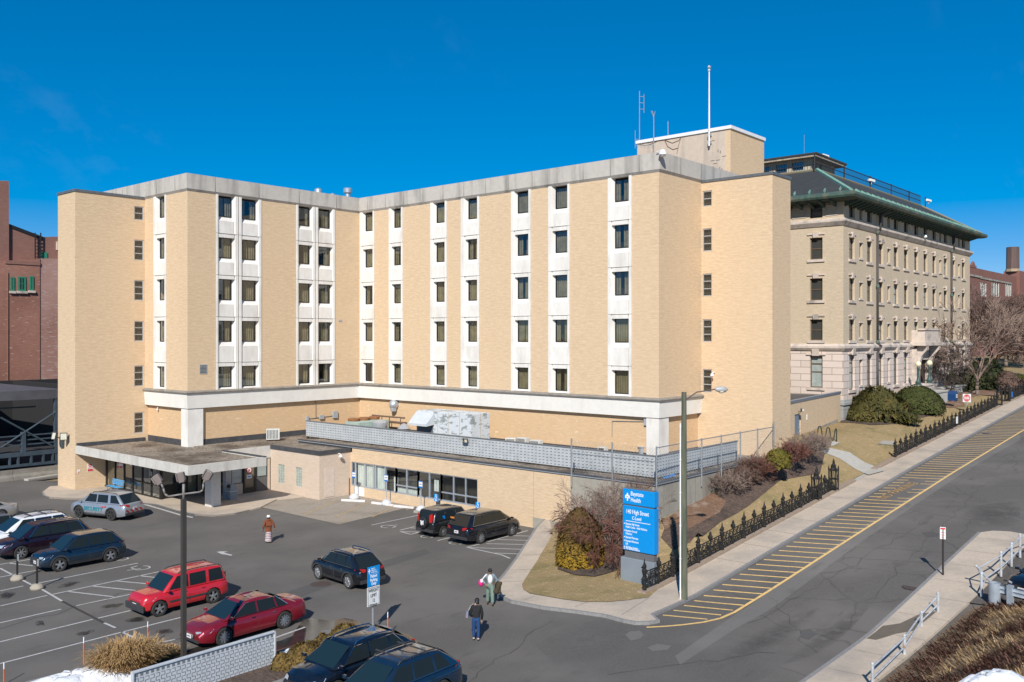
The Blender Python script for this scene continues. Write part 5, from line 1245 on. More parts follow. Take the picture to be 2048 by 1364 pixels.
for px, pyb, pyt, lb in ((1836.5,773,723,'left globe lamp on a green bronze post by the old entrance'),(1859,769,721,'right globe lamp on a green bronze post by the old entrance')):
    y = OY-1.7; x, D = onY(px, y); z0, z1 = zat(pyb, D), zat(pyt, D); t = thing('globe_lamp', lb, 'lamp', (x, y, z0), group='globe lamps at the old entrance')
    h = z1-z0; m = MB(); m.lathe((x,y,z0), [(.5,0),(.5,.12),(.28,.3),(.36,.5),(.2,.7),(.15,1.0),(.12,h-.9),(.2,h-.75),(.14,h-.6)], 10); m.build('post', mat('verdigris_iron', (.045,.085,.08), rough=.5), t, smooth=40)
    m = MB(); m.ball((x,y,z1-.3), .34, 12, 8); m.build('globe', mat('globe_cream', (.8,.72,.5), rough=.3), t, smooth=True)
# mailbox
y = OY-5.2; x, D = onY(1906, y); z0, z1 = zat(803, D), zat(782, D); t = thing('mailbox', 'blue street mailbox with a white emblem by the old entrance steps', 'mailbox', (x, y, z0)); w_ = .72
pr = [(-.45,.12),(.45,.12),(.45,z1-z0-.3),(.3,z1-z0-.08),(.1,z1-z0),(-.1,z1-z0),(-.3,z1-z0-.08),(-.45,z1-z0-.3)]
m = MB(); m.extr([(x+a*.9, y-.4, z0+b) for a, b in pr], (0,.85,0)); m.build('body', mat('mail_blue', (.01,.05,.16), rough=.4), t, bevel=.02)
m = MB(); m.box(x-.28,y-.415,z0+.45,x+.28,y-.402,z0+.85); m.build('emblem', WHITE, t)
m = MB(); m.extr([(x-.2,y-.425,z0+.52),(x+.2,y-.425,z0+.66),(x-.05,y-.425,z0+.76)], (0,.008,0)); m.build('emblem_mark', mat('mail_blue', (.01,.05,.16)), t)
m = MB()
for a in (-.32,.32):
    for b in (-.3,.3): m.box(x+a-.05,y+b-.05,z0,x+a+.05,y+b+.05,z0+.14)
m.build('leg', mat('mail_blue', (.01,.05,.16)), t)
# ---------------------------------------------------------------- red brick school behind the bare trees
RB = brickmat('school_brick', (.27,.11,.08), (.21,.085,.065), (.2,.12,.1), c2x=(.11,.045,.035), streak=.5, big=(.15,.06,.05), bumps=.1)
YS_ = 62.0
sch = thing('brick_school', 'red brick school with white framed windows behind the bare trees', 'building', (200, YS_, 9)); f = Fac((onY(1925, YS_)[0], YS_), (onY(2110, YS_)[0], YS_))
def fz(px, py): return f.z(px, py)
z_top0 = fz(1975, 541)
m = MB(); hol = []
for (a, b) in ((1961,1972),(1984,1997.5),(2011,2022)):
    for (c, d) in ((565,592),(606,630)): hol.append((f.s(a), f.s(b), fz(a, d), fz(a, c)))
f.wall(m, 6, z_top0, hol, .3); m.build('wall', RB, sch)
for h in hol:
    m = MB(); n = 4 if h[1]-h[0] > 3 else 3
    for i in range(n): a = h[0]+(h[1]-h[0])*i/(n-1); f.box(m, a-.2, a+.2, -.2, .05, h[2], h[3])
    m.mi = 1; f.box(m, h[0], h[1], -.35, -.25, h[2], h[3]); m.build('window', [mat('school_white', (.55,.54,.5)), INT], sch)
m = MB(); s1 = f.s(1940); zz = fz(1945, 553); f.box(m, s1, f.s(1963), 0, .25, zz, zz+.5); zz = fz(1980, 561); f.box(m, f.s(1960), f.s(2022), 0, .2, zz, zz+.45); m.build('stone_band', mat('school_band', (.4,.39,.34), (.15,.14,.12), sc=1.2), sch)
m = MB(); a = f.s(1948); z = fz(1948, 528); f.prof(m, a-3.6, a+2.6, [(-.6,z_top0-.1),(0,z_top0-.1),(0,z-.4),(-.6,z-.4)]); f.extr if False else None
m.extr([f.pt(a-1.6,0,z-.4), f.pt(a+1.6,0,z-.4), f.pt(a,0,z+.7)], (0,.6,0)); m.build('gable_parapet', RB, sch)
m = MB(); a0, a1 = f.s(2022), f.s(2046.5); zc_ = fz(2032, 541); zt_ = fz(2032, 493)
f.box(m, a0+(a1-a0)*.45, a1+2, -3.5, .8, 6, zc_); m.build('chimney_base', RB, sch)
m = MB(); c_ = f.pt((a0+a1)/2, -1.2, 0); rc = 12.3/F*f.D(2034); m.lathe((c_[0], c_[1], 0), [(rc, zc_),(rc*.96, zt_)], 8); m.build('chimney', mat('chimney_brick', (.13,.085,.075), (.09,.06,.055), sc=1, stretch=(1,1,.2)), sch)
m = MB(); m.lathe((c_[0], c_[1], zc_-.2), [(rc*1.08,0),(rc*1.08,.8)], 8); m.build('chimney_band', mat('band_tan', (.4,.3,.2)), sch)
# ---------------------------------------------------------------- brick mill building far left
YM = 128.0
mill = thing('brick_mill', 'tall old red brick building with green windows behind the left stair tower', 'building', (40, YM, 0))
MBR = brickmat('mill_brick', (.40,.165,.11), (.30,.12,.085), (.36,.24,.18), c2x=(.24,.105,.08), streak=.8, big=(.20,.085,.06), bw=.35, bumps=.1, bigk=.75, patch=((.44,.32,.27), .64))
MBD = brickmat('mill_brick_dark', (.30,.135,.10), (.23,.10,.08), (.28,.18,.14), c2x=(.17,.08,.06), streak=.5, big=(.15,.07,.05), bw=.35, bumps=.1)
FM = lambda y: Fac((-40, y), (90, y))
def slab(pts, y, th, mt, name, holes=(), mill=mill):
    P = [(onY(px, y)[0], zat(py, onY(px, y)[1])) for px, py in pts]
    m = MB(); m.extr([(x, y, z) for x, z in P], (0, th, 0)); return m.build(name, mt, mill)
slab([(-380,345),(18,362),(18,815),(-380,815)], YM-1.0, 20, MBD, 'tower_wall')
slab([(18,448),(85,474),(118,473),(160,473),(160,815),(18,815)], YM-.6, 20, MBD, 'upper_wall')
slab([(-330,524),(12,522),(80,517),(80,815),(-330,815)], YM-2.5, 6, MBR, 'front_wall')
slab([(80,517),(160,517),(160,815),(80,815)], YM-2.4, 6, brickmat('weathered_brick', (.32,.125,.09), (.22,.09,.07), (.36,.25,.2), c2x=(.19,.095,.075), streak=.9, bigk=.8, big=(.46,.28,.23), bw=.5, patch=((.40,.30,.28), .58)), 'weathered_wall')
fm = FM(YM-2.5)
for (a, b, c, d) in ((20.5,28.5,554,582),(36,51.5,553,582),(59,67,552,581)):
    a0, a1, z0, z1 = fm.s(a), fm.s(b), fm.z(a, d), fm.z(a, c)
    o = window(fm, a0, a1, z0, z1, -.06, mill, 'none', fm=mat('green_frame', (.02,.20,.12)), gl=GLASSD, bars=(.5,), vbars=(.5,) if b-a > 10 else (), fw=.2)
    m = MB(); fm.box(m, a0-.15, a1+.15, 0, .3, z0-.3, z0); q = m.build('sill', STO, None, world=False); q.parent = o
f = FM(YM-2.5); m = MB(); f.box(m, f.s(14.5), f.s(16), 0, .12, 0, f.z(15, 545)); f.box(m, f.s(10), f.s(80), 0, .1, f.z(15,522)-.35, f.z(15,522)+.1); m.build('brick_pilaster', MBD, mill)
f = FM(YM-.6); m = MB(); a = f.s(79.5); f.box(m, a, f.s(94), 0, .12, f.z(80,517), f.z(80,504)); m.build('green_hatch', mat('green_frame', (.02,.20,.12)), mill)
m = MB(); 
for px in (68, 79): m.cyl(f.pt(f.s(px), .4, f.z(px, 518)), f.pt(f.s(px), .4, f.z(px, 466)), .09, n=4)
for py in range(472, 518, 7): m.cyl(f.pt(f.s(68), .4, f.z(68, py)), f.pt(f.s(79), .4, f.z(79, py)), .07, n=4)
m.build('fire_ladder', IRON, mill)
m = MB(); f = FM(YM-.6); m.extr([f.pt(f.s(16),.1,f.z(18,448)+.05), f.pt(f.s(85),.1,f.z(85,474)+.05), f.pt(f.s(85),.1,f.z(85,474)-.4), f.pt(f.s(16),.1,f.z(18,448)-.4)], (0,1,0)); m.build('roof_edge', BRONZE, mill)
m = MB(); m.extr([f.pt(f.s(112),.3,f.z(112,500)), f.pt(f.s(122),.3,f.z(122,500)), f.pt(f.s(122),.3,f.z(122,483)), f.pt(f.s(112),.3,f.z(112,483))], (0,.3,0)); m.build('pale_panel', STO, mill)
# ---------------------------------------------------------------- steel parking deck on the left
YG = 94.0
gar = thing('parking_deck', 'dark blue steel framed parking deck beside the left stair tower', 'parking deck', (30, YG, 0)); BS = mat('blue_steel', (.06,.085,.11), (.045,.065,.085), sc=2, rough=.5); BSG = mat('deck_beam', (.10,.10,.115), (.08,.08,.09), sc=1, rough=.6)
f = Fac((-10, YG), (48, YG)); g = lambda px, py, o=0: f.pt(f.s(px), o, f.z(px, py))
def gb(name, px0, px1, z0, z1, o0, o1, mt): m = MB(); f.box(m, f.s(px0), f.s(px1), o0, o1, z0, z1); return m.build(name, mt, gar)
gb('roof_beam', -60, 130, 7.45, 8.35, 0, .3, BSG)
m = MB(); f.box(m, f.s(-60), f.s(130), -30, 0, 8.0, 8.3); m.build('roof_deck', BSG, gar)
gb('floor_beam', -60, 112, 1.95, 2.35, 0, .3, BS); gb('floor_beam', -60, 112, .95, 1.2, 0, .3, BS)
m = MB(); f.box(m, f.s(-60), f.s(130), -30, -.3, 2.0, 2.3); m.build('floor_deck', mat('deck_floor', (.035,.035,.037)), gar)  # floor colour taken near black to carry the shade inside the deck
for z in (3.0, 3.45, 3.9): gb('guard_rail', -60, 112, z, z+.12, .02, .12, BS)
for px in (112, 46, -20): m = MB(); f.box(m, f.s(px)-.18, f.s(px)+.18, -.2, .25, 0 if px == 112 else 2.3, 7.5 if px == 112 else 4.3); m.build('column', BS, gar)
for px in (18, 35, 61, 85, 104): m = MB(); f.box(m, f.s(px)-.08, f.s(px)+.08, 0, .28, 1.2, 1.95); m.build('strut', BS, gar)
m = MB(); m.cyl(g(0,895,.2), g(110,823,.2), .09, n=5); m.cyl(g(0,835,.2), g(110,895,.2), .09, n=5); m.build('cross_brace', BS, gar)
m = MB(); m.box(-10, 124, 0, 60, 124.5, 8); m.box(45.5,95,0,46,124,8); m.build('rear_wall', mat('deck_dark', (.02,.02,.022)), gar)  # back walls blackened, the deep shade of the deck put into their colour
for a_, b_, o_ in ((825,818,-5),(810,806,-9)): m = MB(); m.cyl(g(-10,a_,o_), g(112,b_,o_), .09, n=5); m.build('hanging_pipe', mat('rail_teal', (.12,.16,.17)), gar)
bw = MB(); fbw = Fac((-10, 91.9), (38.6, 91.9)); 
for i, (p0, p1) in enumerate(((-60,24),(24.7,140))):
    m = MB(); a0, a1 = fbw.s(p0), min(fbw.s(p1), 48.6); fbw.prof(m, a0, a1, [(0,0),(.3,0),(.25,.3),(.1,.55),(.1,1.0),(0,1.0)]); tag(m.build('concrete_barrier', mat('barrier_concrete', (.26,.235,.2), (.2,.18,.155), sc=2, rough=.9)), ['left length of stained concrete barrier below the parking deck', 'right length of stained concrete barrier below the parking deck'][i], 'barrier')
m = MB(); a = gp(52, 962); b = gp(116, 952); d = (b-a).normalized(); m.obox((a+b)/2+Vector((0,0,.1)), d, d.cross(Vector((0,0,1))), (0,0,1), (b-a).length/2, .3, .1); tag(m.build('kerb_block', PATHC, bevel=.03), 'pale concrete kerb block beside the left stair tower', 'kerb block')
# ---------------------------------------------------------------- vehicles
def paint(name, c, metal=.3, rough=.25):
    m, nt, nd, l, b = nt_new(name); b.inputs['Metallic'].default_value = metal; b.inputs['Roughness'].default_value = rough
    b.inputs['Coat Weight'].default_value = 1; b.inputs['Coat Roughness'].default_value = .04
    f = noise(nt, pos(nt), 2.5, lo=.4, hi=.8); col = mix(nt, f, c, tuple(x*.8+.015 for x in c)); lk(nt, col, b.inputs['Base Color']); return m
TYRE = mat('tyre_rubber', (.022,.022,.022), (.035,.033,.03), sc=5, rough=.9)
RIM = mat('alloy', (.55,.56,.58), rough=.3, metal=.8); RIMD = mat('steel_wheel', (.03,.03,.03), rough=.6)
CGL = glassmat('car_glass', refl=-.03, dark=(.015,.022,.026)); CGLG = glassmat('green_car_glass', refl=.03, dark=(.012,.026,.03))
BLKP = mat('black_plastic', (.03,.03,.032), (.045,.045,.047), rough=.6); CHR = mat('chrome', (.75,.76,.78), rough=.12, metal=1)
RLAMP = mat('red_lamp', (.45,.012,.01), rough=.15, coat=1); HLAMP = mat('head_lamp', (.62,.66,.68), rough=.08, metal=.5, coat=1); AMB = mat('amber_lamp', (.7,.22,.02), rough=.2)
def make_car(label, cat, sp, paintm, x=0, y=0, hd=0, group='cars in the parking lot', name='parked_car', z=0):
    """sp: L rear/front overhang, W, wb, R wheel radius, top profile, belt, cabin."""
    t = thing(name, label, cat, (x, y, z), hd, group); t.scale = (S, S, S)
    hw = sp['W']/2; wb = sp['wb']; xf, xr = wb/2, -wb/2; Rw = sp['R']; ra = Rw+.055; F0, B0 = sp['F'], sp['B']; zb0 = sp.get('zb', .24)
    topT = sp['top']
    top = lambda q: interp(topT, q)
    xs = sorted({round(B0+(F0-B0)*i/26, 3) for i in range(27)} | {round(c+ra*math.cos(a*PI/10), 3) for c in (xf, xr) for a in range(11)} | {p[0] for p in topT} | {B0+.02, B0+.06, B0+.14, F0-.02, F0-.07, F0-.16})
    xs = [q for q in xs if B0 <= q <= F0]
    def zb(q):
        v = zb0
        e = min(q-B0, F0-q); v += .10*max(0, 1-e/.5)
        for c in (xf, xr):
            d = abs(q-c)
            if d < ra: v = max(v, Rw+math.sqrt(ra*ra-d*d))
        return v
    def wid(q):
        e = (q-F0+.75)/.75 if q > F0-.75 else ((B0+.5-q)/.5 if q < B0+.5 else 0)
        return hw*(1-(.22 if q > 0 else .13)*max(0, e)**2.2)
    LV = [0, .12, .30, .55, .78, .93, 1.0]; WM = [.93, .975, 1.0, .995, .965, .90, .80]
    def side(q, zz):   # half width at height
        h0, h1 = zb0, top(q); f = max(0, min(1, (zz-h0)/max(.05, h1-h0)))
        return wid(q)*interp(list(zip(LV, WM)), f)
    m = MB(); rings = []
    for q in xs:
        h0, h1 = zb0, top(q); b = zb(q); pts = []
        for f, wmv in zip(LV, WM):
            zz = h0+(h1-h0)*f; z2 = max(zz, min(b, h1-.03)) if f < 1 else h1
            pts.append((q, wid(q)*(wmv if zz >= b else interp(list(zip(LV, WM)), (z2-h0)/(h1-h0))), z2))
        cr = h1+.035*(1 if 0 < 1 else 0)
        pts += [(q, wid(q)*.45, h1+.03), (q, 0, h1+.04)]
        full = [(p[0], -p[1], p[2]) for p in pts] + [pts[-1]][:0] + [(p[0], p[1], p[2]) for p in pts[::-1][1:]]
        rings.append(full)
    n = len(rings[0])
    vs_ = [v for r_ in rings for v in r_]; fs_ = []
    for i in range(len(rings)-1):
        for j in range(n-1): fs_.append((i*n+j, i*n+j+1, (i+1)*n+j+1, (i+1)*n+j))
    k = len(rings)-1
    fs_ += [tuple(range(n)), tuple(range(k*n, (k+1)*n))[::-1]]
    m.add(vs_, fs_); body = m.build('body', paintm, t, smooth=62, world=False)
    bm = bmesh.new(); bm.from_mesh(body.data); bmesh.ops.recalc_face_normals(bm, faces=bm.faces); bm.to_mesh(body.data); bm.free()
    m = MB(); m.box(B0+.35, -hw+.17, zb0-.02, F0-.48, hw-.17, sp['belt']-.2); m.build('underbody', BLKP, t, world=False)
    # cabin
    c0, c1, r1, r0 = sp['cab']   # windshield base x, roof front x, roof rear x, rear glass base x
    zl, zr_ = sp['belt']-.02, sp['H']-.05; wb_, wr = hw*.915, hw*sp.get('tum', .72)
    def cxf(t_): return c0+(c1-c0)*t_
    def cxr(t_): return r0+(r1-r0)*t_
    def cw(t_): return wb_+(wr-wb_)*t_
    arc = sp.get('arc', .05)
    def crown(q): mid = (c1+r1)/2; return -arc*((q-mid)/((c1-r1)/2))**2
    def cring(t_, z_, ins=0, cr=0):
        x1, x0, w2 = cxf(t_)-ins, cxr(t_)+ins, cw(t_)-ins*.8; rr_ = .13; P = []
        for (sx, sy, a0) in ((1,1,0),(-1,1,90),(-1,-1,180),(1,-1,270)):
            cx_ = (x1-rr_*1.4) if sx > 0 else (x0+rr_*1.4); cy_ = sy*(w2-rr_)
            for a in (0, 30, 60, 90):
                an = R(a0+a); P.append((cx_+rr_*1.4*math.cos(an), cy_+rr_*math.sin(an)))
            if sx*sy > 0:
                pass
        out = []
        for i, p in enumerate(P):
            q = P[(i+1)%len(P)]; out.append(p)
            if (Vector(q)-Vector(p)).length > .5:
                for j in range(1, 6): out.append((p[0]+(q[0]-p[0])*j/6, p[1]+(q[1]-p[1])*j/6))
        return [(a, b, z_+(crown(a) if cr else 0)) for a, b in out]
    m = MB(); RR = [cring(0, zl), cring(.5, zl+(zr_-zl)*.5), cring(1, zr_, 0, 1), cring(1, zr_+.035, .07, 1), cring(1, zr_+.05, .22, 1)]
    n = len(RR[0]); m.add([v for r_ in RR for v in r_], [(i*n+j, i*n+(j+1)%n, (i+1)*n+(j+1)%n, (i+1)*n+j) for i in range(4) for j in range(n)]+[tuple(range(4*n, 5*n))])
    m.build('cabin', sp.get('roofm', paintm), t, smooth=50, world=False)
    hz = zr_-zl
    def P3(sy, q, t_, o=.010): return (q, sy*(cw(t_)+o), zl+hz*t_)
    ta, tb = .10, sp.get('gt', .90)
    gm = sp.get('glass', CGL)
    # side windows: list of (x at bottom front, x bottom rear, x top front, x top rear)
    for sy in (1, -1):
        for (a, b, c, d) in sp['win']:
            pts = [P3(sy,a,ta), P3(sy,b,ta), P3(sy,d,tb), P3(sy,c,tb)]
            m = MB(); m.extr(pts, (0, -sy*.02, 0)); m.build('side_window', gm, t, world=False)
        if sp.get('trim'):
            A, D = sp['win'][0], sp['win'][-1]; tr = [P3(sy,A[0],ta-.03,.014), P3(sy,A[2],tb+.02,.014), P3(sy,D[3],tb+.02,.014), P3(sy,D[1],ta-.03,.014)]
            m = MB(); m.tube(tr+[tr[0]], .014, 4); m.build('window_trim', CHR, t, world=False)
        for xi, (da, db) in enumerate(sp['doors']):
            # door skin: a thin panel following the body side
            m = MB(); zs = [zb0+.10, zb0+.25, .55, .7, sp['belt']-.08, sp['belt']-.02]; nx_ = 6; gr = []
            for zz in zs:
                for i in range(nx_+1):
                    q = da+(db-da)*i/nx_; d_ = min(abs(q-xf), abs(q-xr)); zz2 = max(zz, zb(q)+.03) if d_ < ra else zz
                    gr.append((q, sy*(side(q, zz2)+.008), zz2))
            w_ = nx_+1; m.add(gr, [(j*w_+i, j*w_+i+1, (j+1)*w_+i+1, (j+1)*w_+i) if sy < 0 else (j*w_+i, (j+1)*w_+i, (j+1)*w_+i+1, j*w_+i+1) for j in range(len(zs)-1) for i in range(nx_)])
            dr_ = m.build('door', paintm, t, smooth=True, world=False)
            m = MB(); h = min(da, db)+.14; m.box(h, sy*(side(h, .86*sp['belt'])+.012), sp['belt']*.86-.015, h+.17, sy*(side(h, .86*sp['belt'])+.045), sp['belt']*.86+.015)
            q = m.build('handle', CHR if sp.get('chrome') else paintm, None, world=False); q.parent = dr_
            m = MB()
            for e in (da, db):
                zz = [zb0+.10, .5, .7, sp['belt']-.03]
                m.tube([(e, sy*(side(e, max(v, zb(e)+.02))+.004), max(v, zb(e)+.02)) for v in zz], .008, 3)
            q = m.build('door_gap', DARK, None, world=False); q.parent = dr_
        m = MB(); mx = cxf(.12)-.10; m.obox((mx, sy*(hw+.05), sp['belt']+.07), (1,0,0), (0,1,0), (0,0,1), .055, .085, .055); m.obox((mx, sy*(hw-.05), sp['belt']+.045), (1,0,0), (0,1,0), (0,0,1), .03, .09, .025); m.build('mirror', sp.get('mirm', paintm), t, world=False, bevel=.02)
        # lamps
        zf = sp.get('zh', .72); m = MB(); xx = F0-.16
        pts = []
        for q, dz in ((F0-.04,-.10),(F0-.42,.0),(F0-.56,.12),(F0-.12,.06)): pts.append((q, sy*(side(q, zf+dz)+.012), zf+dz))
        cen = sum((Vector(p) for p in pts), Vector())/4
        m.add([Vector(p) for p in pts]+[(F0+.004, sy*hw*.50, zf-.10), (F0-.02, sy*hw*.46, zf+.04)], [(0,1,2,3),(0,3,5,4)]); m.build('headlight', HLAMP, t, world=False)
        zt, hh_, ln = sp.get('tl', (.95, .14, .30)); m = MB(); q0, q1 = B0+.03, B0+ln
        m.add([(q1, sy*(side(q1,zt)+.012), zt+hh_*.5), (q0, sy*(side(q0,zt)+.012), zt+hh_), (q0, sy*(side(q0,zt)+.012), zt-hh_), (q1, sy*(side(q1,zt)+.012), zt-hh_*.1), (B0-.015, sy*hw*.50, zt+hh_*.6), (B0-.015, sy*hw*.50, zt-hh_*.6)], [(0,1,2,3),(1,4,5,2)]); m.build('taillight', RLAMP, t, world=False)
        if sp.get('rails'):
            m = MB(); rl_ = [(c1-.25-(c1-r1-.4)*i/6, sy*(wr-.10), zr_+.10+crown(c1-.25-(c1-r1-.4)*i/6)) for i in range(7)]; rl_ = [(rl_[0][0]+.12, rl_[0][1], rl_[0][2]-.09)]+rl_+[(rl_[-1][0]-.12, rl_[-1][1], rl_[-1][2]-.09)]
            m.tube(rl_, .022, 5); m.build('roof_rail', sp.get('railm', BLKP), t, world=False)
        if sp.get('clad'):
            for c in (xf, xr):
                m = MB(); N_ = 12; r1_ = ra+.0; r2_ = ra+.07; P = []
                for i in range(N_+1):
                    an = PI*i/N_
                    for rr_ in (r1_, r2_): q, zz = c+rr_*math.cos(an), Rw+rr_*math.sin(an); q = max(B0+.02, min(F0-.02, q)); P.append((q, sy*(side(q, zz)+.016), zz))
                m.add(P, [(2*i, 2*i+2, 2*i+3, 2*i+1) for i in range(N_)]); m.build('arch_trim', BLKP, t, world=False)
            m = MB(); q0, q1 = xr+ra+.05, xf-ra-.05; m.add([(q, sy*(side(q, zz)+.014), zz) for q in (q0, (q0+q1)/2, q1) for zz in (zb0-.01, zb0+.16)], [(0,2,3,1),(2,4,5,3)]); m.build('sill_trim', BLKP, t, world=False)
    # windshield and rear glass
    def glassplane(name, fx, sgn):
        m = MB(); P = []
        for t_, k in ((.07, .86), (.93, .84)): P += [(fx(t_)+sgn*.012, -cw(t_)*k, zl+hz*t_), (fx(t_)+sgn*.012, cw(t_)*k, zl+hz*t_)]
        m.add([P[0], P[1], P[3], P[2]], [(0,1,2,3) if sgn > 0 else (0,3,2,1)]); return m.build(name, sp.get('wsm', CGLG if sgn > 0 else gm), t, world=False)
    glassplane('windshield', cxf, 1); glassplane('rear_window', cxr, -1)
    # grille, bumpers, plates
    zg = min(sp.get('zg', .55), top(F0)-.17); m = MB(); gw = sp.get('gw', .55)
    m.add([(F0+.012, -hw*gw*.8, zg-.10), (F0+.012, hw*gw*.8, zg-.10), (F0+.005, hw*gw, zg+.13), (F0+.005, -hw*gw, zg+.13)], [(0,1,2,3)]); m.build('grille', sp.get('grm', BLKP), t, world=False)
    m = MB(); m.box(F0+.005, -hw*.75, zb0+.07, F0+.03, hw*.75, zb0+.17); m.build('front_bumper', sp.get('bmp', BLKP), t, world=False)
    m = MB(); m.box(B0-.04, -hw*.86, zb0+.08, B0+.01, hw*.86, zb0+.26); m.build('rear_bumper', sp.get('bmp', BLKP), t, world=False, bevel=.02)
    zp = sp.get('zp', .78); m = MB(); m.box(B0-.03, -.16, zp-.08, B0-.012, .16, zp+.08); m.mi = 1; m.box(B0-.034, -.11, zp-.03, B0-.031, .11, zp+.03); m.build('rear_plate', [WHITE, mat('plate_ink', (.25,.12,.2))], t, world=False); m = MB(); m.box(F0+.03, -.16, zb0+.18, F0+.045, .16, zb0+.33); m.mi = 1; m.box(F0+.046, -.11, zb0+.23, F0+.048, .11, zb0+.28)
    m.build('front_plate', [WHITE, mat('plate_ink', (.25,.12,.2))], t, world=False)
    # wheels
    for c in (xf, xr):
        for sy in (1, -1):
            we = bpy.data.objects.new('wheel', None); C.objects.link(we); we.parent = t; we.location = (c, sy*(hw-.115), Rw); we.empty_display_size = .1
            m = MB(); m.lathe((0,0,0), [(Rw*.66,-.11),(Rw*.93,-.115),(Rw,-.085),(Rw,.085),(Rw*.93,.115),(Rw*.66,.11)], 24, ax=(0,1,0), cap=False); q = m.build('tyre', TYRE, None, smooth=40, world=False); q.parent = we
            m = MB(); o_ = sy*.085; m.mi = 1; m.lathe((0,0,0), [(Rw*.66,o_-sy*.08),(.02,o_-sy*.08)] , 20, ax=(0,1,0)); m.mi = 0
            m.lathe((0,o_,0), [(Rw*.71,-.012*sy),(Rw*.71,.014*sy),(Rw*.64,.014*sy),(Rw*.64,-.012*sy)], 24, ax=(0,1,0)); m.lathe((0,o_,0), [(Rw*.2,-.02*sy),(Rw*.2,.03*sy),(.01,.03*sy)], 12, ax=(0,1,0))
            ns = sp.get('spk', 5)
            for i in range(ns):
                an = 2*PI*i/ns+.3; d = Vector((math.cos(an),0,math.sin(an))); m.obox(d*Rw*.42+Vector((0,o_,0)), d, (0,1,0), d.cross(Vector((0,1,0))), Rw*.25, .018, Rw*(.085 if ns > 6 else .13))
            q = m.build('rim', [sp.get('rim', RIM), DARK], None, world=False); q.parent = we
    return t
# body types (metres): x from the wheelbase midpoint
SUV = dict(W=1.85, wb=2.69, R=.365, F=2.20, B=-2.28, H=1.70, belt=1.06, zb=.27, top=[(-2.28,.88),(-2.21,1.0),(-1.9,1.06),(.75,1.06),(1.0,1.05),(1.75,.99),(2.05,.88),(2.20,.72)],
  cab=(1.22,.42,-1.55,-2.22), win=[(.88,-.16,.36,-.16),(-.24,-1.02,-.24,-1.00),(-1.12,-1.72,-1.08,-1.46)], doors=[(.92,-.18),(-.22,-1.05)], rails=0, clad=1, tl=(.98,.10,.42), zh=.80, zg=.66)
def V(base, **k): d = dict(base); d.update(k); return d
MIN = V(SUV, W=1.95, wb=2.9, F=2.42, B=-2.55, H=1.75, belt=1.08, top=[(-2.55,.9),(-2.45,1.02),(-2.1,1.08),(.9,1.08),(1.2,1.06),(2.0,.96),(2.25,.85),(2.42,.68)], cab=(1.55,.55,-1.85,-2.45), win=[(1.0,-.1,.5,-.1),(-.18,-1.1,-.18,-1.08),(-1.18,-2.05,-1.16,-1.75)], doors=[(1.02,-.12),(-.16,-1.15)], clad=0, rails=1)
SED = dict(W=1.86, wb=2.84, R=.36, F=2.42, B=-2.58, H=1.50, belt=.98, zb=.22, top=[(-2.58,.85),(-2.5,1.0),(-1.85,1.04),(-1.4,.99),(.7,.98),(1.1,.97),(1.9,.88),(2.25,.76),(2.42,.6)],
  cab=(1.38,.40,-1.10,-2.18), win=[(1.0,-.12,.34,-.12),(-.2,-1.05,-.2,-.98),(-1.12,-1.62,-1.05,-1.12)], doors=[(1.0,-.14),(-.18,-1.12)], trim=1, chrome=1, tl=(.86,.08,.45), zh=.66, zg=.52, gw=.42, arc=.09, spk=10, tum=.70)
CRV = V(SUV, W=1.76, wb=2.62, F=2.0, B=-2.12, H=1.70, belt=1.0, R=.345, top=[(-2.12,.92),(-2.08,1.0),(-1.8,1.0),(.72,1.0),(1.0,.99),(1.8,.94),(1.93,.86),(2.0,.7)], cab=(1.12,.48,-1.85,-2.08), win=[(.84,-.1,.40,-.1),(-.18,-.98,-.18,-.98),(-1.14,-1.86,-1.14,-1.76)], doors=[(.88,-.12),(-.16,-1.02)], rails=1, clad=0, tum=.80, tl=(1.05,.30,.12), zh=.74, zg=.66, zp=.7)
red = paint('bright_red_paint', (.50,.012,.02), 0, .3); dred = paint('dark_red_paint', (.27,.01,.022), .35); navy = paint('navy_paint', (.012,.028,.05), .5); black = paint('black_paint', (.008,.009,.013), .3, .2)
plum = paint('plum_paint', (.022,.010,.020), .5); white = paint('white_car_paint', (.72,.73,.75), 0, .3); silver = paint('silver_paint', (.38,.41,.45), .5, .3); beige = paint('beige_paint', (.42,.38,.33), .4, .3); grey = paint('grey_paint', (.20,.20,.23), .5, .3); dblue = paint('dark_blue_paint', (.010,.035,.075), .5, .25); dgreen = paint('dark_green_black_paint', (.012,.014,.015), .3, .25)
def place(pf, pr_, sp, side_):   # from ground pixels of the front and rear wheel on the visible side
    a, b = gp(*pf), gp(*pr_); hd = math.atan2(a.y-b.y, a.x-b.x); mid = (a+b)/2; l = Vector((-math.sin(hd), math.cos(hd), 0)); c = mid - l*side_*(sp['W']/2-.02)*S
    return c.x, c.y, hd
x, y, hd = place((321,1233), (426,1206.5), CRV, 1); redc = make_car('bright red boxy suv with black bumpers and roof rails parked left of the lamp pole', 'suv', V(CRV, bmp=BLKP), red, x, y, PI)
for sy in (1,-1): m = MB(); m.box(-1.0, sy*.885, .52, .85, sy*.905, .60); m.build('side_moulding', BLKP, redc, world=False)
m = MB(); m.box(1.98,-.8,.28,2.07,.8,.58); m.build('bumper_cover', BLKP, redc, world=False, bevel=.03)
x, y, hd = place((448.5,1292), (569.6,1257), SED, 1); sed = make_car('dark red sedan with chrome window trim and silver multi spoke wheels beside the puddle', 'sedan', V(SED, grm=CHR), dred, x, y, PI)
m = MB(); m.add([(1.7*1-.95+.0*i, 0, 0) for i in range(3)], []) ; m = MB(); m.box(-.62,-.40,1.478,-.08,.40,1.497); pass
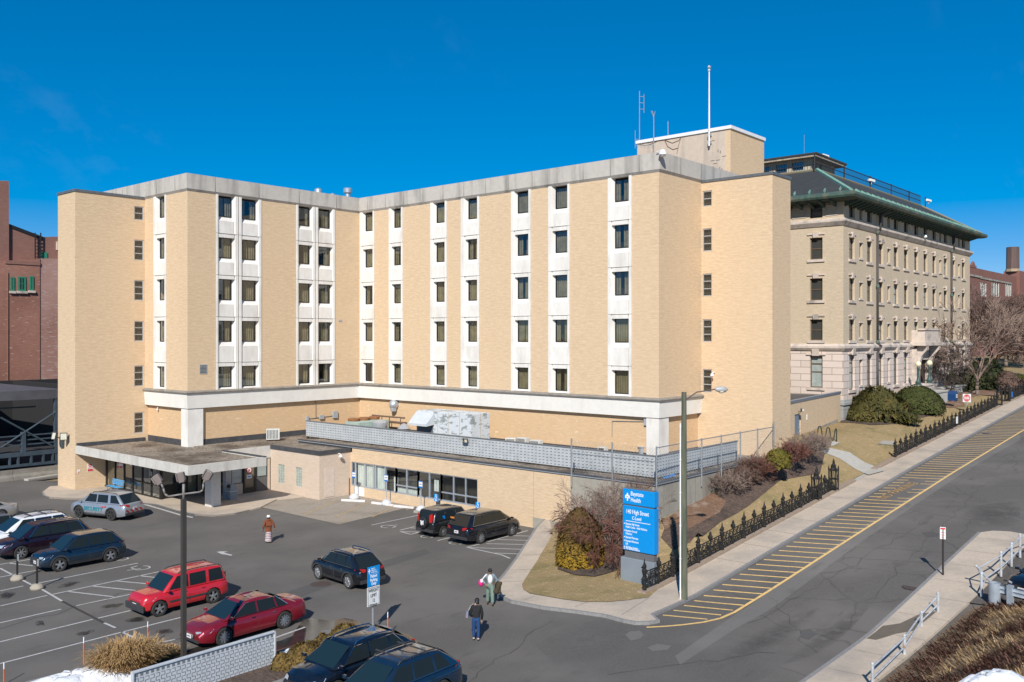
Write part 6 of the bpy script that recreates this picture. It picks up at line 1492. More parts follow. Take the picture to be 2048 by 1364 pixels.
x, y, hd = place((121.7,1143.5), (221,1123.7), SUV, 1); rav = make_car('navy blue suv with black wheel arches, in front of the two short post bollards', 'suv', SUV, navy, x, y, PI)
RX = x
y_ = 54.2
pl = make_car('dark plum suv with silver roof rails between the navy suv and the white one', 'suv', V(MIN, trim=1, chrome=1, railm=CHR, spk=7), plum, 24.1-.35, 59.1+.95, PI)
wh = make_car('white minivan with black roof bars between the plum suv and the grey car', 'minivan', V(MIN, H=1.78), white, 23.9, 61.7+1.0, PI)
for q in (.1,-.7): m = MB(); m.box(q-.03,-.75,1.86,q+.03,.75,1.89); m.build('roof_bar', BLKP, wh, world=False)
gy = make_car('grey sedan mostly hidden behind the white minivan at the left edge', 'sedan', V(SED, H=1.55), grey, 22.7, 65.3+.9, PI)
bg_ = make_car('light beige sedan with only its tail in view at the far left edge', 'sedan', V(SED, trim=0), beige, 24.2, 73.4, PI+.06)
FORD = V(SUV, W=1.98, wb=2.86, F=2.4, B=-2.55, H=1.78, belt=1.12, R=.39, top=[(-2.55,.9),(-2.47,1.08),(-2.1,1.12),(.85,1.12),(1.15,1.11),(1.9,1.06),(2.25,.95),(2.4,.78)], cab=(1.42,.62,-1.75,-2.40), win=[(.98,-.06,.56,-.06),(-.16,-1.08,-.16,-1.04),(-1.3,-2.12,-1.24,-1.68)], doors=[(1.0,-.1),(-.12,-1.12)], rails=1, rim=RIMD, tl=(1.0,.12,.36), clad=1, tum=.78)
x, y, hd = place((158.3,1035.5), (220.6,1041.6), FORD, 1); sec = make_car('silver security suv with teal door lettering stopped by the entrance canopy', 'suv', FORD, silver, x, y, hd)
TEAL = mat('teal_letter', (.01,.22,.28), rough=.4)
text('SECURITY', .36, (.95, 1.005, .58), (-1,0,0), (0,0,1), TEAL, sec, 'door_lettering', world=False, bold=.012, sx=1.05)
m = MB(); m.box(-1.0,1.0,.86,-.55,1.004,.92); m.build('red_marking', REDM, sec, world=False)
m = MB()
for i in range(4): a = -.75+i*.4; m.add([(-2.58,a,.55),(-2.58,a+.18,.55),(-2.585,a+.38,.75),(-2.585,a+.2,.75)], [(0,1,2,3)])
m.build('reflective_stripe', RLAMP, sec, world=False)
ENC = V(SUV, W=1.78, wb=2.55, F=2.12, B=-2.15, H=1.64, belt=1.04, top=[(-2.15,.86),(-2.08,1.0),(-1.8,1.04),(.7,1.04),(.95,1.03),(1.65,.96),(1.98,.84),(2.12,.66)], cab=(1.25,.45,-1.35,-2.05), win=[(.9,-.08,.4,-.08),(-.15,-.9,-.15,-.88),(-1.0,-1.5,-.98,-1.2)], doors=[(.92,-.1),(-.14,-.98)], rails=1, railm=CHR, trim=1, chrome=1, spk=7)
x, y, hd = place((635.8,1159), (695,1178), ENC, 1); make_car('small black suv driving across the lot past the manhole cover', 'suv', ENC, black, x, y, hd, name='moving_car')
PIL = V(MIN, W=2.0, wb=2.82, F=2.4, B=-2.52, H=1.77, rails=0, trim=1, belt=1.10, R=.37, top=[(-2.52,.9),(-2.44,1.05),(-2.1,1.10),(.9,1.10),(1.2,1.08),(2.0,.99),(2.25,.87),(2.4,.7)], tl=(.98,.12,.40), clad=1, glass=glassmat('privacy_glass', refl=-.02, dark=(.035,.03,.022)))
x, y, hd = place((1023.4,1070), (968.9,1088.5), PIL, -1); pil = make_car('black three row suv with chrome window trim parked nearest the striped bay', 'suv', V(PIL, spk=8), black, x, y, 0)
m = MB(); m.box(-2.47,.25,1.52,-2.44,.55,1.60) ; m.build('orange_sticker', AMB, pil, world=False)
cr2 = make_car('black suv with a white emblem on its rear spare wheel cover', 'suv', V(CRV, glass=CGL, bmp=BLKP, rails=0, zp=.72, spk=6, tl=(1.2,.32,.14)), dgreen, 43.4+1.31*S, 43.7+.86*S, 0)
sw = MB(); sw.lathe((-2.13,0,.92), [(.34,.0),(.36,-.06),(.34,-.17),(.30,-.2),(.02,-.21)], 24, ax=(1,0,0)); q = sw.build('spare_wheel_cover', mat('vinyl_black', (.018,.018,.02), rough=.45), cr2, smooth=40, world=False)
text('N', .36, (-2.345, .12, .82), (0,-1,0), (0,0,1), WHITE, cr2, 'emblem_letter', world=False, bold=.012); text('Y', .40, (-2.349, .13, .78), (0,-1,0), (0,0,1), WHITE, cr2, 'emblem_letter', world=False, bold=.010)
m = MB(); m.add([(-1.35,-.79,1.12),(-1.1,-.80,1.1),(-1.12,-.775,1.3),(-1.3,-.77,1.32)], [(0,1,2,3)]); m.build('blue_sticker', BLUEM, cr2, world=False)
INF = V(MIN, W=1.93, wb=2.85, F=2.4, B=-2.5, H=1.68, belt=1.08, cab=(1.5,.5,-1.55,-2.35), win=[(1.05,-.1,.5,-.1),(-.18,-1.1,-.18,-1.05),(-1.2,-1.85,-1.15,-1.35)], railm=CHR, trim=1, chrome=1, arc=.09)
p = gp(805,1295,1.1); make_car('black suv with silver roof rails and chrome trim beside the brown yews', 'suv', INF, paint('blue_black_paint', (.006,.011,.022), .4, .2), p.x-2.5*S+.85, p.y+.80*S, PI+.03)
HYU = V(MIN, W=1.93, wb=2.8, F=2.35, B=-2.45, H=1.72, cab=(1.45,.5,-1.6,-2.35), win=[(1.0,-.1,.5,-.1),(-.18,-1.08,-.18,-1.02),(-1.18,-1.85,-1.12,-1.42)], railm=BLKP)
p = gp(913,1332,1.1); hy = make_car('dark blue suv with black roof bars at the bottom edge, nearest the street', 'suv', HYU, dblue, p.x-2.45*S+.35, p.y+.84*S, PI+.02)
for q in (.15,-.85): m = MB(); m.box(q-.03,-.72,1.80,q+.03,.72,1.83); m.build('roof_bar', BLKP, hy, world=False)
p = gp(2045,1195,.9); make_car('black car nosing in at the right edge behind the guard rail', 'car', SED, black, p.x+2.4, p.y-.9, R(160), z=sz(p.x)+.15)
p = gnd((2075,975), st_); make_car('white car mostly outside the frame at the right edge of the street', 'car', SED, white, p.x+2.2, p.y-1.0, R(200), z=sz(p.x))
# ---------------------------------------------------------------- cast iron fences
CI = mat('cast_iron', (.016,.015,.014), (.028,.026,.025), sc=6, rough=.75, spec=.25)
def fence_panel():
    m = MB(); L = 1.43; r = random.Random(4)
    for z in (.12, .95): m.cyl((0,0,z),(L,0,z), .03, n=4)
    m.cyl((0,0,.55),(L,0,.55), .018, n=4)
    for k in range(3):
        cx_ = L*(k+.5)/3
        for (rr_, cz, a0, a1) in ((.20,.33,0,300),(.10,.33,180,480),(.19,.74,60,360),(.09,.76,0,300)):
            n = 7; pts = [(cx_+rr_*math.cos(R(a0+(a1-a0)*i/n)), .015*math.sin(i), cz+rr_*math.sin(R(a0+(a1-a0)*i/n))) for i in range(n+1)]
            m.tube(pts, .026, 3)
        for s_ in (-1, 1):
            m.tube([(cx_,0,.12),(cx_+s_*.12,.02,.35),(cx_+s_*.22,-.02,.62),(cx_+s_*.1,0,.9)], .022, 3)
            m.add([(cx_+s_*.03,.03,.5),(cx_+s_*.16,0,.44),(cx_+s_*.2,.0,.56),(cx_+s_*.08,-.02,.66)], [(0,1,2,3)])
            m.add([(cx_+s_*.05,-.03,.2),(cx_+s_*.19,0,.16),(cx_+s_*.17,.03,.28)], [(0,1,2)])
    return m
def post_small():
    m = MB(); m.cyl((0,0,0),(0,0,1.05), .04, n=5); m.lathe((0,0,.92), [(.04,0),(.14,.12),(.17,.24),(.07,.36),(.09,.42),(.02,.55)], 5); return m
def post_big():
    m = MB(); m.lathe((0,0,0), [(.12,0),(.12,.15),(.07,.2),(.07,.5),(.12,.6),(.08,.7),(.14,.95),(.16,1.05),(.08,1.15),(.13,1.25),(.06,1.38),(.012,1.68)], 6)
    for i in range(9):
        a = i*2.4; z = .25+i*.14; m.add([(0,0,z),(.2*math.cos(a),.2*math.sin(a),z+.07),(.1*math.cos(a+.5),.1*math.sin(a+.5),z+.2)], [(0,1,2)])
    return m
def pier():
    m = MB(); 
    for a in (-.26,.26):
        for b in (-.26,.26): m.cyl((a,b,0),(a,b,1.55), .045, n=5); m.lathe((a,b,1.5), [(.06,0),(.07,.1),(.01,.35)], 5)
    for z in (.1,.8,1.45): m.box(-.28,-.28,z,.28,.28,z+.06)
    for s_ in (-.26,.26):
        for k in range(4): m.cyl((-.26+.13*k,s_,.1),(-.13+.13*k,s_,1.45), .016, n=3); m.cyl((s_,-.26+.13*k,.1),(s_,-.13+.13*k,1.45), .016, n=3)
    m.lathe((0,0,1.5), [(.3,0),(.2,.15),(.14,.2),(.17,.35),(.08,.5),(.1,.58),(.015,.85)], 6); return m
MP, MPS, MPB, MPI = [f_().build('x', CI, None, world=False) for f_ in (fence_panel, post_small, post_big, pier)]
def child(src, name, par, x, y, z, pitch=0, sx=1):
    o = bpy.data.objects.new(name, src.data); C.objects.link(o); o.parent = par; o.location = (x-par.location.x, y-par.location.y, z-par.location.z); o.rotation_euler = (0, -pitch, 0); o.scale = (sx, 1, 1.0); return o
YF = 25.87
def iron_fence(x0, x1, label, piers=()):
    t = thing('iron_fence', label, 'fence', (x0, YF, sz(x0)+.26), group='ornate iron fences along the pavement'); x = x0; i = 0
    while x <= x1+.05:
        z = sz(x)+.26
        if not any(abs(x-p) < .7 for p in piers): child(MPB if i%2 == 0 else MPS, 'post', t, x, YF, z)
        if x+1.43 <= x1+.1:
            dz = sz(x+1.43)-sz(x); child(MP, 'panel', t, x, YF, z, math.atan2(dz, 1.43))
        x += 1.43; i += 1
    for p in piers: child(MPI, 'pier', t, p, YF, sz(p)+.26)
iron_fence(40.6, 66.5, 'near ornate black cast iron fence running up from the blue sign', (63.4, 66.6))
iron_fence(80.4, 117.0, 'far ornate black cast iron fence in front of the old building lawn', (117.0,))
iron_fence(121.0, 150.0, 'short stretch of black iron fence beyond the old building gateway', (121.0,))
for o in (MP, MPS, MPB, MPI): bpy.data.objects.remove(o)
# ---------------------------------------------------------------- blue health centre sign
SB = mat('sign_panel_blue', (.0,.255,.66), (.0,.245,.63), rough=.35); SG = mat('sign_base_grey', (.22,.25,.28), (.19,.22,.25), sc=1, rough=.6); SGD = mat('sign_core_grey', (.13,.13,.135), rough=.6)
a = gp(1241, 1157, .25); b = gp(1322, 1173, .3)
hd = math.atan2(b.y-a.y, b.x-a.x); L = 2.2
t = thing('health_sign', 'tall blue health centre sign on a grey plinth at the lawn corner', 'sign', (a.x, a.y, .1), hd)
m = MB(); m.box(0,0,0,L,.5,1.38); m.build('plinth', SG, t, world=False, bevel=.03)
m = MB(); m.box(.22,.1,1.38,L-.08,.42,1.85); m.build('core', SGD, t, world=False)
m = MB(); m.box(.14,.02,1.8,L-.0,.46,4.25); m.build('lower_panel', SB, t, world=False, bevel=.02)
m = MB(); m.box(.14,.02,4.33,L-.0,.46,5.17); m.build('upper_panel', SB, t, world=False, bevel=.02)
m = MB(); m.box(.2,.07,4.25,L-.08,.4,4.33); m.box(.2,.07,5.17,L-.08,.4,5.21); m.build('gap', SGD, t, world=False)
TW = mat('white_lettering', (.85,.87,.9), rough=.5)
def st(s_, size, x, z, sx=1, bold=0): text(s_, size, (.14+(x-.2)*.78, .012, z), (1,0,0), (0,0,1), TW, t, 'lettering', world=False, sx=sx*.80, bold=bold*.4)
st('Baystate', .33, .88, 4.84, .95, .008); st('Health', .33, .88, 4.50, .95, .008)
st('140 High Street', .34, .48, 3.83, .86, .006); st('C-Level', .27, 1.0, 3.52, .9, .004)
for i, (s_, z, x) in enumerate((('Baystate High Street',3.22,.45),('Health Center - Adult Medicine',3.05,.45),('Baystate General',2.84,.45),('Pediatrics',2.68,.45),('Baystate Pharmacy',2.48,.45),('Baystate Reference',2.28,.45),('Lab',2.12,.45),('All Other Services',1.98-.04,.45))): st(s_, .165, x, z-.02, .83, .003)
st('140-160 Main Entrance', .15, .45, 1.84-.0, .83, .003)
m = MB(); m.box(.34,.008,3.40,L-.24,.015,3.43)
for z in (3.25,2.87,2.51,2.31,1.97,1.87): m.extr([(.22,.008,z),(.255,.008,z-.04),(.29,.008,z),(.255,.008,z+.04)], (0,.008,0))
# the white cross-shaped emblem
for (x0_, z0_, x1_, z1_) in ((.42,4.66,.54,4.82),(.68,4.66,.80,4.82),(.565,4.78,.655,4.95),(.50,4.72,.56,4.86),(.66,4.72,.70,4.86),(.565,4.52,.655,4.64),(.58,4.64,.64,4.74)): m.box(.14+(x0_-.2)*.78,.006,z0_,.14+(x1_-.2)*.78,.015,z1_)
m.build('emblem', TW, t, world=False)
# ---------------------------------------------------------------- poles
WOODP = mat('green_wood', (.115,.125,.085), (.07,.078,.055), sc=3, rough=.9, stretch=(2,2,.3), c3=(.2,.17,.12), sc3=1.2)
pu = gp(1368, 1198, .14); zt_u = zat(784, pu.x*FW[0]+pu.y*FW[1])
t = thing('utility_pole', 'greenish wooden utility pole with a white conduit and a curved lamp arm', 'pole', pu)
m = MB(); m.cyl(pu, (pu.x, pu.y, zt_u), .19, .13, 12); m.build('pole', WOODP, t, smooth=40)
side = Vector((-RT[0], -RT[1], 0)); q = pu+side*.20-Vector((FW[0],FW[1],0))*.06
m = MB(); m.cyl(q, (q.x, q.y, zat(845, 46.8)), .04, n=8)
for k in range(6): z = .5+k*1.7; m.cyl((q.x,q.y,z),(q.x,q.y,z+.06), .055, n=8)
m.build('conduit', WHITE, t, smooth=40)
arm = Vector((.86,-.5,0)).normalized(); tp_ = Vector((pu.x, pu.y, 0))
dL = 92/F*46.5/(arm.x*RT[0]+arm.y*RT[1])
pts = [tp_+arm*0+Vector((0,0,zat(815,46.8))), tp_+arm*dL*.05+Vector((0,0,zat(798,46.8))), tp_+arm*dL*.3+Vector((0,0,zat(784,46.8))), tp_+arm*dL*.75+Vector((0,0,zat(779,46.8)))]
m = MB(); m.tube(pts, .035, 6); m.build('lamp_arm', mat('arm_brown', (.13,.09,.07)), t)
h0 = pts[-1]; m = MB(); up = Vector((0,0,1)); 
m.lathe(h0-arm*.05, [(.05,0),(.12,.1),(.17,.35),(.15,.6),(.04,.75)], 10, ax=(arm.x,arm.y,-.05)); m.build('lamp_head', mat('lamp_grey', (.45,.45,.44), rough=.4), t, smooth=True)
m = MB(); m.ball(h0+arm*.32-up*.12, .12, sc=(1.3,1.3,.9)); m.build('lens', mat('lamp_lens', (.7,.65,.5), rough=.2), t, smooth=True)
# lot lamp post
DB = mat('pole_bronze', (.055,.048,.042), (.045,.04,.035), sc=1, rough=.5); LH = mat('lamp_head_taupe', (.19,.155,.14), (.16,.13,.12), sc=2, rough=.5)
lx, ly = 18.55, 33.3; lD = lx*FW[0]+ly*FW[1]
z_of = lambda py: zat(py, lD)
t = thing('lamp_post', 'dark square lot lamp post carrying three upturned taupe flood heads', 'lamp post', (lx, ly, .1))
m = MB(); m.box(lx-.085,ly-.085,.1,lx+.085,ly+.085,z_of(998)); m.build('pole', DB, t)
rt = Vector((RT[0], RT[1], 0)); fwv = Vector((FW[0], FW[1], 0)); base_ = Vector((lx, ly, 0)); pxm = lD/F
def LP(px, py, f_=0): return base_+rt*((px-366.5)*pxm)+fwv*f_+Vector((0,0,z_of(py)))
m = MB(); m.tube([LP(366.5,1000), LP(366.5,968)], .055, 8); m.tube([LP(366.5,988),LP(336,993),LP(329,988),LP(326,977),LP(322,968)], .04, 7); m.tube([LP(366.5,988),LP(399,984),LP(405,980),LP(406,968),LP(409,958)], .04, 7); m.build('bracket_arms', mat('arm_taupe', (.21,.19,.175), rough=.5), t, smooth=True)
for (px, py, ang, lx_) in ((314,960,-.6,1),(361,955,-.25,1),(414,951,.5,1)):
    c = LP(px, py); ax_ = (rt*math.sin(ang)+up*math.cos(ang)).normalized(); sd = ax_.cross(fwv).normalized()
    m = MB(); m.obox(c, sd, ax_, fwv, .12, .21, .06); m.obox(c+sd*.14+ax_*.03, sd, ax_, fwv, .03, .17, .10); m.obox(c-sd*.14+ax_*.03, sd, ax_, fwv, .03, .17, .10); m.build('flood_head', LH, t, bevel=.045)
# ---------------------------------------------------------------- signs on posts
def postsign(pf, ptop, boards, label, name='street_sign', post=ALU, pr_=.045, zf=zero, face='y', width=.6, base_block=None, tilt=0):
    p = gnd(pf, zf); D = p.x*FW[0]+p.y*FW[1]; t = thing(name, label, 'sign', p); zz = zat(ptop, D)
    m = MB(); m.cyl(p, (p.x, p.y, zz), pr_, n=6); m.build('post', post, t)
    return t, p, D
t, p, D = postsign((745.6,1263), 1133, None, 'patient parking sign above a weight limit sign on a thin post')
zz = lambda py: zat(py, D); y0 = p.y-.06; x0, x1 = p.x-.38, p.x+.36
m = MB(); m.box(x0,y0-.02,zz(1171),x1,y0,zz(1131.5)); m.build('blue_board', SB, t, bevel=.01)
m = MB(); m.box(x0-.02,y0-.02,zz(1210),x1+.0,y0,zz(1172)); m.build('white_board', WHITE, t, bevel=.01)
h = zz(1131.5)-zz(1171)
def tx(s_, size, x, z, mt, sx=1, al='CENTER', bold=0): text(s_, size, (x, y0-.026, z), (1,0,0), (0,0,1), mt, t, 'lettering', align=al, sx=sx*.77, bold=bold)
c = (x0+x1)/2; zb_ = zz(1171); tx('Patient', .20, c, zb_+.40, TW, .95, bold=.004); tx('Parking', .20, c, zb_+.22, TW, .95, bold=.004); tx('Only', .20, c, zb_+.05, TW, .95, bold=.004)
for i, s_ in enumerate(('Baystate', 'High Street', 'Health Center')): tx(s_, .085, x0+.22, zb_+h-.12-.09*i, TW, .95, 'LEFT')
m = MB(); m.box(x0+.08,y0-.026,zb_+h-.30,x0+.13,y0-.02,zb_+h-.08); m.box(x0+.04,y0-.027,zb_+h-.22,x0+.17,y0-.021,zb_+h-.16); m.box(x0+.08,y0-.026,zb_+h-.36,x1-.08,y0-.021,zb_+h-.35); m.build('emblem', TW, t)
BLKL = mat('black_letter', (.02,.02,.025)); zw = zz(1210); hw_ = zz(1172)-zw
for i, s_ in enumerate(('WEIGHT','LIMIT','12','TONS')): tx(s_, .215, c-.01, zw+hw_-.24-i*.235, BLKL, .95)
m = MB()
for q in ((x0+.02,zw+.04,x1-.04,zw+.055),(x0+.02,zw+hw_-.055,x1-.04,zw+hw_-.04),(x0+.02,zw+.04,x0+.035,zw+hw_-.04),(x1-.055,zw+.04,x1-.04,zw+hw_-.04)): m.box(q[0],y0-.025,q[1],q[2],y0-.02,q[3])
m.build('border', BLKL, t)
# street regulation sign
t, p, D = postsign((1886,1150), 1056, None, 'white street sign with red heading on a dark post beyond the kerb', post=mat('sign_post_dark', (.035,.025,.022)), pr_=.05, zf=pw)
m = MB(); m.obox((p.x-.03,p.y,zat(1066,D)), (.25,-1,0), (0,0,1), (1,.25,0), .14, .32, .012); m.build('board', WHITE, t)
nv = Vector((-1,-.25,0)).normalized(); sv = Vector((.25,-1,0)).normalized(); cc = Vector((p.x-.03,p.y,zat(1066,D)))+nv*.016
m = MB(); m.obox(cc+up*.24, sv, up, nv, .12, .04, .003); m.obox(cc+up*.03, sv, up, nv, .09, .012, .003); m.obox(cc-up*.1, sv, up, nv, .09, .012, .003); m.obox(cc-up*.22, sv, up, nv, .07, .012, .003); m.build('red_text_lines', REDM, t)
# DO NOT ENTER
p = gnd((1934, 826), lawn); D = p.x*FW[0]+p.y*FW[1]; t = thing('do_not_enter_sign', 'red and white do not enter sign behind the far iron fence', 'sign', p)
m = MB(); m.cyl(p, (p.x,p.y,zat(788,D)), .05, n=6); m.build('post', STEEL, t)
zc = zat(796, D); hw_ = 8.2/F*D/1.09; nv = Vector((-1,0,0)); m = MB(); m.box(p.x-.07,p.y-hw_,zc-8.2/F*D,p.x-.05,p.y+hw_,zc+8.2/F*D); m.build('board', WHITE, t)
m = MB(); rr_ = hw_*.86; m.poly(*[(p.x-.075, p.y+rr_*math.cos(2*PI*i/24), zc+7.2/F*D*math.sin(2*PI*i/24)) for i in range(24)]); m.build('red_disc', REDM, t)
m = MB(); m.box(p.x-.083,p.y-rr_*.75,zc-.07,p.x-.078,p.y+rr_*.75,zc+.07); m.build('white_bar', WHITE, t)
text('DO NOT', .18, (p.x-.082, p.y, zc+.13), (0,-1,0), (0,0,1), TW, t, align='CENTER', sx=1.1); text('ENTER', .18, (p.x-.082, p.y, zc-.27), (0,-1,0), (0,0,1), TW, t, align='CENTER', sx=1.1)
# parking bay signs by the ribbon windows
def baysign(px, pyf, pyt, pyb, w_, label, kind):
    x = XL-1.0 if kind == 0 else XL-.65
    y, D = onX(px, x); z0 = .02; t = thing('bay_sign', label, 'sign', (x, y, z0), group='parking bay signs along the clinic wall')
    zt_, zb_ = zat(pyt, D), zat(pyb, D)
    if kind == 0:
        m = MB(); m.lathe((x,y,0), [(.45,0),(.42,.18),(.28,.36),(.1,.44)], 12); m.build('concrete_base', mat('base_white', (.6,.62,.64), (.5,.51,.52), sc=3), t, smooth=True)
    m = MB(); m.cyl((x,y,0),(x,y,zb_+.1), .04, n=6); m.build('post', STEEL if kind == 0 else BRONZE, t)
    m = MB(); m.box(x-.05,y-w_/2,zb_,x-.03,y+w_/2,zt_); m.build('board', WHITE if kind == 0 else SB, t, bevel=.01)
    h = zt_-zb_; m = MB()
    if kind == 0:
        m.box(x-.056,y-w_/2,zb_,x-.05,y+w_/2,zb_+h*.24); m.box(x-.056,y-w_/2,zt_-h*.12,x-.05,y+w_/2,zt_); m.box(x-.056,y-w_*.36,zb_+h*.5,x-.05,y+w_*.36,zb_+h*.6); m.build('blue_band', BLUEM, t)
    else:
        c_ = (x-.056, y, zb_+h*.62); m.lathe((x-.055,y,zb_+h*.88), [(.05,0),(.05,.008)], 8, ax=(-1,0,0))
        m.box(x-.06,y-.02,zb_+h*.6,x-.052,y+.04,zb_+h*.82); m.box(x-.06,y-.10,zb_+h*.56,x-.052,y+.03,zb_+h*.62)
        pts = [(x-.056, y+.02+.11*math.cos(R(a)), zb_+h*.5+.11*math.sin(R(a))) for a in range(120, 400, 35)]; m.tube(pts, .014, 4)
        m.box(x-.06,y-.12,zb_+h*.1,x-.052,y+.12,zb_+h*.16); m.box(x-.06,y-.1,zb_+h*.22,x-.052,y+.1,zb_+h*.27); m.build('wheelchair_mark', TW, t)
baysign(708.5,1000,943,956,.42,'bay sign with blue bands beside the white door panel, leftmost of the three',0); baysign(773,1008,949,963,.42,'bay sign with blue bands in the middle of the three on round bases',0); baysign(842,1025,962,976,.40,'bay sign with blue bands on a round base nearest the parked cars',0)
baysign(873,1012,988,1003,.46,'blue wheelchair sign behind the car with the spare wheel',1); baysign(956.5,1020,1004,1018.5,.46,'blue wheelchair sign at the right end of the ribbon windows',1)
# wheel stops
for (pxa, pya, pxb, pyb, lb) in ((683,1001,731,1003,'white wheel stop nearest the pink block'),(744,1006,787,1011.5,'white wheel stop in the middle of three'),(788,1012.5,828,1016.5,'white wheel stop nearest the asphalt edge'),(829,1024,866,1030,'grey wheel stop behind the car with the spare wheel')):
    a, b = gp(pxa,pya,.05), gp(pxb,pyb,.05); d = (b-a).normalized(); n_ = Vector((-d.y,d.x,0)); m = MB(); L = (b-a).length
    P = [(-.13,0),(.13,0),(.08,.17),(-.08,.17)]; m.extr([a+n_*u+up*(v-.04) for u, v in P], b-a)
    tag(m.build('wheel_stop', mat('stop_white', (.66,.63,.6), (.55,.5,.46), sc=3) if pxa < 820 else WALLC, bevel=.02), lb, 'wheel stop', 'wheel stops in the parking bays')
# short posts in concrete blobs, bench, bin, wooden post
for (px, py, pt, lb) in ((34.5,1158,1107,'left black short post set in a lump of concrete'),(74,1176,1117,'right black short post set in a lump of concrete by the navy suv')):
    p = gp(px, py+2); D = p.x*FW[0]+p.y*FW[1]; t = thing('short_post', lb, 'post', p, group='posts set in concrete lumps'); m = MB(); m.cyl(p, (p.x,p.y,zat(pt,D)), .055, n=6); m.build('post', BRONZE, t)
    m = MB(); m.box(p.x-.03,p.y-.085,zat(pt,D)-.02,p.x+.06,p.y-.06,zat(pt,D)-.4); m.build('tag_plate', STEEL, t); m = MB(); m.lathe(p, [(.36,0),(.36,.12),(.24,.26),(.08,.3)], 10); m.build('concrete_lump', mat('lump', (.4,.35,.27), (.32,.28,.22), sc=4), t, smooth=True)
for (px, py, pt, lb) in ((167.5,1328,1274,'orange marker stake by the snow heap'),(295.6,1288,1243,'orange marker stake at the tip of the dry grass clump'),(8,1364,1325,'orange marker stake in the bottom left corner'),(775.5,1269,1224,'orange marker stake beside the patient parking sign')):
    p = gp(px, py, .1); D = p.x*FW[0]+p.y*FW[1]; t = thing('marker_stake', lb, 'stake', p, group='orange marker stakes'); m = MB(); zt_ = zat(pt, D); m.cyl(p, (p.x,p.y,zt_-.25), .025, n=5); m.build('stake', mat('orange', (.75,.16,.03), rough=.6), t); m = MB(); m.cyl((p.x,p.y,zt_-.25), (p.x,p.y,zt_), .026, n=5); m.build('reflector', WHITE, t)
BB = mat('bench_blue', (.10,.38,.66), (.08,.32,.58), sc=3, rough=.5)
p = gp(222, 985, .1); t = thing('park_bench', 'light blue slatted bench beside the glass vestibule', 'bench', p, R(-90)+.0); t.scale = (S,S,S)
for nm, L_ in (('seat', [(0,.42+.0*i,.10+i*.12) for i in range(4)]),): 
    m = MB(); [m.box(-.95,y-.05,.42,.95,y+.05,.45) for _, _, y in L_]; m.build('seat', BB, t, world=False)
m = MB(); [m.box(-.95,.52+.02*i,.55+i*.11,.95,.55+.02*i,.63+i*.11) for i in range(4)]; m.build('backrest', BB, t, world=False)
for x in (-.8, 0, .8):
    m = MB(); m.tube([(x,.08,0),(x,.1,.42),(x,.5,.42),(x,.58,.95)], .03, 5); m.tube([(x,.5,.42),(x,.55,0)], .03, 5); m.build('leg', mat('bench_leg', (.2,.17,.13)), t, world=False)
t.rotation_euler.z = R(-90)
p = gp(463, 998, .1); t = thing('litter_bin', 'grey litter bin with a dark flap beside the clinic door', 'bin', p); m = MB(); m.box(p.x-.33,p.y-.33,.1,p.x+.33,p.y+.33,1.05); m.mi = 1; m.box(p.x-.36,p.y-.36,.75,p.x+.36,p.y+.36,.8); m.build('body', [mat('bin_grey', (.30,.34,.37), rough=.5), WHITE], t, bevel=.03)
m = MB(); m.add([(p.x-.3,p.y-.3,1.05),(p.x+.3,p.y-.3,1.05),(p.x+.3,p.y+.3,1.05),(p.x-.3,p.y+.3,1.05),(p.x-.15,p.y-.15,1.35),(p.x+.15,p.y-.15,1.35),(p.x+.15,p.y+.15,1.35),(p.x-.15,p.y+.15,1.35)], [(0,1,5,4),(1,2,6,5),(2,3,7,6),(3,0,4,7),(4,5,6,7)]); m.mi = 1; m.box(p.x-.32,p.y-.2,1.08,p.x-.2,p.y+.2,1.28); m.build('hood', [mat('bin_grey', (.30,.34,.37)), DARK], t)
y, D = onX(698.5, XL-.12); m = MB(); m.box(XL-.2,y-.06,0,XL-.08,y+.06,zat(956,D)); tag(m.build('wooden_post', mat('post_wood', (.25,.12,.05))), 'brown wooden post against the wall beside the white door', 'post')
# bike rack
BK = mat('rack_black', (.02,.03,.022), rough=.4); A = [gnd(q, lawn) for q in ((1631,878),(1673,884))]; t = thing('bike_rack', 'black wave shaped bike rack on the concrete pad', 'bike rack', A[0])
m = MB(); pts = []; d = A[1]-A[0]; n = 36
for i in range(n+1):
    u = i/n; zw_ = .62+.48*(1 if False else math.cos(u*2*PI*2.5)*-1); zw_ = .62+.5*max(-1, min(1, 1.5*-math.cos(u*2*PI*2.5))); q = A[0]+d*u; pts.append((q.x,q.y,q.z+zw_))
pts = [(A[0].x,A[0].y,A[0].z)]+pts+[(A[1].x,A[1].y,A[1].z)]; m.tube(pts, .045, 6); m.build('wave_tube', BK, t, smooth=40)
# blue plaques on the fences
for px, py, c_, lb in ((1914,840,WHITE,'white notice hung on the far iron fence'),(2024,789,BLUEM,'small blue notice on the fence beyond the gateway')):
    x, D = onY(px, YF-.12); z = zat(py, D); m = MB(); m.box(x-.3,YF-.14,z-.35,x+.3,YF-.11,z+.35); tag(m.build('fence_notice', c_), lb, 'notice')
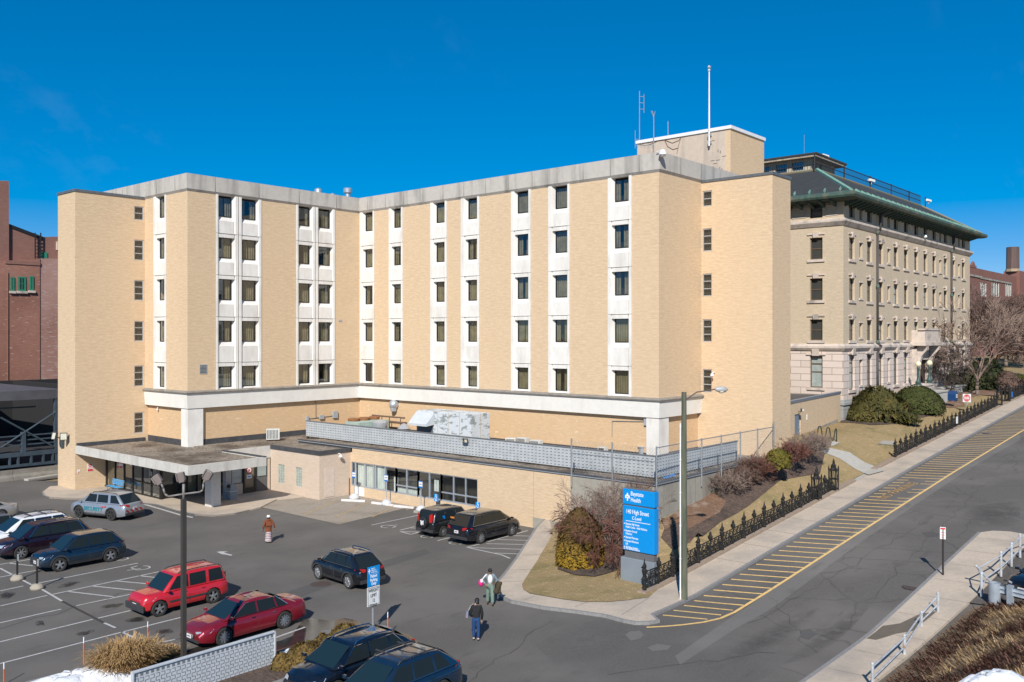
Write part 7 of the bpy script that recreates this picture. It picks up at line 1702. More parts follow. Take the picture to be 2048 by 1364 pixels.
# ---------------------------------------------------------------- pipe railings by the south pavement
RP = mat('rail_paint', (.50,.53,.56), (.36,.36,.37), sc=4, rough=.5, c3=(.3,.2,.13), sc3=2, lo3=.62, hi3=.7)
def pipe_rail(pts, label, tilt=None, parts_from=0):
    t = thing('pipe_railing', label, 'railing', pts[0][0]); zs = []
    for i, (p, h) in enumerate(pts):
        q = p+up*h + (tilt if (tilt is not None and i == 1) else Vector((0,0,0))); m = MB(); m.cyl(p, q, .065, n=8); m.ball(q, .075); m.build('post', RP, t, smooth=40); zs.append(q)
    for i in range(len(pts)-1):
        for k in (.12, .62):
            a = zs[i]+(pts[i][0]-zs[i])*k; b = zs[i+1]+(pts[i+1][0]-zs[i+1])*k; m = MB(); m.cyl(a, b, .04, n=6); m.build('rail', RP, t)
def rpt(px, pyb, pyt):
    p = gnd((px, pyb), pw); D = p.x*FW[0]+p.y*FW[1]; return (p, zat(pyt, D)-p.z)
pipe_rail([rpt(1745,1375,1328), (gnd((1809,1308),pw), rpt(1809,1308,1271)[1]), rpt(1843,1252,1225) , rpt(1876,1223,1187)], 'weathered white pipe railing along the pavement above the reddish ground cover')
A = [rpt(1963,1193,1147), rpt(1985,1168,1125), rpt(2002,1153,1105), rpt(2023,1133,1087), rpt(2040,1115,1069)]
A += [(Vector((A[-1][0].x+2.3, A[-1][0].y-.6, sz(A[-1][0].x+2.3)+.1)), 1.2)]
pipe_rail(A, 'white pipe railing with one leaning post beside the black car', Vector((-.9,.55,-.1)))
# guard rail
GR = mat('galvanised_blue', (.42,.47,.52), (.34,.38,.42), sc=3, rough=.45, metal=.3)
bk = lambda px, py: gnd((px, py), lambda x, y: sz(x)+.3)
a = bk(1989,1200); b = bk(2075,1222); t = thing('guard_rail', 'galvanised guard rail with a rounded end post at the right edge', 'guard rail', a)
d = (b-a).normalized(); n_ = Vector((-d.y,d.x,0)); prf = [(0,.42),(.07,.47),(.07,.56),(0,.62),(.07,.68),(.07,.77),(0,.82)]
m = MB(); m.add([a+n_*u+up*v for u,v in prf]+[b+n_*u+up*v for u,v in prf], [(i,i+1,8+i,7+i) for i in range(6)]); m.build('beam', GR, t)
m = MB(); m.lathe(a+up*-.3, [(.27,0),(.27,1.15),(.24,1.16),(.24,1.0)], 14, cap=False); m.build('end_drum', GR, t, smooth=40)
m = MB(); q = a+d*.75; m.obox(q+up*.35, d, n_, up, .12, .12, .55); m.build('post', GR, t)
# ---------------------------------------------------------------- foreground pierced metal screen with the meander pattern
GRL = mat('screen_pale', (.52,.55,.58), (.46,.49,.52), sc=2, rough=.5); GRD = mat('screen_gap', (.16,.17,.18))
yw = 31.9; xa = onY(267, yw)[0]; xb = onY(548, yw)[0]; zt_ = 1.42; f = Fac((xa, yw), (xb, yw)); t = thing('meander_screen', 'pale grey metal screen wall with rows of S shaped slots', 'screen', (xa, yw, .1))
m = MB(); f.box(m, 0, f.L, -.06, 0, -.1, zt_); m.mi = 1
nx_ = 29; cw = f.L/nx_; r_ = .30
for i in range(nx_):
    a = cw*(i+.5); f.box(m, a-.055, a+.055, 0, .007, zt_-.17, zt_-.07)
    z = zt_-.24; k = 0
    while z > .0:
        h = .135; s_ = 1 if k%2 == 0 else -1
        f.box(m, a-.07, a+.07, 0, .006, z-.011, z+.011); f.box(m, a+s_*.07-.011, a+s_*.07+.011, 0, .0065, z-h, z); z -= h; k += 1
m.build('slotted_panel', [GRL, GRD], t)
m = MB(); f.box(m, -.05, f.L+.05, -.12, .06, zt_, zt_+.045); f.box(m, -.05, 0, -.12, .06, -.1, zt_); f.box(m, f.L, f.L+.06, -.12, .06, -.1, zt_); m.build('frame', GRL, t)
# ---------------------------------------------------------------- plants
def leafmat(name, c1, c2, c3=None, sc=3):
    m, nt, nd, l, b = nt_new(name); b.inputs['Roughness'].default_value = .8; b.inputs['Specular IOR Level'].default_value = .2
    oi = noise(nt, pos(nt), sc, detail=3, lo=.3, hi=.7); col = mix(nt, oi, c1, c2)
    if c3: col = mix(nt, noise(nt, pos(nt), .9, lo=.5, hi=.68), col, c3)
    lk(nt, col, b.inputs['Base Color']); return m
def leafy(c, rx, ry, rz, n, size, mats_, name, label, cat, group=None, seed=1, flat=0, core=True, shape=None, up_=0.0, stretch=1.6, lump=.12):
    r = random.Random(seed); t = thing(name, label, cat, c, group=group); m = MB(); c = Vector(c)
    ph = [(r.uniform(0,6.28), r.uniform(2,5), r.uniform(1,4)) for _ in range(5)]
    def rad(th, cz): return 1+sum(lump*math.sin(th*int(a)+p)*math.cos(cz*b_*1.5+p) for p, a, b_ in ph)/1.6
    for i in range(n):
        th = r.uniform(0, 2*PI); u = r.random(); z = u**.8; k = shape(z) if shape else math.sqrt(max(0, 1-(z*2-1)**2)) if not flat else math.sqrt(max(0.02, 1-z*z))
        rr_ = rad(th, z)*(1-.28*r.random()**2.2)
        p = c+Vector((rx*k*rr_*math.cos(th), ry*k*rr_*math.sin(th), rz*z*(1+.1*(rr_-1))))
        if r.random() < .25 and flat: q = math.sqrt(r.random()); p = c+Vector((rx*q*math.cos(th), ry*q*math.sin(th), rz*math.sqrt(max(0,1-q*q))*rad(th, .8)))
        nrm = Vector((math.cos(th), math.sin(th), .35+r.gauss(0,.5)+up_)).normalized(); d = Vector((r.gauss(0,1), r.gauss(0,1), r.gauss(0,1)+up_*2)).normalized(); d = (d-nrm*d.dot(nrm)*.6).normalized(); e = d.cross(nrm)
        if e.length < .1: continue
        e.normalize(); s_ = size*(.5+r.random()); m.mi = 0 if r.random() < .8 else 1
        m.add([p-e*s_*.4, p+d*s_*stretch*.6-e*s_*.1, p+e*s_*.4, p-d*s_*stretch*.5], [(0,1,2,3)])
    m.build('foliage', mats_, t, world=True)
    if core:  # solid dark core, stands in for the shade inside the foliage
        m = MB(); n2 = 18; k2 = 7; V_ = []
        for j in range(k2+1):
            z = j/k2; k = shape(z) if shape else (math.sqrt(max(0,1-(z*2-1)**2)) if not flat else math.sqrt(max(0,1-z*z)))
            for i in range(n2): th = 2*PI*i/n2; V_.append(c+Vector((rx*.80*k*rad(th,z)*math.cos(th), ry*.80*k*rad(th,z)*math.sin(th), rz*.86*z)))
        m.add(V_, [(j*n2+i,j*n2+(i+1)%n2,(j+1)*n2+(i+1)%n2,(j+1)*n2+i) for j in range(k2) for i in range(n2)]); m.build('dark_core', mats_[-1], t)
    return t
def grow(mb, p, d, L, r0, depth, rnd_, spread=.5, gravity=0, ratio=.72, nb=(2,3), seg=3, tip=.006, taper=.6):
    r1 = max(tip, r0*taper); q = p; dd = d.copy()
    for i in range(seg):
        dd = (dd+Vector((rnd_.gauss(0,.12), rnd_.gauss(0,.12), rnd_.gauss(0,.08)+gravity))).normalized(); n_ = q+dd*(L/seg); a = r0+(r1-r0)*i/seg; b = r0+(r1-r0)*(i+1)/seg
        mb.cyl(q, n_, a, b, 5 if r0 > .05 else 3, cap=False); q = n_
        if depth > 0 and i > 0 and rnd_.random() < .45:
            side_ = dd.orthogonal().normalized(); side_.rotate(Matrix.Rotation(rnd_.uniform(0,6.28), 3, dd)); grow(mb, q, (dd+side_*spread*1.5).normalized(), L*ratio*.8, b*.6, depth-1, rnd_, spread, gravity, ratio, nb, seg, tip, taper)
    if depth > 0:
        for k in range(rnd_.randint(*nb)):
            side_ = dd.orthogonal().normalized(); side_.rotate(Matrix.Rotation(rnd_.uniform(0,6.28), 3, dd)); grow(mb, q, (dd+side_*spread*rnd_.uniform(.5,1.4)).normalized(), L*ratio*rnd_.uniform(.75,1.15), r1*.75, depth-1, rnd_, spread, gravity, ratio, nb, seg, tip, taper)
def twiggy(c, n, L, depth, material, name, label, cat, seed=1, spread=.5, cone=.8, r0=.03, gravity=0, group=None, rx=.2, trunk=None, nb=(2,3), ratio=.72, tip=.006, tmat=None, up0=1.0):
    r = random.Random(seed); t = thing(name, label, cat, c, group=group); c = Vector(c); top_ = c
    if trunk:
        h, rt_ = trunk; m = MB(); q = c-up*.2; k = 4; pts = [c-up*.2]
        for i in range(k): pts.append(c+Vector((r.gauss(0,.05)*h*.3, r.gauss(0,.05)*h*.3, h*(i+1)/k)))
        m.tube(pts, [rt_*1.15]+[rt_*(1-.35*(i+1)/k) for i in range(k)], 8); m.build('trunk', tmat or material, t, smooth=True); top_ = pts[-1]
    m = MB()
    for i in range(n):
        a = 2*PI*i/n+r.uniform(-.3,.3); e = cone*r.uniform(.3,1); d = Vector((math.cos(a)*e, math.sin(a)*e, up0)).normalized(); p = top_+Vector((math.cos(a), math.sin(a), 0))*rx*r.random()-(up*.1 if not trunk else up*r.uniform(0,.25))
        grow(m, p, d, L*r.uniform(.75,1.1), r0*r.uniform(.7,1), depth, r, spread, gravity, ratio, nb, 3, tip)
    m.build('branches', material, t); return t
def goldz():
    m = leafmat('gold_green', (.30,.18,.018), (.2,.125,.016), (.14,.085,.02)); nt = m.node_tree; b = nt.nodes['Principled BSDF']; l0 = b.inputs['Base Color'].links[0].from_socket
    s = N(nt, 'ShaderNodeSeparateXYZ'); lk(nt, N(nt, 'ShaderNodeNewGeometry').outputs['Position'], s.inputs[0]); r = N(nt, 'ShaderNodeMapRange'); lk(nt, s.outputs[2], r.inputs['Value']); r.inputs['From Min'].default_value = .7; r.inputs['From Max'].default_value = 2.2
    lk(nt, mix(nt, r.outputs[0], l0, (.10,.06,.022)), b.inputs['Base Color']); return m
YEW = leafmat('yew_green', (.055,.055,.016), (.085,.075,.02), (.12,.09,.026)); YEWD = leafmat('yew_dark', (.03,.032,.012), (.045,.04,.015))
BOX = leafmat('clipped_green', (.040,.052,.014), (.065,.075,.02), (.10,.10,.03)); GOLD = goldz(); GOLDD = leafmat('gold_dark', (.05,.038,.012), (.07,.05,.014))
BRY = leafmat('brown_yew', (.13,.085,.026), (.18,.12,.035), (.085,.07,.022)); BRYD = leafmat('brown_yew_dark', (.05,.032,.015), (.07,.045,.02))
TW1 = leafmat('grey_twig', (.23,.17,.14), (.17,.125,.10)); TW2 = leafmat('red_twig', (.18,.075,.055), (.13,.065,.05)); TW3 = leafmat('brown_twig', (.15,.095,.075), (.11,.07,.055)); BARK = mat('bark', (.22,.17,.14), (.15,.115,.095), sc=6, rough=1, stretch=(1,1,.3), bump=.5)
STRAW = leafmat('straw', (.42,.27,.12), (.33,.2,.085), (.5,.34,.17)); PURP = leafmat('purple_juniper', (.15,.075,.055), (.105,.05,.04), (.2,.11,.075)); DRYG = leafmat('dry_grass', (.52,.37,.2), (.4,.27,.14), (.27,.17,.09))
# golden arborvitae, weeping tree and bare bushes by the sign
p = gnd((1158,1128), lz2); leafy((p.x,p.y,p.z-.1), 1.45, 1.4, 3.35, 8000, .13, [GOLD, GOLDD], 'golden_evergreen', 'broad golden brown evergreen behind the weeping tree left of the blue sign', 'shrub', seed=3, shape=lambda z: (1-.25*z)*min(1,(1-z)*3.2)**.55*(.92+.08*min(1,z*5)), up_=.5)
p = gnd((1199,1126), lz2); twiggy(p, 16, 1.1, 4, TW2, 'weeping_tree', 'small weeping bare tree with a grey trunk beside the blue sign', 'tree', seed=8, cone=2.6, r0=.05, gravity=-.12, trunk=(1.85,.12), spread=.62, tmat=mat('pale_bark', (.34,.30,.26), (.26,.23,.2), sc=5), ratio=.82, tip=.013, nb=(2,3), up0=.8)
for i, (px, py, hh, lb) in enumerate(((1185,1092,1.35,'left bare grey bush against the concrete wall behind the weeping tree'),(1222,1088,1.45,'middle bare grey bush standing behind the weeping tree'),(1262,1062,1.25,'bare bush half hidden behind the top of the blue sign'))):
    p = gnd((px, py), lz2); twiggy(p, 13, hh*1.0, 4, TW1 if i != 2 else TW3, 'bare_bush', lb, 'bush', seed=20+i, cone=.95, r0=.035, spread=.45, ratio=.74, rx=.3, group='bare bushes by the retaining wall', tip=.009)
# hedge along the slope
hed = [(1450,985,1.05,1.1,TW1,'grey twiggy bush at the lower end of the slope bed'),(1476,972,.95,1.0,TW3,'brown twiggy bush second from the lower end of the slope bed'),(1500,948,.9,1.0,TW3,'brown bush behind the red one on the slope'),(1519,950,.95,1.15,TW2,'dark red twiggy bush beside the round green one'),(1586,921,1.0,1.05,TW2,'reddish brown bush right of the round green one'),(1612,910,1.05,1.25,TW1,'tallest grey brown bush nearest the grey door'),(1496,966,.75,.8,TW3,'low brown bush in front of the red one'),(1630,898,.9,1.0,TW1,'small grey bush by the bike rack')]
for i, (px, py, h_, w_, mt, lb) in enumerate(hed):
    p = gnd((px, py), lawn); twiggy(p, 26, h_*.62, 4, mt, 'hedge_bush', lb, 'bush', seed=40+i, cone=1.15*w_, r0=.03, spread=.5, rx=.35*w_, group='bushes in the slope bed', ratio=.72, tip=.010)
p = gnd((1556,934), lawn); leafy((p.x,p.y,p.z-.05), .95, .95, 1.35, 2600, .11, [leafmat('yellow_green', (.16,.13,.02),(.11,.1,.02),(.19,.15,.03)), GOLDD], 'round_shrub', 'round yellow green shrub among the brown bushes on the slope', 'shrub', seed=5, shape=lambda z: math.sqrt(max(0,1-(z*1.5-.5)**2)))
# yews in front of the old building
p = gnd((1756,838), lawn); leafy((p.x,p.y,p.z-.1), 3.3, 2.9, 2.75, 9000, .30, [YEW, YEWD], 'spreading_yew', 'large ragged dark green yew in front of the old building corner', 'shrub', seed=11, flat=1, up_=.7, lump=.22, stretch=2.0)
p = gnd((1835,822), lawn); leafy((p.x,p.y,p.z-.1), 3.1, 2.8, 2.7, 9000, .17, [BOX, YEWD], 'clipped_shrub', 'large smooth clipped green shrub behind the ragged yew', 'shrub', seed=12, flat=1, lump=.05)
for (px, py, rx_, h_, mats_, lb, sd) in ((2014,778,2.2,2.4,[TW3,TW3],'rounded brown shrub beyond the old building gateway',14),(2034,772,1.6,1.5,[leafmat('olive', (.12,.13,.02),(.08,.09,.02)),YEWD],'small yellow green mound at the far right',15),(1950,778,2.6,3.4,[leafmat('rhodo', (.03,.04,.018),(.05,.055,.02)),YEWD],'dark evergreen shrub under the bare trees',16),(1972,776,2.8,4.0,[leafmat('rhodo', (.03,.04,.018),(.05,.055,.02)),YEWD],'taller dark evergreen shrub right of the first, under bare trees',17),(1905,782,1.9,2.2,[leafmat('rhodo', (.03,.04,.018),(.05,.055,.02)),YEWD],'dark evergreen shrub behind the stone parapet',18)):
    p = gnd((px, py), lambda x, y: interp(WZ, x)); leafy((p.x,p.y,p.z-.2), rx_, rx_*.9, h_, 2600, .28, mats_, 'round_shrub' if 'mound' in lb or 'rounded' in lb else 'evergreen_shrub', lb, 'shrub', seed=sd, flat=1, lump=.15)
# bare trees on the right
TWR = leafmat('far_twig', (.16,.10,.078), (.11,.07,.058), (.2,.14,.12)); TWD = leafmat('dark_twig', (.10,.075,.065), (.07,.055,.05))
trs = [(1955,784,30.2,15.5,2,.24,'slim bare tree leaning over the stone parapet',60),(1898,778,32.6,10.5,1,.14,'small dark bare tree against the stone storey',61),(1990,770,36,17,0,.3,'bushy bare tree right behind the dark evergreens',62),(2012,768,40,18,0,.32,'reddish bare tree between the school windows',63),(2035,766,44,19,0,.34,'tallest bare tree in front of the school chimney',64),(2052,760,38,17,0,.3,'bare tree cut by the right edge',65),(1975,764,52,15,0,.28,'far bare tree close to the old building end',66)]
for (px, py, Y, h_, kd, rt_, lb, sd) in trs:
    x, D = onY(px, Y); z = interp(WZ, x); h_ *= .74 if kd == 0 else .92
    if kd == 0: twiggy((x,Y,z), 7, h_*.26, 6, TWR, 'bare_tree', lb, 'tree', seed=sd, cone=1.1, r0=.16, trunk=(h_*.16, rt_), spread=.55, tmat=BARK, ratio=.80, tip=.035, group='bare trees in front of the school', nb=(2,3))
    elif kd == 2: twiggy((x,Y,z), 5, h_*.27, 5, mat('tan_twig', (.27,.19,.15), (.2,.14,.11), sc=3), 'bare_tree', lb, 'tree', seed=sd, cone=.7, r0=.14, trunk=(h_*.15, rt_), spread=.5, tmat=BARK, ratio=.78, tip=.026, group='bare trees in front of the school')
    else: twiggy((x,Y,z), 6, h_*.24, 5, TWD, 'bare_tree', lb, 'tree', seed=sd, cone=.9, r0=.09, spread=.5, ratio=.78, tip=.022, group='bare trees in front of the school')
# dark parked cars roofs beyond, seen as one low dark car
x, D = onY(2005, 47); make_car('dark car parked beyond the evergreens below the bare trees', 'car', SED, black, x, 47, R(10), z=interp(WZ, x), name='parked_car'); x, D = onY(2040, 50); make_car('second dark car beyond the trees near the right edge', 'car', SED, navy, x, 50, R(10), z=interp(WZ, x))
# brown yews on the planter island
for (px, py, rx_, h_, lb, sd) in ((612,1332,.95,.95,'leftmost large brown yew beside the metal screen',70),(650,1322,.95,1.05,'middle large brown yew on the planter island',71),(690,1292,.85,.95,'right brown yew nearest the patient parking sign',72),(563,1335,.42,.6,'smallest brown yew right at the end of the metal screen',73)):
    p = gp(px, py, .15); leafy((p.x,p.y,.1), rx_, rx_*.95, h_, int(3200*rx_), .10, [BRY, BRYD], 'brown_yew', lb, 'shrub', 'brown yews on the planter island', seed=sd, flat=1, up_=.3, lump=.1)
# ornamental dry grass
def grassclump(c, n, h_, rx_, ry_, mt, label, seed, w_=.02, name='dry_grass_clump', lean=.5, zf=None):
    r = random.Random(seed); t = MB()
    for i in range(n):
        a = r.uniform(0,6.28); q = math.sqrt(r.random()); bx, by = c[0]+rx_*q*math.cos(a), c[1]+ry_*q*math.sin(a); z0 = zf(bx,by) if zf else c[2]
        hh = h_*r.uniform(.55,1.1)*(1-.35*q); d = Vector((math.cos(a)*q*lean+r.gauss(0,.22), math.sin(a)*q*lean+r.gauss(0,.22), 0)); s_ = Vector((-d.y, d.x, 0)); s_ = s_.normalized() if s_.length > .01 else Vector((1,0,0)); p0 = Vector((bx,by,z0-.03)); p1 = p0+d*hh*.35+up*hh*.6; p2 = p0+d*hh*1.05+up*hh*(.9+.1*r.random()); p3 = p2+d*hh*.35-up*hh*.1*r.random()
        ww = w_*r.uniform(.6,1.3); t.add([p0-s_*ww, p0+s_*ww, p1+s_*ww*.8, p1-s_*ww*.8, p2+s_*ww*.9, p2-s_*ww*.9, p3], [(0,1,2,3),(3,2,4,5),(5,4,6)])
    return tag(t.build(name, mt), label, 'grass')
p = gp(245,1352,.1); grassclump((p.x+.1,p.y-.1,.1), 4500, 1.6, 1.0, .62, STRAW, 'large straw coloured grass clump left of the metal screen', 80, w_=.014, lean=.38)
p = gp(330,1315,.1); grassclump((p.x,p.y,.1), 500, .6, .7, .35, STRAW, 'small low tuft of straw grass beside the lamp post', 81)
# ground cover on the bank
r = random.Random(90); t = MB(); u_ = MB()
for i in range(30000):
    x, y = r.uniform(25, 49.5), r.uniform(1, 12.0)
    if y > 12.0-.12*max(0,(x-42))-.3*r.random(): continue
    n_ = math.sin(x*.9+1.3*math.sin(y*.7))+math.sin(y*1.3+x*.4)*.8+.5*math.sin((x+y)*2.1)
    z0 = bank(x, y); purple = n_ > .15 or y > 10.6; mb_ = t if purple else u_; L = r.uniform(.16,.38); a = r.gauss(2.4,.8); d = Vector((math.cos(a)*.8, math.sin(a)*.8, r.uniform(.25,.9))).normalized(); s_ = d.cross(up).normalized()*r.uniform(.018,.035)
    p = Vector((x,y,z0-.02)); q = p+d*L; mb_.add([p-s_, p+s_, q+s_*.6, q+up*.02-s_*.6] if purple else [p-s_*.7, p+s_*.7, q+s_*.3, q-s_*.3], [(0,1,2,3)])
o = t.build('ground_cover', PURP); o['kind'] = 'stuff'; tag(o, 'reddish purple creeping juniper on the bank behind the pipe railing', 'ground cover')
o = u_.build('bank_grass', DRYG); o['kind'] = 'stuff'; tag(o, 'dry straw grass patches on the bank at the lower right', 'grass')
# ---------------------------------------------------------------- people
SKIN = mat('skin_brown', (.30,.17,.11), (.27,.15,.10), sc=8, rough=.6); SKINL = mat('skin_light', (.50,.31,.23), (.46,.28,.2), sc=8, rough=.6)
def skinmesh(name, verts, edges, radii, material, par, root=0, sub=2):
    me = bpy.data.meshes.new(name); me.from_pydata(verts, edges, []); me.materials.append(material); o = bpy.data.objects.new(name, me); C.objects.link(o); o.parent = par
    m = o.modifiers.new('skin', 'SKIN'); m.use_smooth_shade = True; sv = me.skin_vertices[0].data if me.skin_vertices else None
    if sv is None:
        bm = bmesh.new(); bm.from_mesh(me); bm.verts.layers.skin.verify(); bm.to_mesh(me); bm.free(); sv = me.skin_vertices[0].data
    for i, r_ in enumerate(radii): sv[i].radius = r_ if isinstance(r_, tuple) else (r_, r_); sv[i].use_root = (i == root)
    s_ = o.modifiers.new('sub', 'SUBSURF'); s_.levels = sub; s_.render_levels = sub; return o
def person(label, loc, hd, J, cloth, skin, hair, scale=1.0):
    """J: joints in metres, x right, y forward (facing +y), z up."""
    t = thing('person', label, 'person', loc, hd); t.scale = (S*scale,)*3
    V_ = []; E_ = []; R_ = []
    def av(p, r_, par=None):
        V_.append(tuple(p)); R_.append(r_)
        if par is not None: E_.append((par, len(V_)-1))
        return len(V_)-1
    pel = av(J['pel'], (.15,.11)); wa = av(J['waist'], (.125,.10), pel); ch = av(J['chest'], (.155,.11), wa); nk = av(J['neck'], .055, ch); hb = av(J['head0'], .075, nk); hm = av(J['head'], (.082,.092), hb); ht = av(J['head1'], (.065,.07), hm)
    for s_ in ('L','R'):
        hp = av(J['hip'+s_], .095, pel); kn = av(J['knee'+s_], .06, hp); an = av(J['ank'+s_], .042, kn); he = av(Vector(J['ank'+s_])+Vector((0,0,-.05)), .042, an); av(J['toe'+s_], .035, he)
        sh = av(J['sh'+s_], .062, ch); el = av(J['el'+s_], .042, sh); wr = av(J['wr'+s_], .028, el); d = (Vector(J['wr'+s_])-Vector(J['el'+s_])).normalized(); w_ = Vector(J['wr'+s_]); pa = av(w_+d*.07, (.032,.02), wr)
        sd = d.cross(Vector((0,1,0.01))).normalized(); 
        for k, L_ in enumerate((.055,.07,.078,.07)):
            b = av(w_+d*.11+sd*(k-1.5)*.02, .009, pa); c2 = av(w_+d*(.11+L_*.55)+sd*(k-1.5)*.022+Vector((0,.012,0)), .0085, b); av(w_+d*(.11+L_)+sd*(k-1.5)*.022+Vector((0,.03,0)), .007, c2)
        b = av(w_+d*.05+sd*.045+Vector((0,.015,0)), .011, pa); av(w_+d*.10+sd*.06+Vector((0,.03,0)), .009, b)
    skinmesh('body', V_, E_, R_, skin, t)
    hc = Vector(J['head']); up_h = (Vector(J['head1'])-Vector(J['head0'])).normalized(); fw = Vector(J.get('face', (0,1,0))).normalized(); sx_ = fw.cross(up_h).normalized()
    m = MB(); nose = hc+fw*.098-up_h*.005; m.add([nose+up_h*.035-fw*.012, nose+fw*.018-up_h*.012, nose-sx_*.014-up_h*.018, nose+sx_*.014-up_h*.018], [(0,1,2),(0,3,1),(1,3,2)])
    for s_ in (-1, 1): m.ball(hc+sx_*s_*.085-up_h*.005, .022, 8, 5, (.6,.8,1.2))
    m.build('face_parts', skin, t, world=False, smooth=True)
    m = MB()
    for s_ in (-1, 1): m.ball(hc+fw*.088+sx_*s_*.032+up_h*.022, .010, 8, 5)
    m.obox(hc+fw*.093-up_h*.045, sx_, up_h, fw, .024, .004, .004); m.build('eyes_and_mouth', mat('eye_dark', (.05,.03,.03)), t, world=False)
    for nm, chain, mt in cloth:
        V2, E2, R2 = [], [], []
        for (p, r_, par) in chain: V2.append(tuple(p)); R2.append(r_); (E2.append((par, len(V2)-1)) if par is not None else None)
        skinmesh(nm, V2, E2, R2, mt, t)
    if hair: hair(t, hc, up_h, fw, sx_)
    for s_ in ('L','R'):
        m = MB(); a, b = Vector(J['ank'+s_]), Vector(J['toe'+s_]); d = (b-a); d.z = 0; d.normalize(); c = a+d*.045; c.z = min(a.z-.05, .055) if a.z < .13 else a.z-.06; m.ball(c, .1, 10, 6, (.42,.42,.45)); 
        m.v = [tuple(c+Vector(((v[0]-c.x), (v[1]-c.y), v[2]-c.z))+d*(Vector((v[0]-c.x, v[1]-c.y, 0)).dot(d))*2.0) for v in m.v]; m.build('shoe', J.get('shoe', mat('shoe_black', (.015,.015,.015))), t, world=False, smooth=True)
    return t
def stand(lean=0, step=.1, arml=(.30,0,.95), armr=(-.30,0,.95)):
    return None
def joints(H_=1.65, lean=0.0, stepL=.12, stepR=-.12, wrL=(-.30,.02,.80), wrR=(.30,.02,.80), elL=(-.29,-.05,1.07), elR=(.29,-.05,1.07), headf=0, face=(0,1,0)):
    k = H_/1.65; l = lean
    J = dict(pel=(0,0,.90), waist=(0,l*.3,1.05), chest=(0,l*.75,1.27), neck=(0,l*1.0,1.42), head0=(0,l*1.1+headf*.3,1.48), head=(0,l*1.15+headf*.7,1.545), head1=(0,l*1.2+headf,1.61),
      hipL=(-.09,0,.86), hipR=(.09,0,.86), kneeL=(-.10,stepL*.55+.03,.47), kneeR=(.10,stepR*.55+.03,.47), ankL=(-.10,stepL,.09), ankR=(.10,stepR,.09), toeL=(-.11,stepL+.15,.035), toeR=(.11,stepR+.15,.035),
      shL=(-.17,l*.85,1.35), shR=(.17,l*.85,1.35), elL=(elL[0],elL[1]+l*.7,elL[2]), elR=(elR[0],elR[1]+l*.7,elR[2]), wrL=(wrL[0],wrL[1]+l*.6,wrL[2]), wrR=(wrR[0],wrR[1]+l*.6,wrR[2]), face=face)
    return {a: (tuple(c*k for c in b) if a != 'face' else b) for a, b in J.items()}
def trousers(J, r1=.105, r2=.078, r3=.06): return [(J['pel'],(.165,.12),None),(J['waist'],(.135,.11),0),(J['hipL'],r1,0),(J['kneeL'],r2,2),(Vector(J['ankL'])+Vector((0,0,.01)),r3,3),(J['hipR'],r1,0),(J['kneeR'],r2,5),(Vector(J['ankR'])+Vector((0,0,.01)),r3,6)]
def coat(J, lo=-.03, g=1.0, rw=.05, sl=1.0):
    e = lambda a, b: Vector(J[a])+(Vector(J[b])-Vector(J[a]))*.92*sl
    return [(Vector(J['pel'])+Vector((0,0,lo)),(.175*g,.13*g),None),(J['waist'],(.155*g,.125*g),0),(J['chest'],(.18*g,.135*g),1),(Vector(J['neck'])-Vector((0,0,.03)),.075,2),(J['shL'],.08*g,2),(J['elL'],.062*g,4),(e('elL','wrL'),rw,5),(J['shR'],.08*g,2),(J['elR'],.062*g,7),(e('elR','wrR'),rw,8)]
BLKC = mat('black_cloth', (.012,.012,.013), rough=.9); HAIRB = mat('black_hair', (.012,.010,.010), rough=.6)
def cap_hair(back=0.0, mt=HAIRB, length=0):
    def f_(t, hc, u, fw, sx_):
        m = MB(); m.ball((0,0,0), .1, 14, 8); m.v = [tuple(hc+sx_*v[0]*.98+fw*(v[1]*1.12-.018)+u*(v[2]*1.05+.03)) for v in m.v if True]; 
        keep = [f for f in m.f]; m.build('hair', mt, t, world=False, smooth=True)
        if length:
            m = MB(); m.lathe(hc-fw*.05, [(.085,.02),(.095,-.08),(.10,-.2),(.07,-length),(.02,-length-.04)], 10, ax=(0,0,1)); m.build('long_hair', mt, t, world=False, smooth=True)
    return f_
def knit(t, hc, u, fw, sx_):
    m = MB(); m.ball(hc+u*.045, .112, 14, 8, (1,1,.95)); m.build('knit_hat', mat('cream_knit', (.78,.72,.66), rough=1), t, world=False, smooth=True)
    m = MB(); m.ball(hc+u*.16, .04); m.build('pompom', mat('dark_pompom', (.08,.03,.03)), t, world=False, smooth=True)
    m = MB(); m.ball(hc-u*.03-fw*.02, .098, 12, 8); m.build('hair', HAIRB, t, world=False, smooth=True)
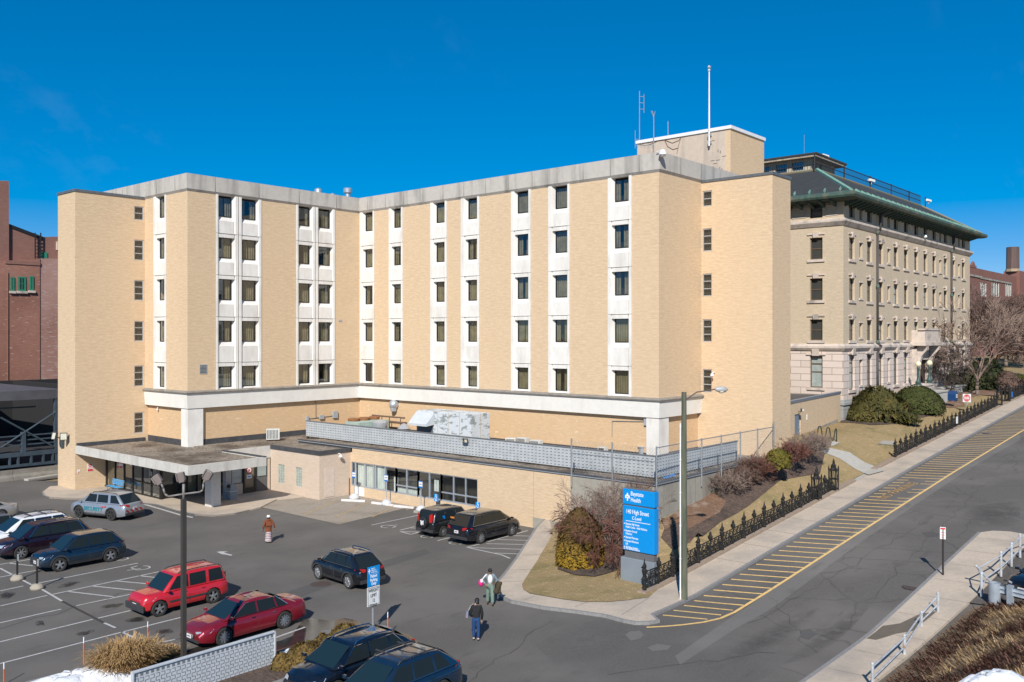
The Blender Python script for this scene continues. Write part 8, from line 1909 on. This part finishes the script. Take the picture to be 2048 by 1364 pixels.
# walker in the rust coat (seen from behind)
RCO = mat('rust_coat', (.22,.065,.022), (.15,.042,.016), sc=9, rough=.9)
J = joints(1.62, stepL=.10, stepR=-.16, elL=(-.30,-.05,1.08), elR=(.31,-.06,1.08), wrL=(-.31,.06,.84), wrR=(.37,-.02,.84))
p = gp(537, 1085); face_hd = math.atan2(-FW[0]*0+.2, 1)  # facing away up the lot
ct = coat(J, -.02, 1.12, .06); ct.append(((0,.0,.60),(.235,.20),0)); t = person('person in a rust brown coat, long striped skirt and cream bobble hat walking away', p, -.35, J, [('coat', ct, RCO)], SKIN, knit)
m, nt, nd, l, b = nt_new('striped_skirt'); b.inputs['Roughness'].default_value = .95; s_ = N(nt, 'ShaderNodeSeparateXYZ'); lk(nt, N(nt, 'ShaderNodeTexCoord').outputs['Object'], s_.inputs[0]); mm = N(nt, 'ShaderNodeMath', operation='MULTIPLY'); lk(nt, s_.outputs[2], mm.inputs[0]); mm.inputs[1].default_value = 62; sn = N(nt, 'ShaderNodeMath', operation='SINE'); lk(nt, mm.outputs[0], sn.inputs[0]); gt = N(nt, 'ShaderNodeMath', operation='GREATER_THAN'); lk(nt, sn.outputs[0], gt.inputs[0]); gt.inputs[1].default_value = -.25
lk(nt, mix(nt, gt.outputs[0], (.16,.06,.09), (.58,.50,.51)), b.inputs['Base Color']); SK = m
m = MB(); m.lathe((0,0,0), [(.20,.16),(.19,.3),(.175,.5),(.165,.68)], 18); m.build('skirt', SK, t, world=False, smooth=40)
m = MB(); m.lathe((0,0,0), [(.19,.10),(.215,.17)], 18); m.build('skirt_hem', mat('hem_white', (.75,.74,.72)), t, world=False)
m = MB(); hq = Vector(J['neck']); m.ball(hq+Vector((0,-.08,-.03)), .1, 12, 6, (1.1,.6,.8)); m.build('hood', RCO, t, world=False, smooth=True)
# person in black jacket and jeans leaning forward, seen from behind
JE = mat('denim', (.012,.055,.17), (.01,.045,.14), sc=9, rough=.9)
J = joints(1.62, lean=.22, stepL=.05, stepR=-.02, wrL=(-.22,.16,.88), elL=(-.27,.0,1.08), elR=(.24,.0,1.06), wrR=(.20,.12,.76), headf=.10, face=(0,1,-.5)); J['shoe'] = mat('shoe_dark', (.03,.028,.026))
p = gp(952, 1281); t = person('person in black jacket and blue jeans leaning forward with long dark hair', p, -.95, J, [('jacket', coat(J, -.07, 1.12, .048), BLKC), ('jeans', trousers(J), JE)], SKINL, cap_hair(length=.24))
m = MB()
for s_ in ('L','R'): q = Vector(J['ank'+s_]); m.cyl(q+Vector((0,0,-.015)), q+Vector((0,0,.005)), .043, n=10)
m.build('sock', WHITE, t, world=False)
bag = thing('shoulder_bag', 'pink and grey shoulder bag hanging from the person in the black jacket', 'bag', Vector(p)+Vector((0,0,0)), -.95); bag.scale = (S,S,S)
m = MB(); m.extr([(-.30,-.12,.93),(-.30,.22,.93),(-.30,.25,1.16),(-.30,-.06,1.2)], (-.09,0,0)); m.build('bag_body', mat('bag_grey', (.14,.19,.25)), bag, world=False, bevel=.02)
m = MB(); m.extr([(-.392,-.11,.94),(-.392,.21,.94),(-.392,.06,1.15)], (-.012,0,0)); m.build('pink_panel', mat('bag_pink', (.75,.22,.28)), bag, world=False)
m = MB(); m.tube([(-.34,.0,1.16),(-.25,.06,1.36),(-.13,.12,1.46),(-.2,.22,1.36),(-.34,.2,1.15)], .012, 5); m.build('strap', mat('strap_grey', (.35,.33,.32)), bag, world=False)
# person walking toward the camera in green trousers
GT = mat('sage_trousers', (.17,.24,.19), (.14,.2,.16), sc=9, rough=.95); GH = mat('grey_hoodie', (.20,.25,.28), (.17,.21,.24), sc=9, rough=.95)
J = joints(1.66, lean=.03, stepL=.20, stepR=-.10, elL=(-.33,-.02,1.10), wrL=(-.24,.24,1.08), elR=(.36,-.03,1.12), wrR=(.22,.17,1.0), headf=.05, face=(-.15,1,-.25))
J['shoe'] = mat('shoe_black', (.015,.015,.015))
p = gp(980, 1209); hd = math.atan2(-FW[1], -FW[0])-PI/2+.1
t = person('person in grey hoodie, white shirt and green trousers carrying an olive jacket', p, hd, J, [('hoodie', coat(J, .05, 1.0, .05), GH), ('trousers', trousers(J, .12, .095, .085), GT)], SKIN, cap_hair())
m = MB(); q = Vector(J['chest']); m.ball(q+Vector((0,.055,-.09)), .15, 14, 8, (.78,.62,1.5)); m.build('white_shirt', mat('shirt_white', (.78,.77,.76)), t, world=False, smooth=True)
OL_ = mat('olive_coat', (.07,.055,.028), (.045,.035,.02), sc=7, rough=1)
cj = thing('folded_jacket', 'olive brown jacket draped over the arm of the person in green trousers', 'jacket', p, hd); cj.scale = (S,S,S)
r = random.Random(6); V_ = []; n = 9; kk = 7
for j in range(kk):
    for i in range(n):
        a = i/(n-1); z = 1.12-.60*j/(kk-1)*(1-.25*abs(a-.5)); V_.append((-.20-.30*a+.02*r.random(), .20+.05*math.sin(a*9+j)+.03*r.random()-.05*j/kk, z))
m = MB(); m.add(V_, [(j*n+i,j*n+i+1,(j+1)*n+i+1,(j+1)*n+i) for j in range(kk-1) for i in range(n-1)]); o = m.build('cloth', OL_, cj, world=False, smooth=True); sd_ = o.modifiers.new('s','SOLIDIFY'); sd_.thickness = .07
pb_ = thing('pink_bag', 'bright pink and white bag on the hip of the person in green trousers', 'bag', p, hd); pb_.scale = (S,S,S)
m = MB(); m.ball((.42,-.04,1.0), .16, 14, 8, (.75,.8,1.05)); m.build('bag_body', mat('hot_pink', (.75,.02,.22), rough=.6), pb_, world=False, smooth=True)
m = MB(); m.tube([(.40,.06,1.12),(.28,.10,1.3),(.16,.06,1.42)], .03, 6); m.ball((.38,.0,1.1), .12, 10, 6, (.7,1,.8)); m.build('white_strap', WHITE, pb_, world=False)
# ---------------------------------------------------------------- bring working units to metres
for o in list(bpy.data.objects):
    if o.parent is None and o.type in ('MESH', 'EMPTY'):
        o.location = Vector(o.location)*K; o.scale = Vector(o.scale)*K
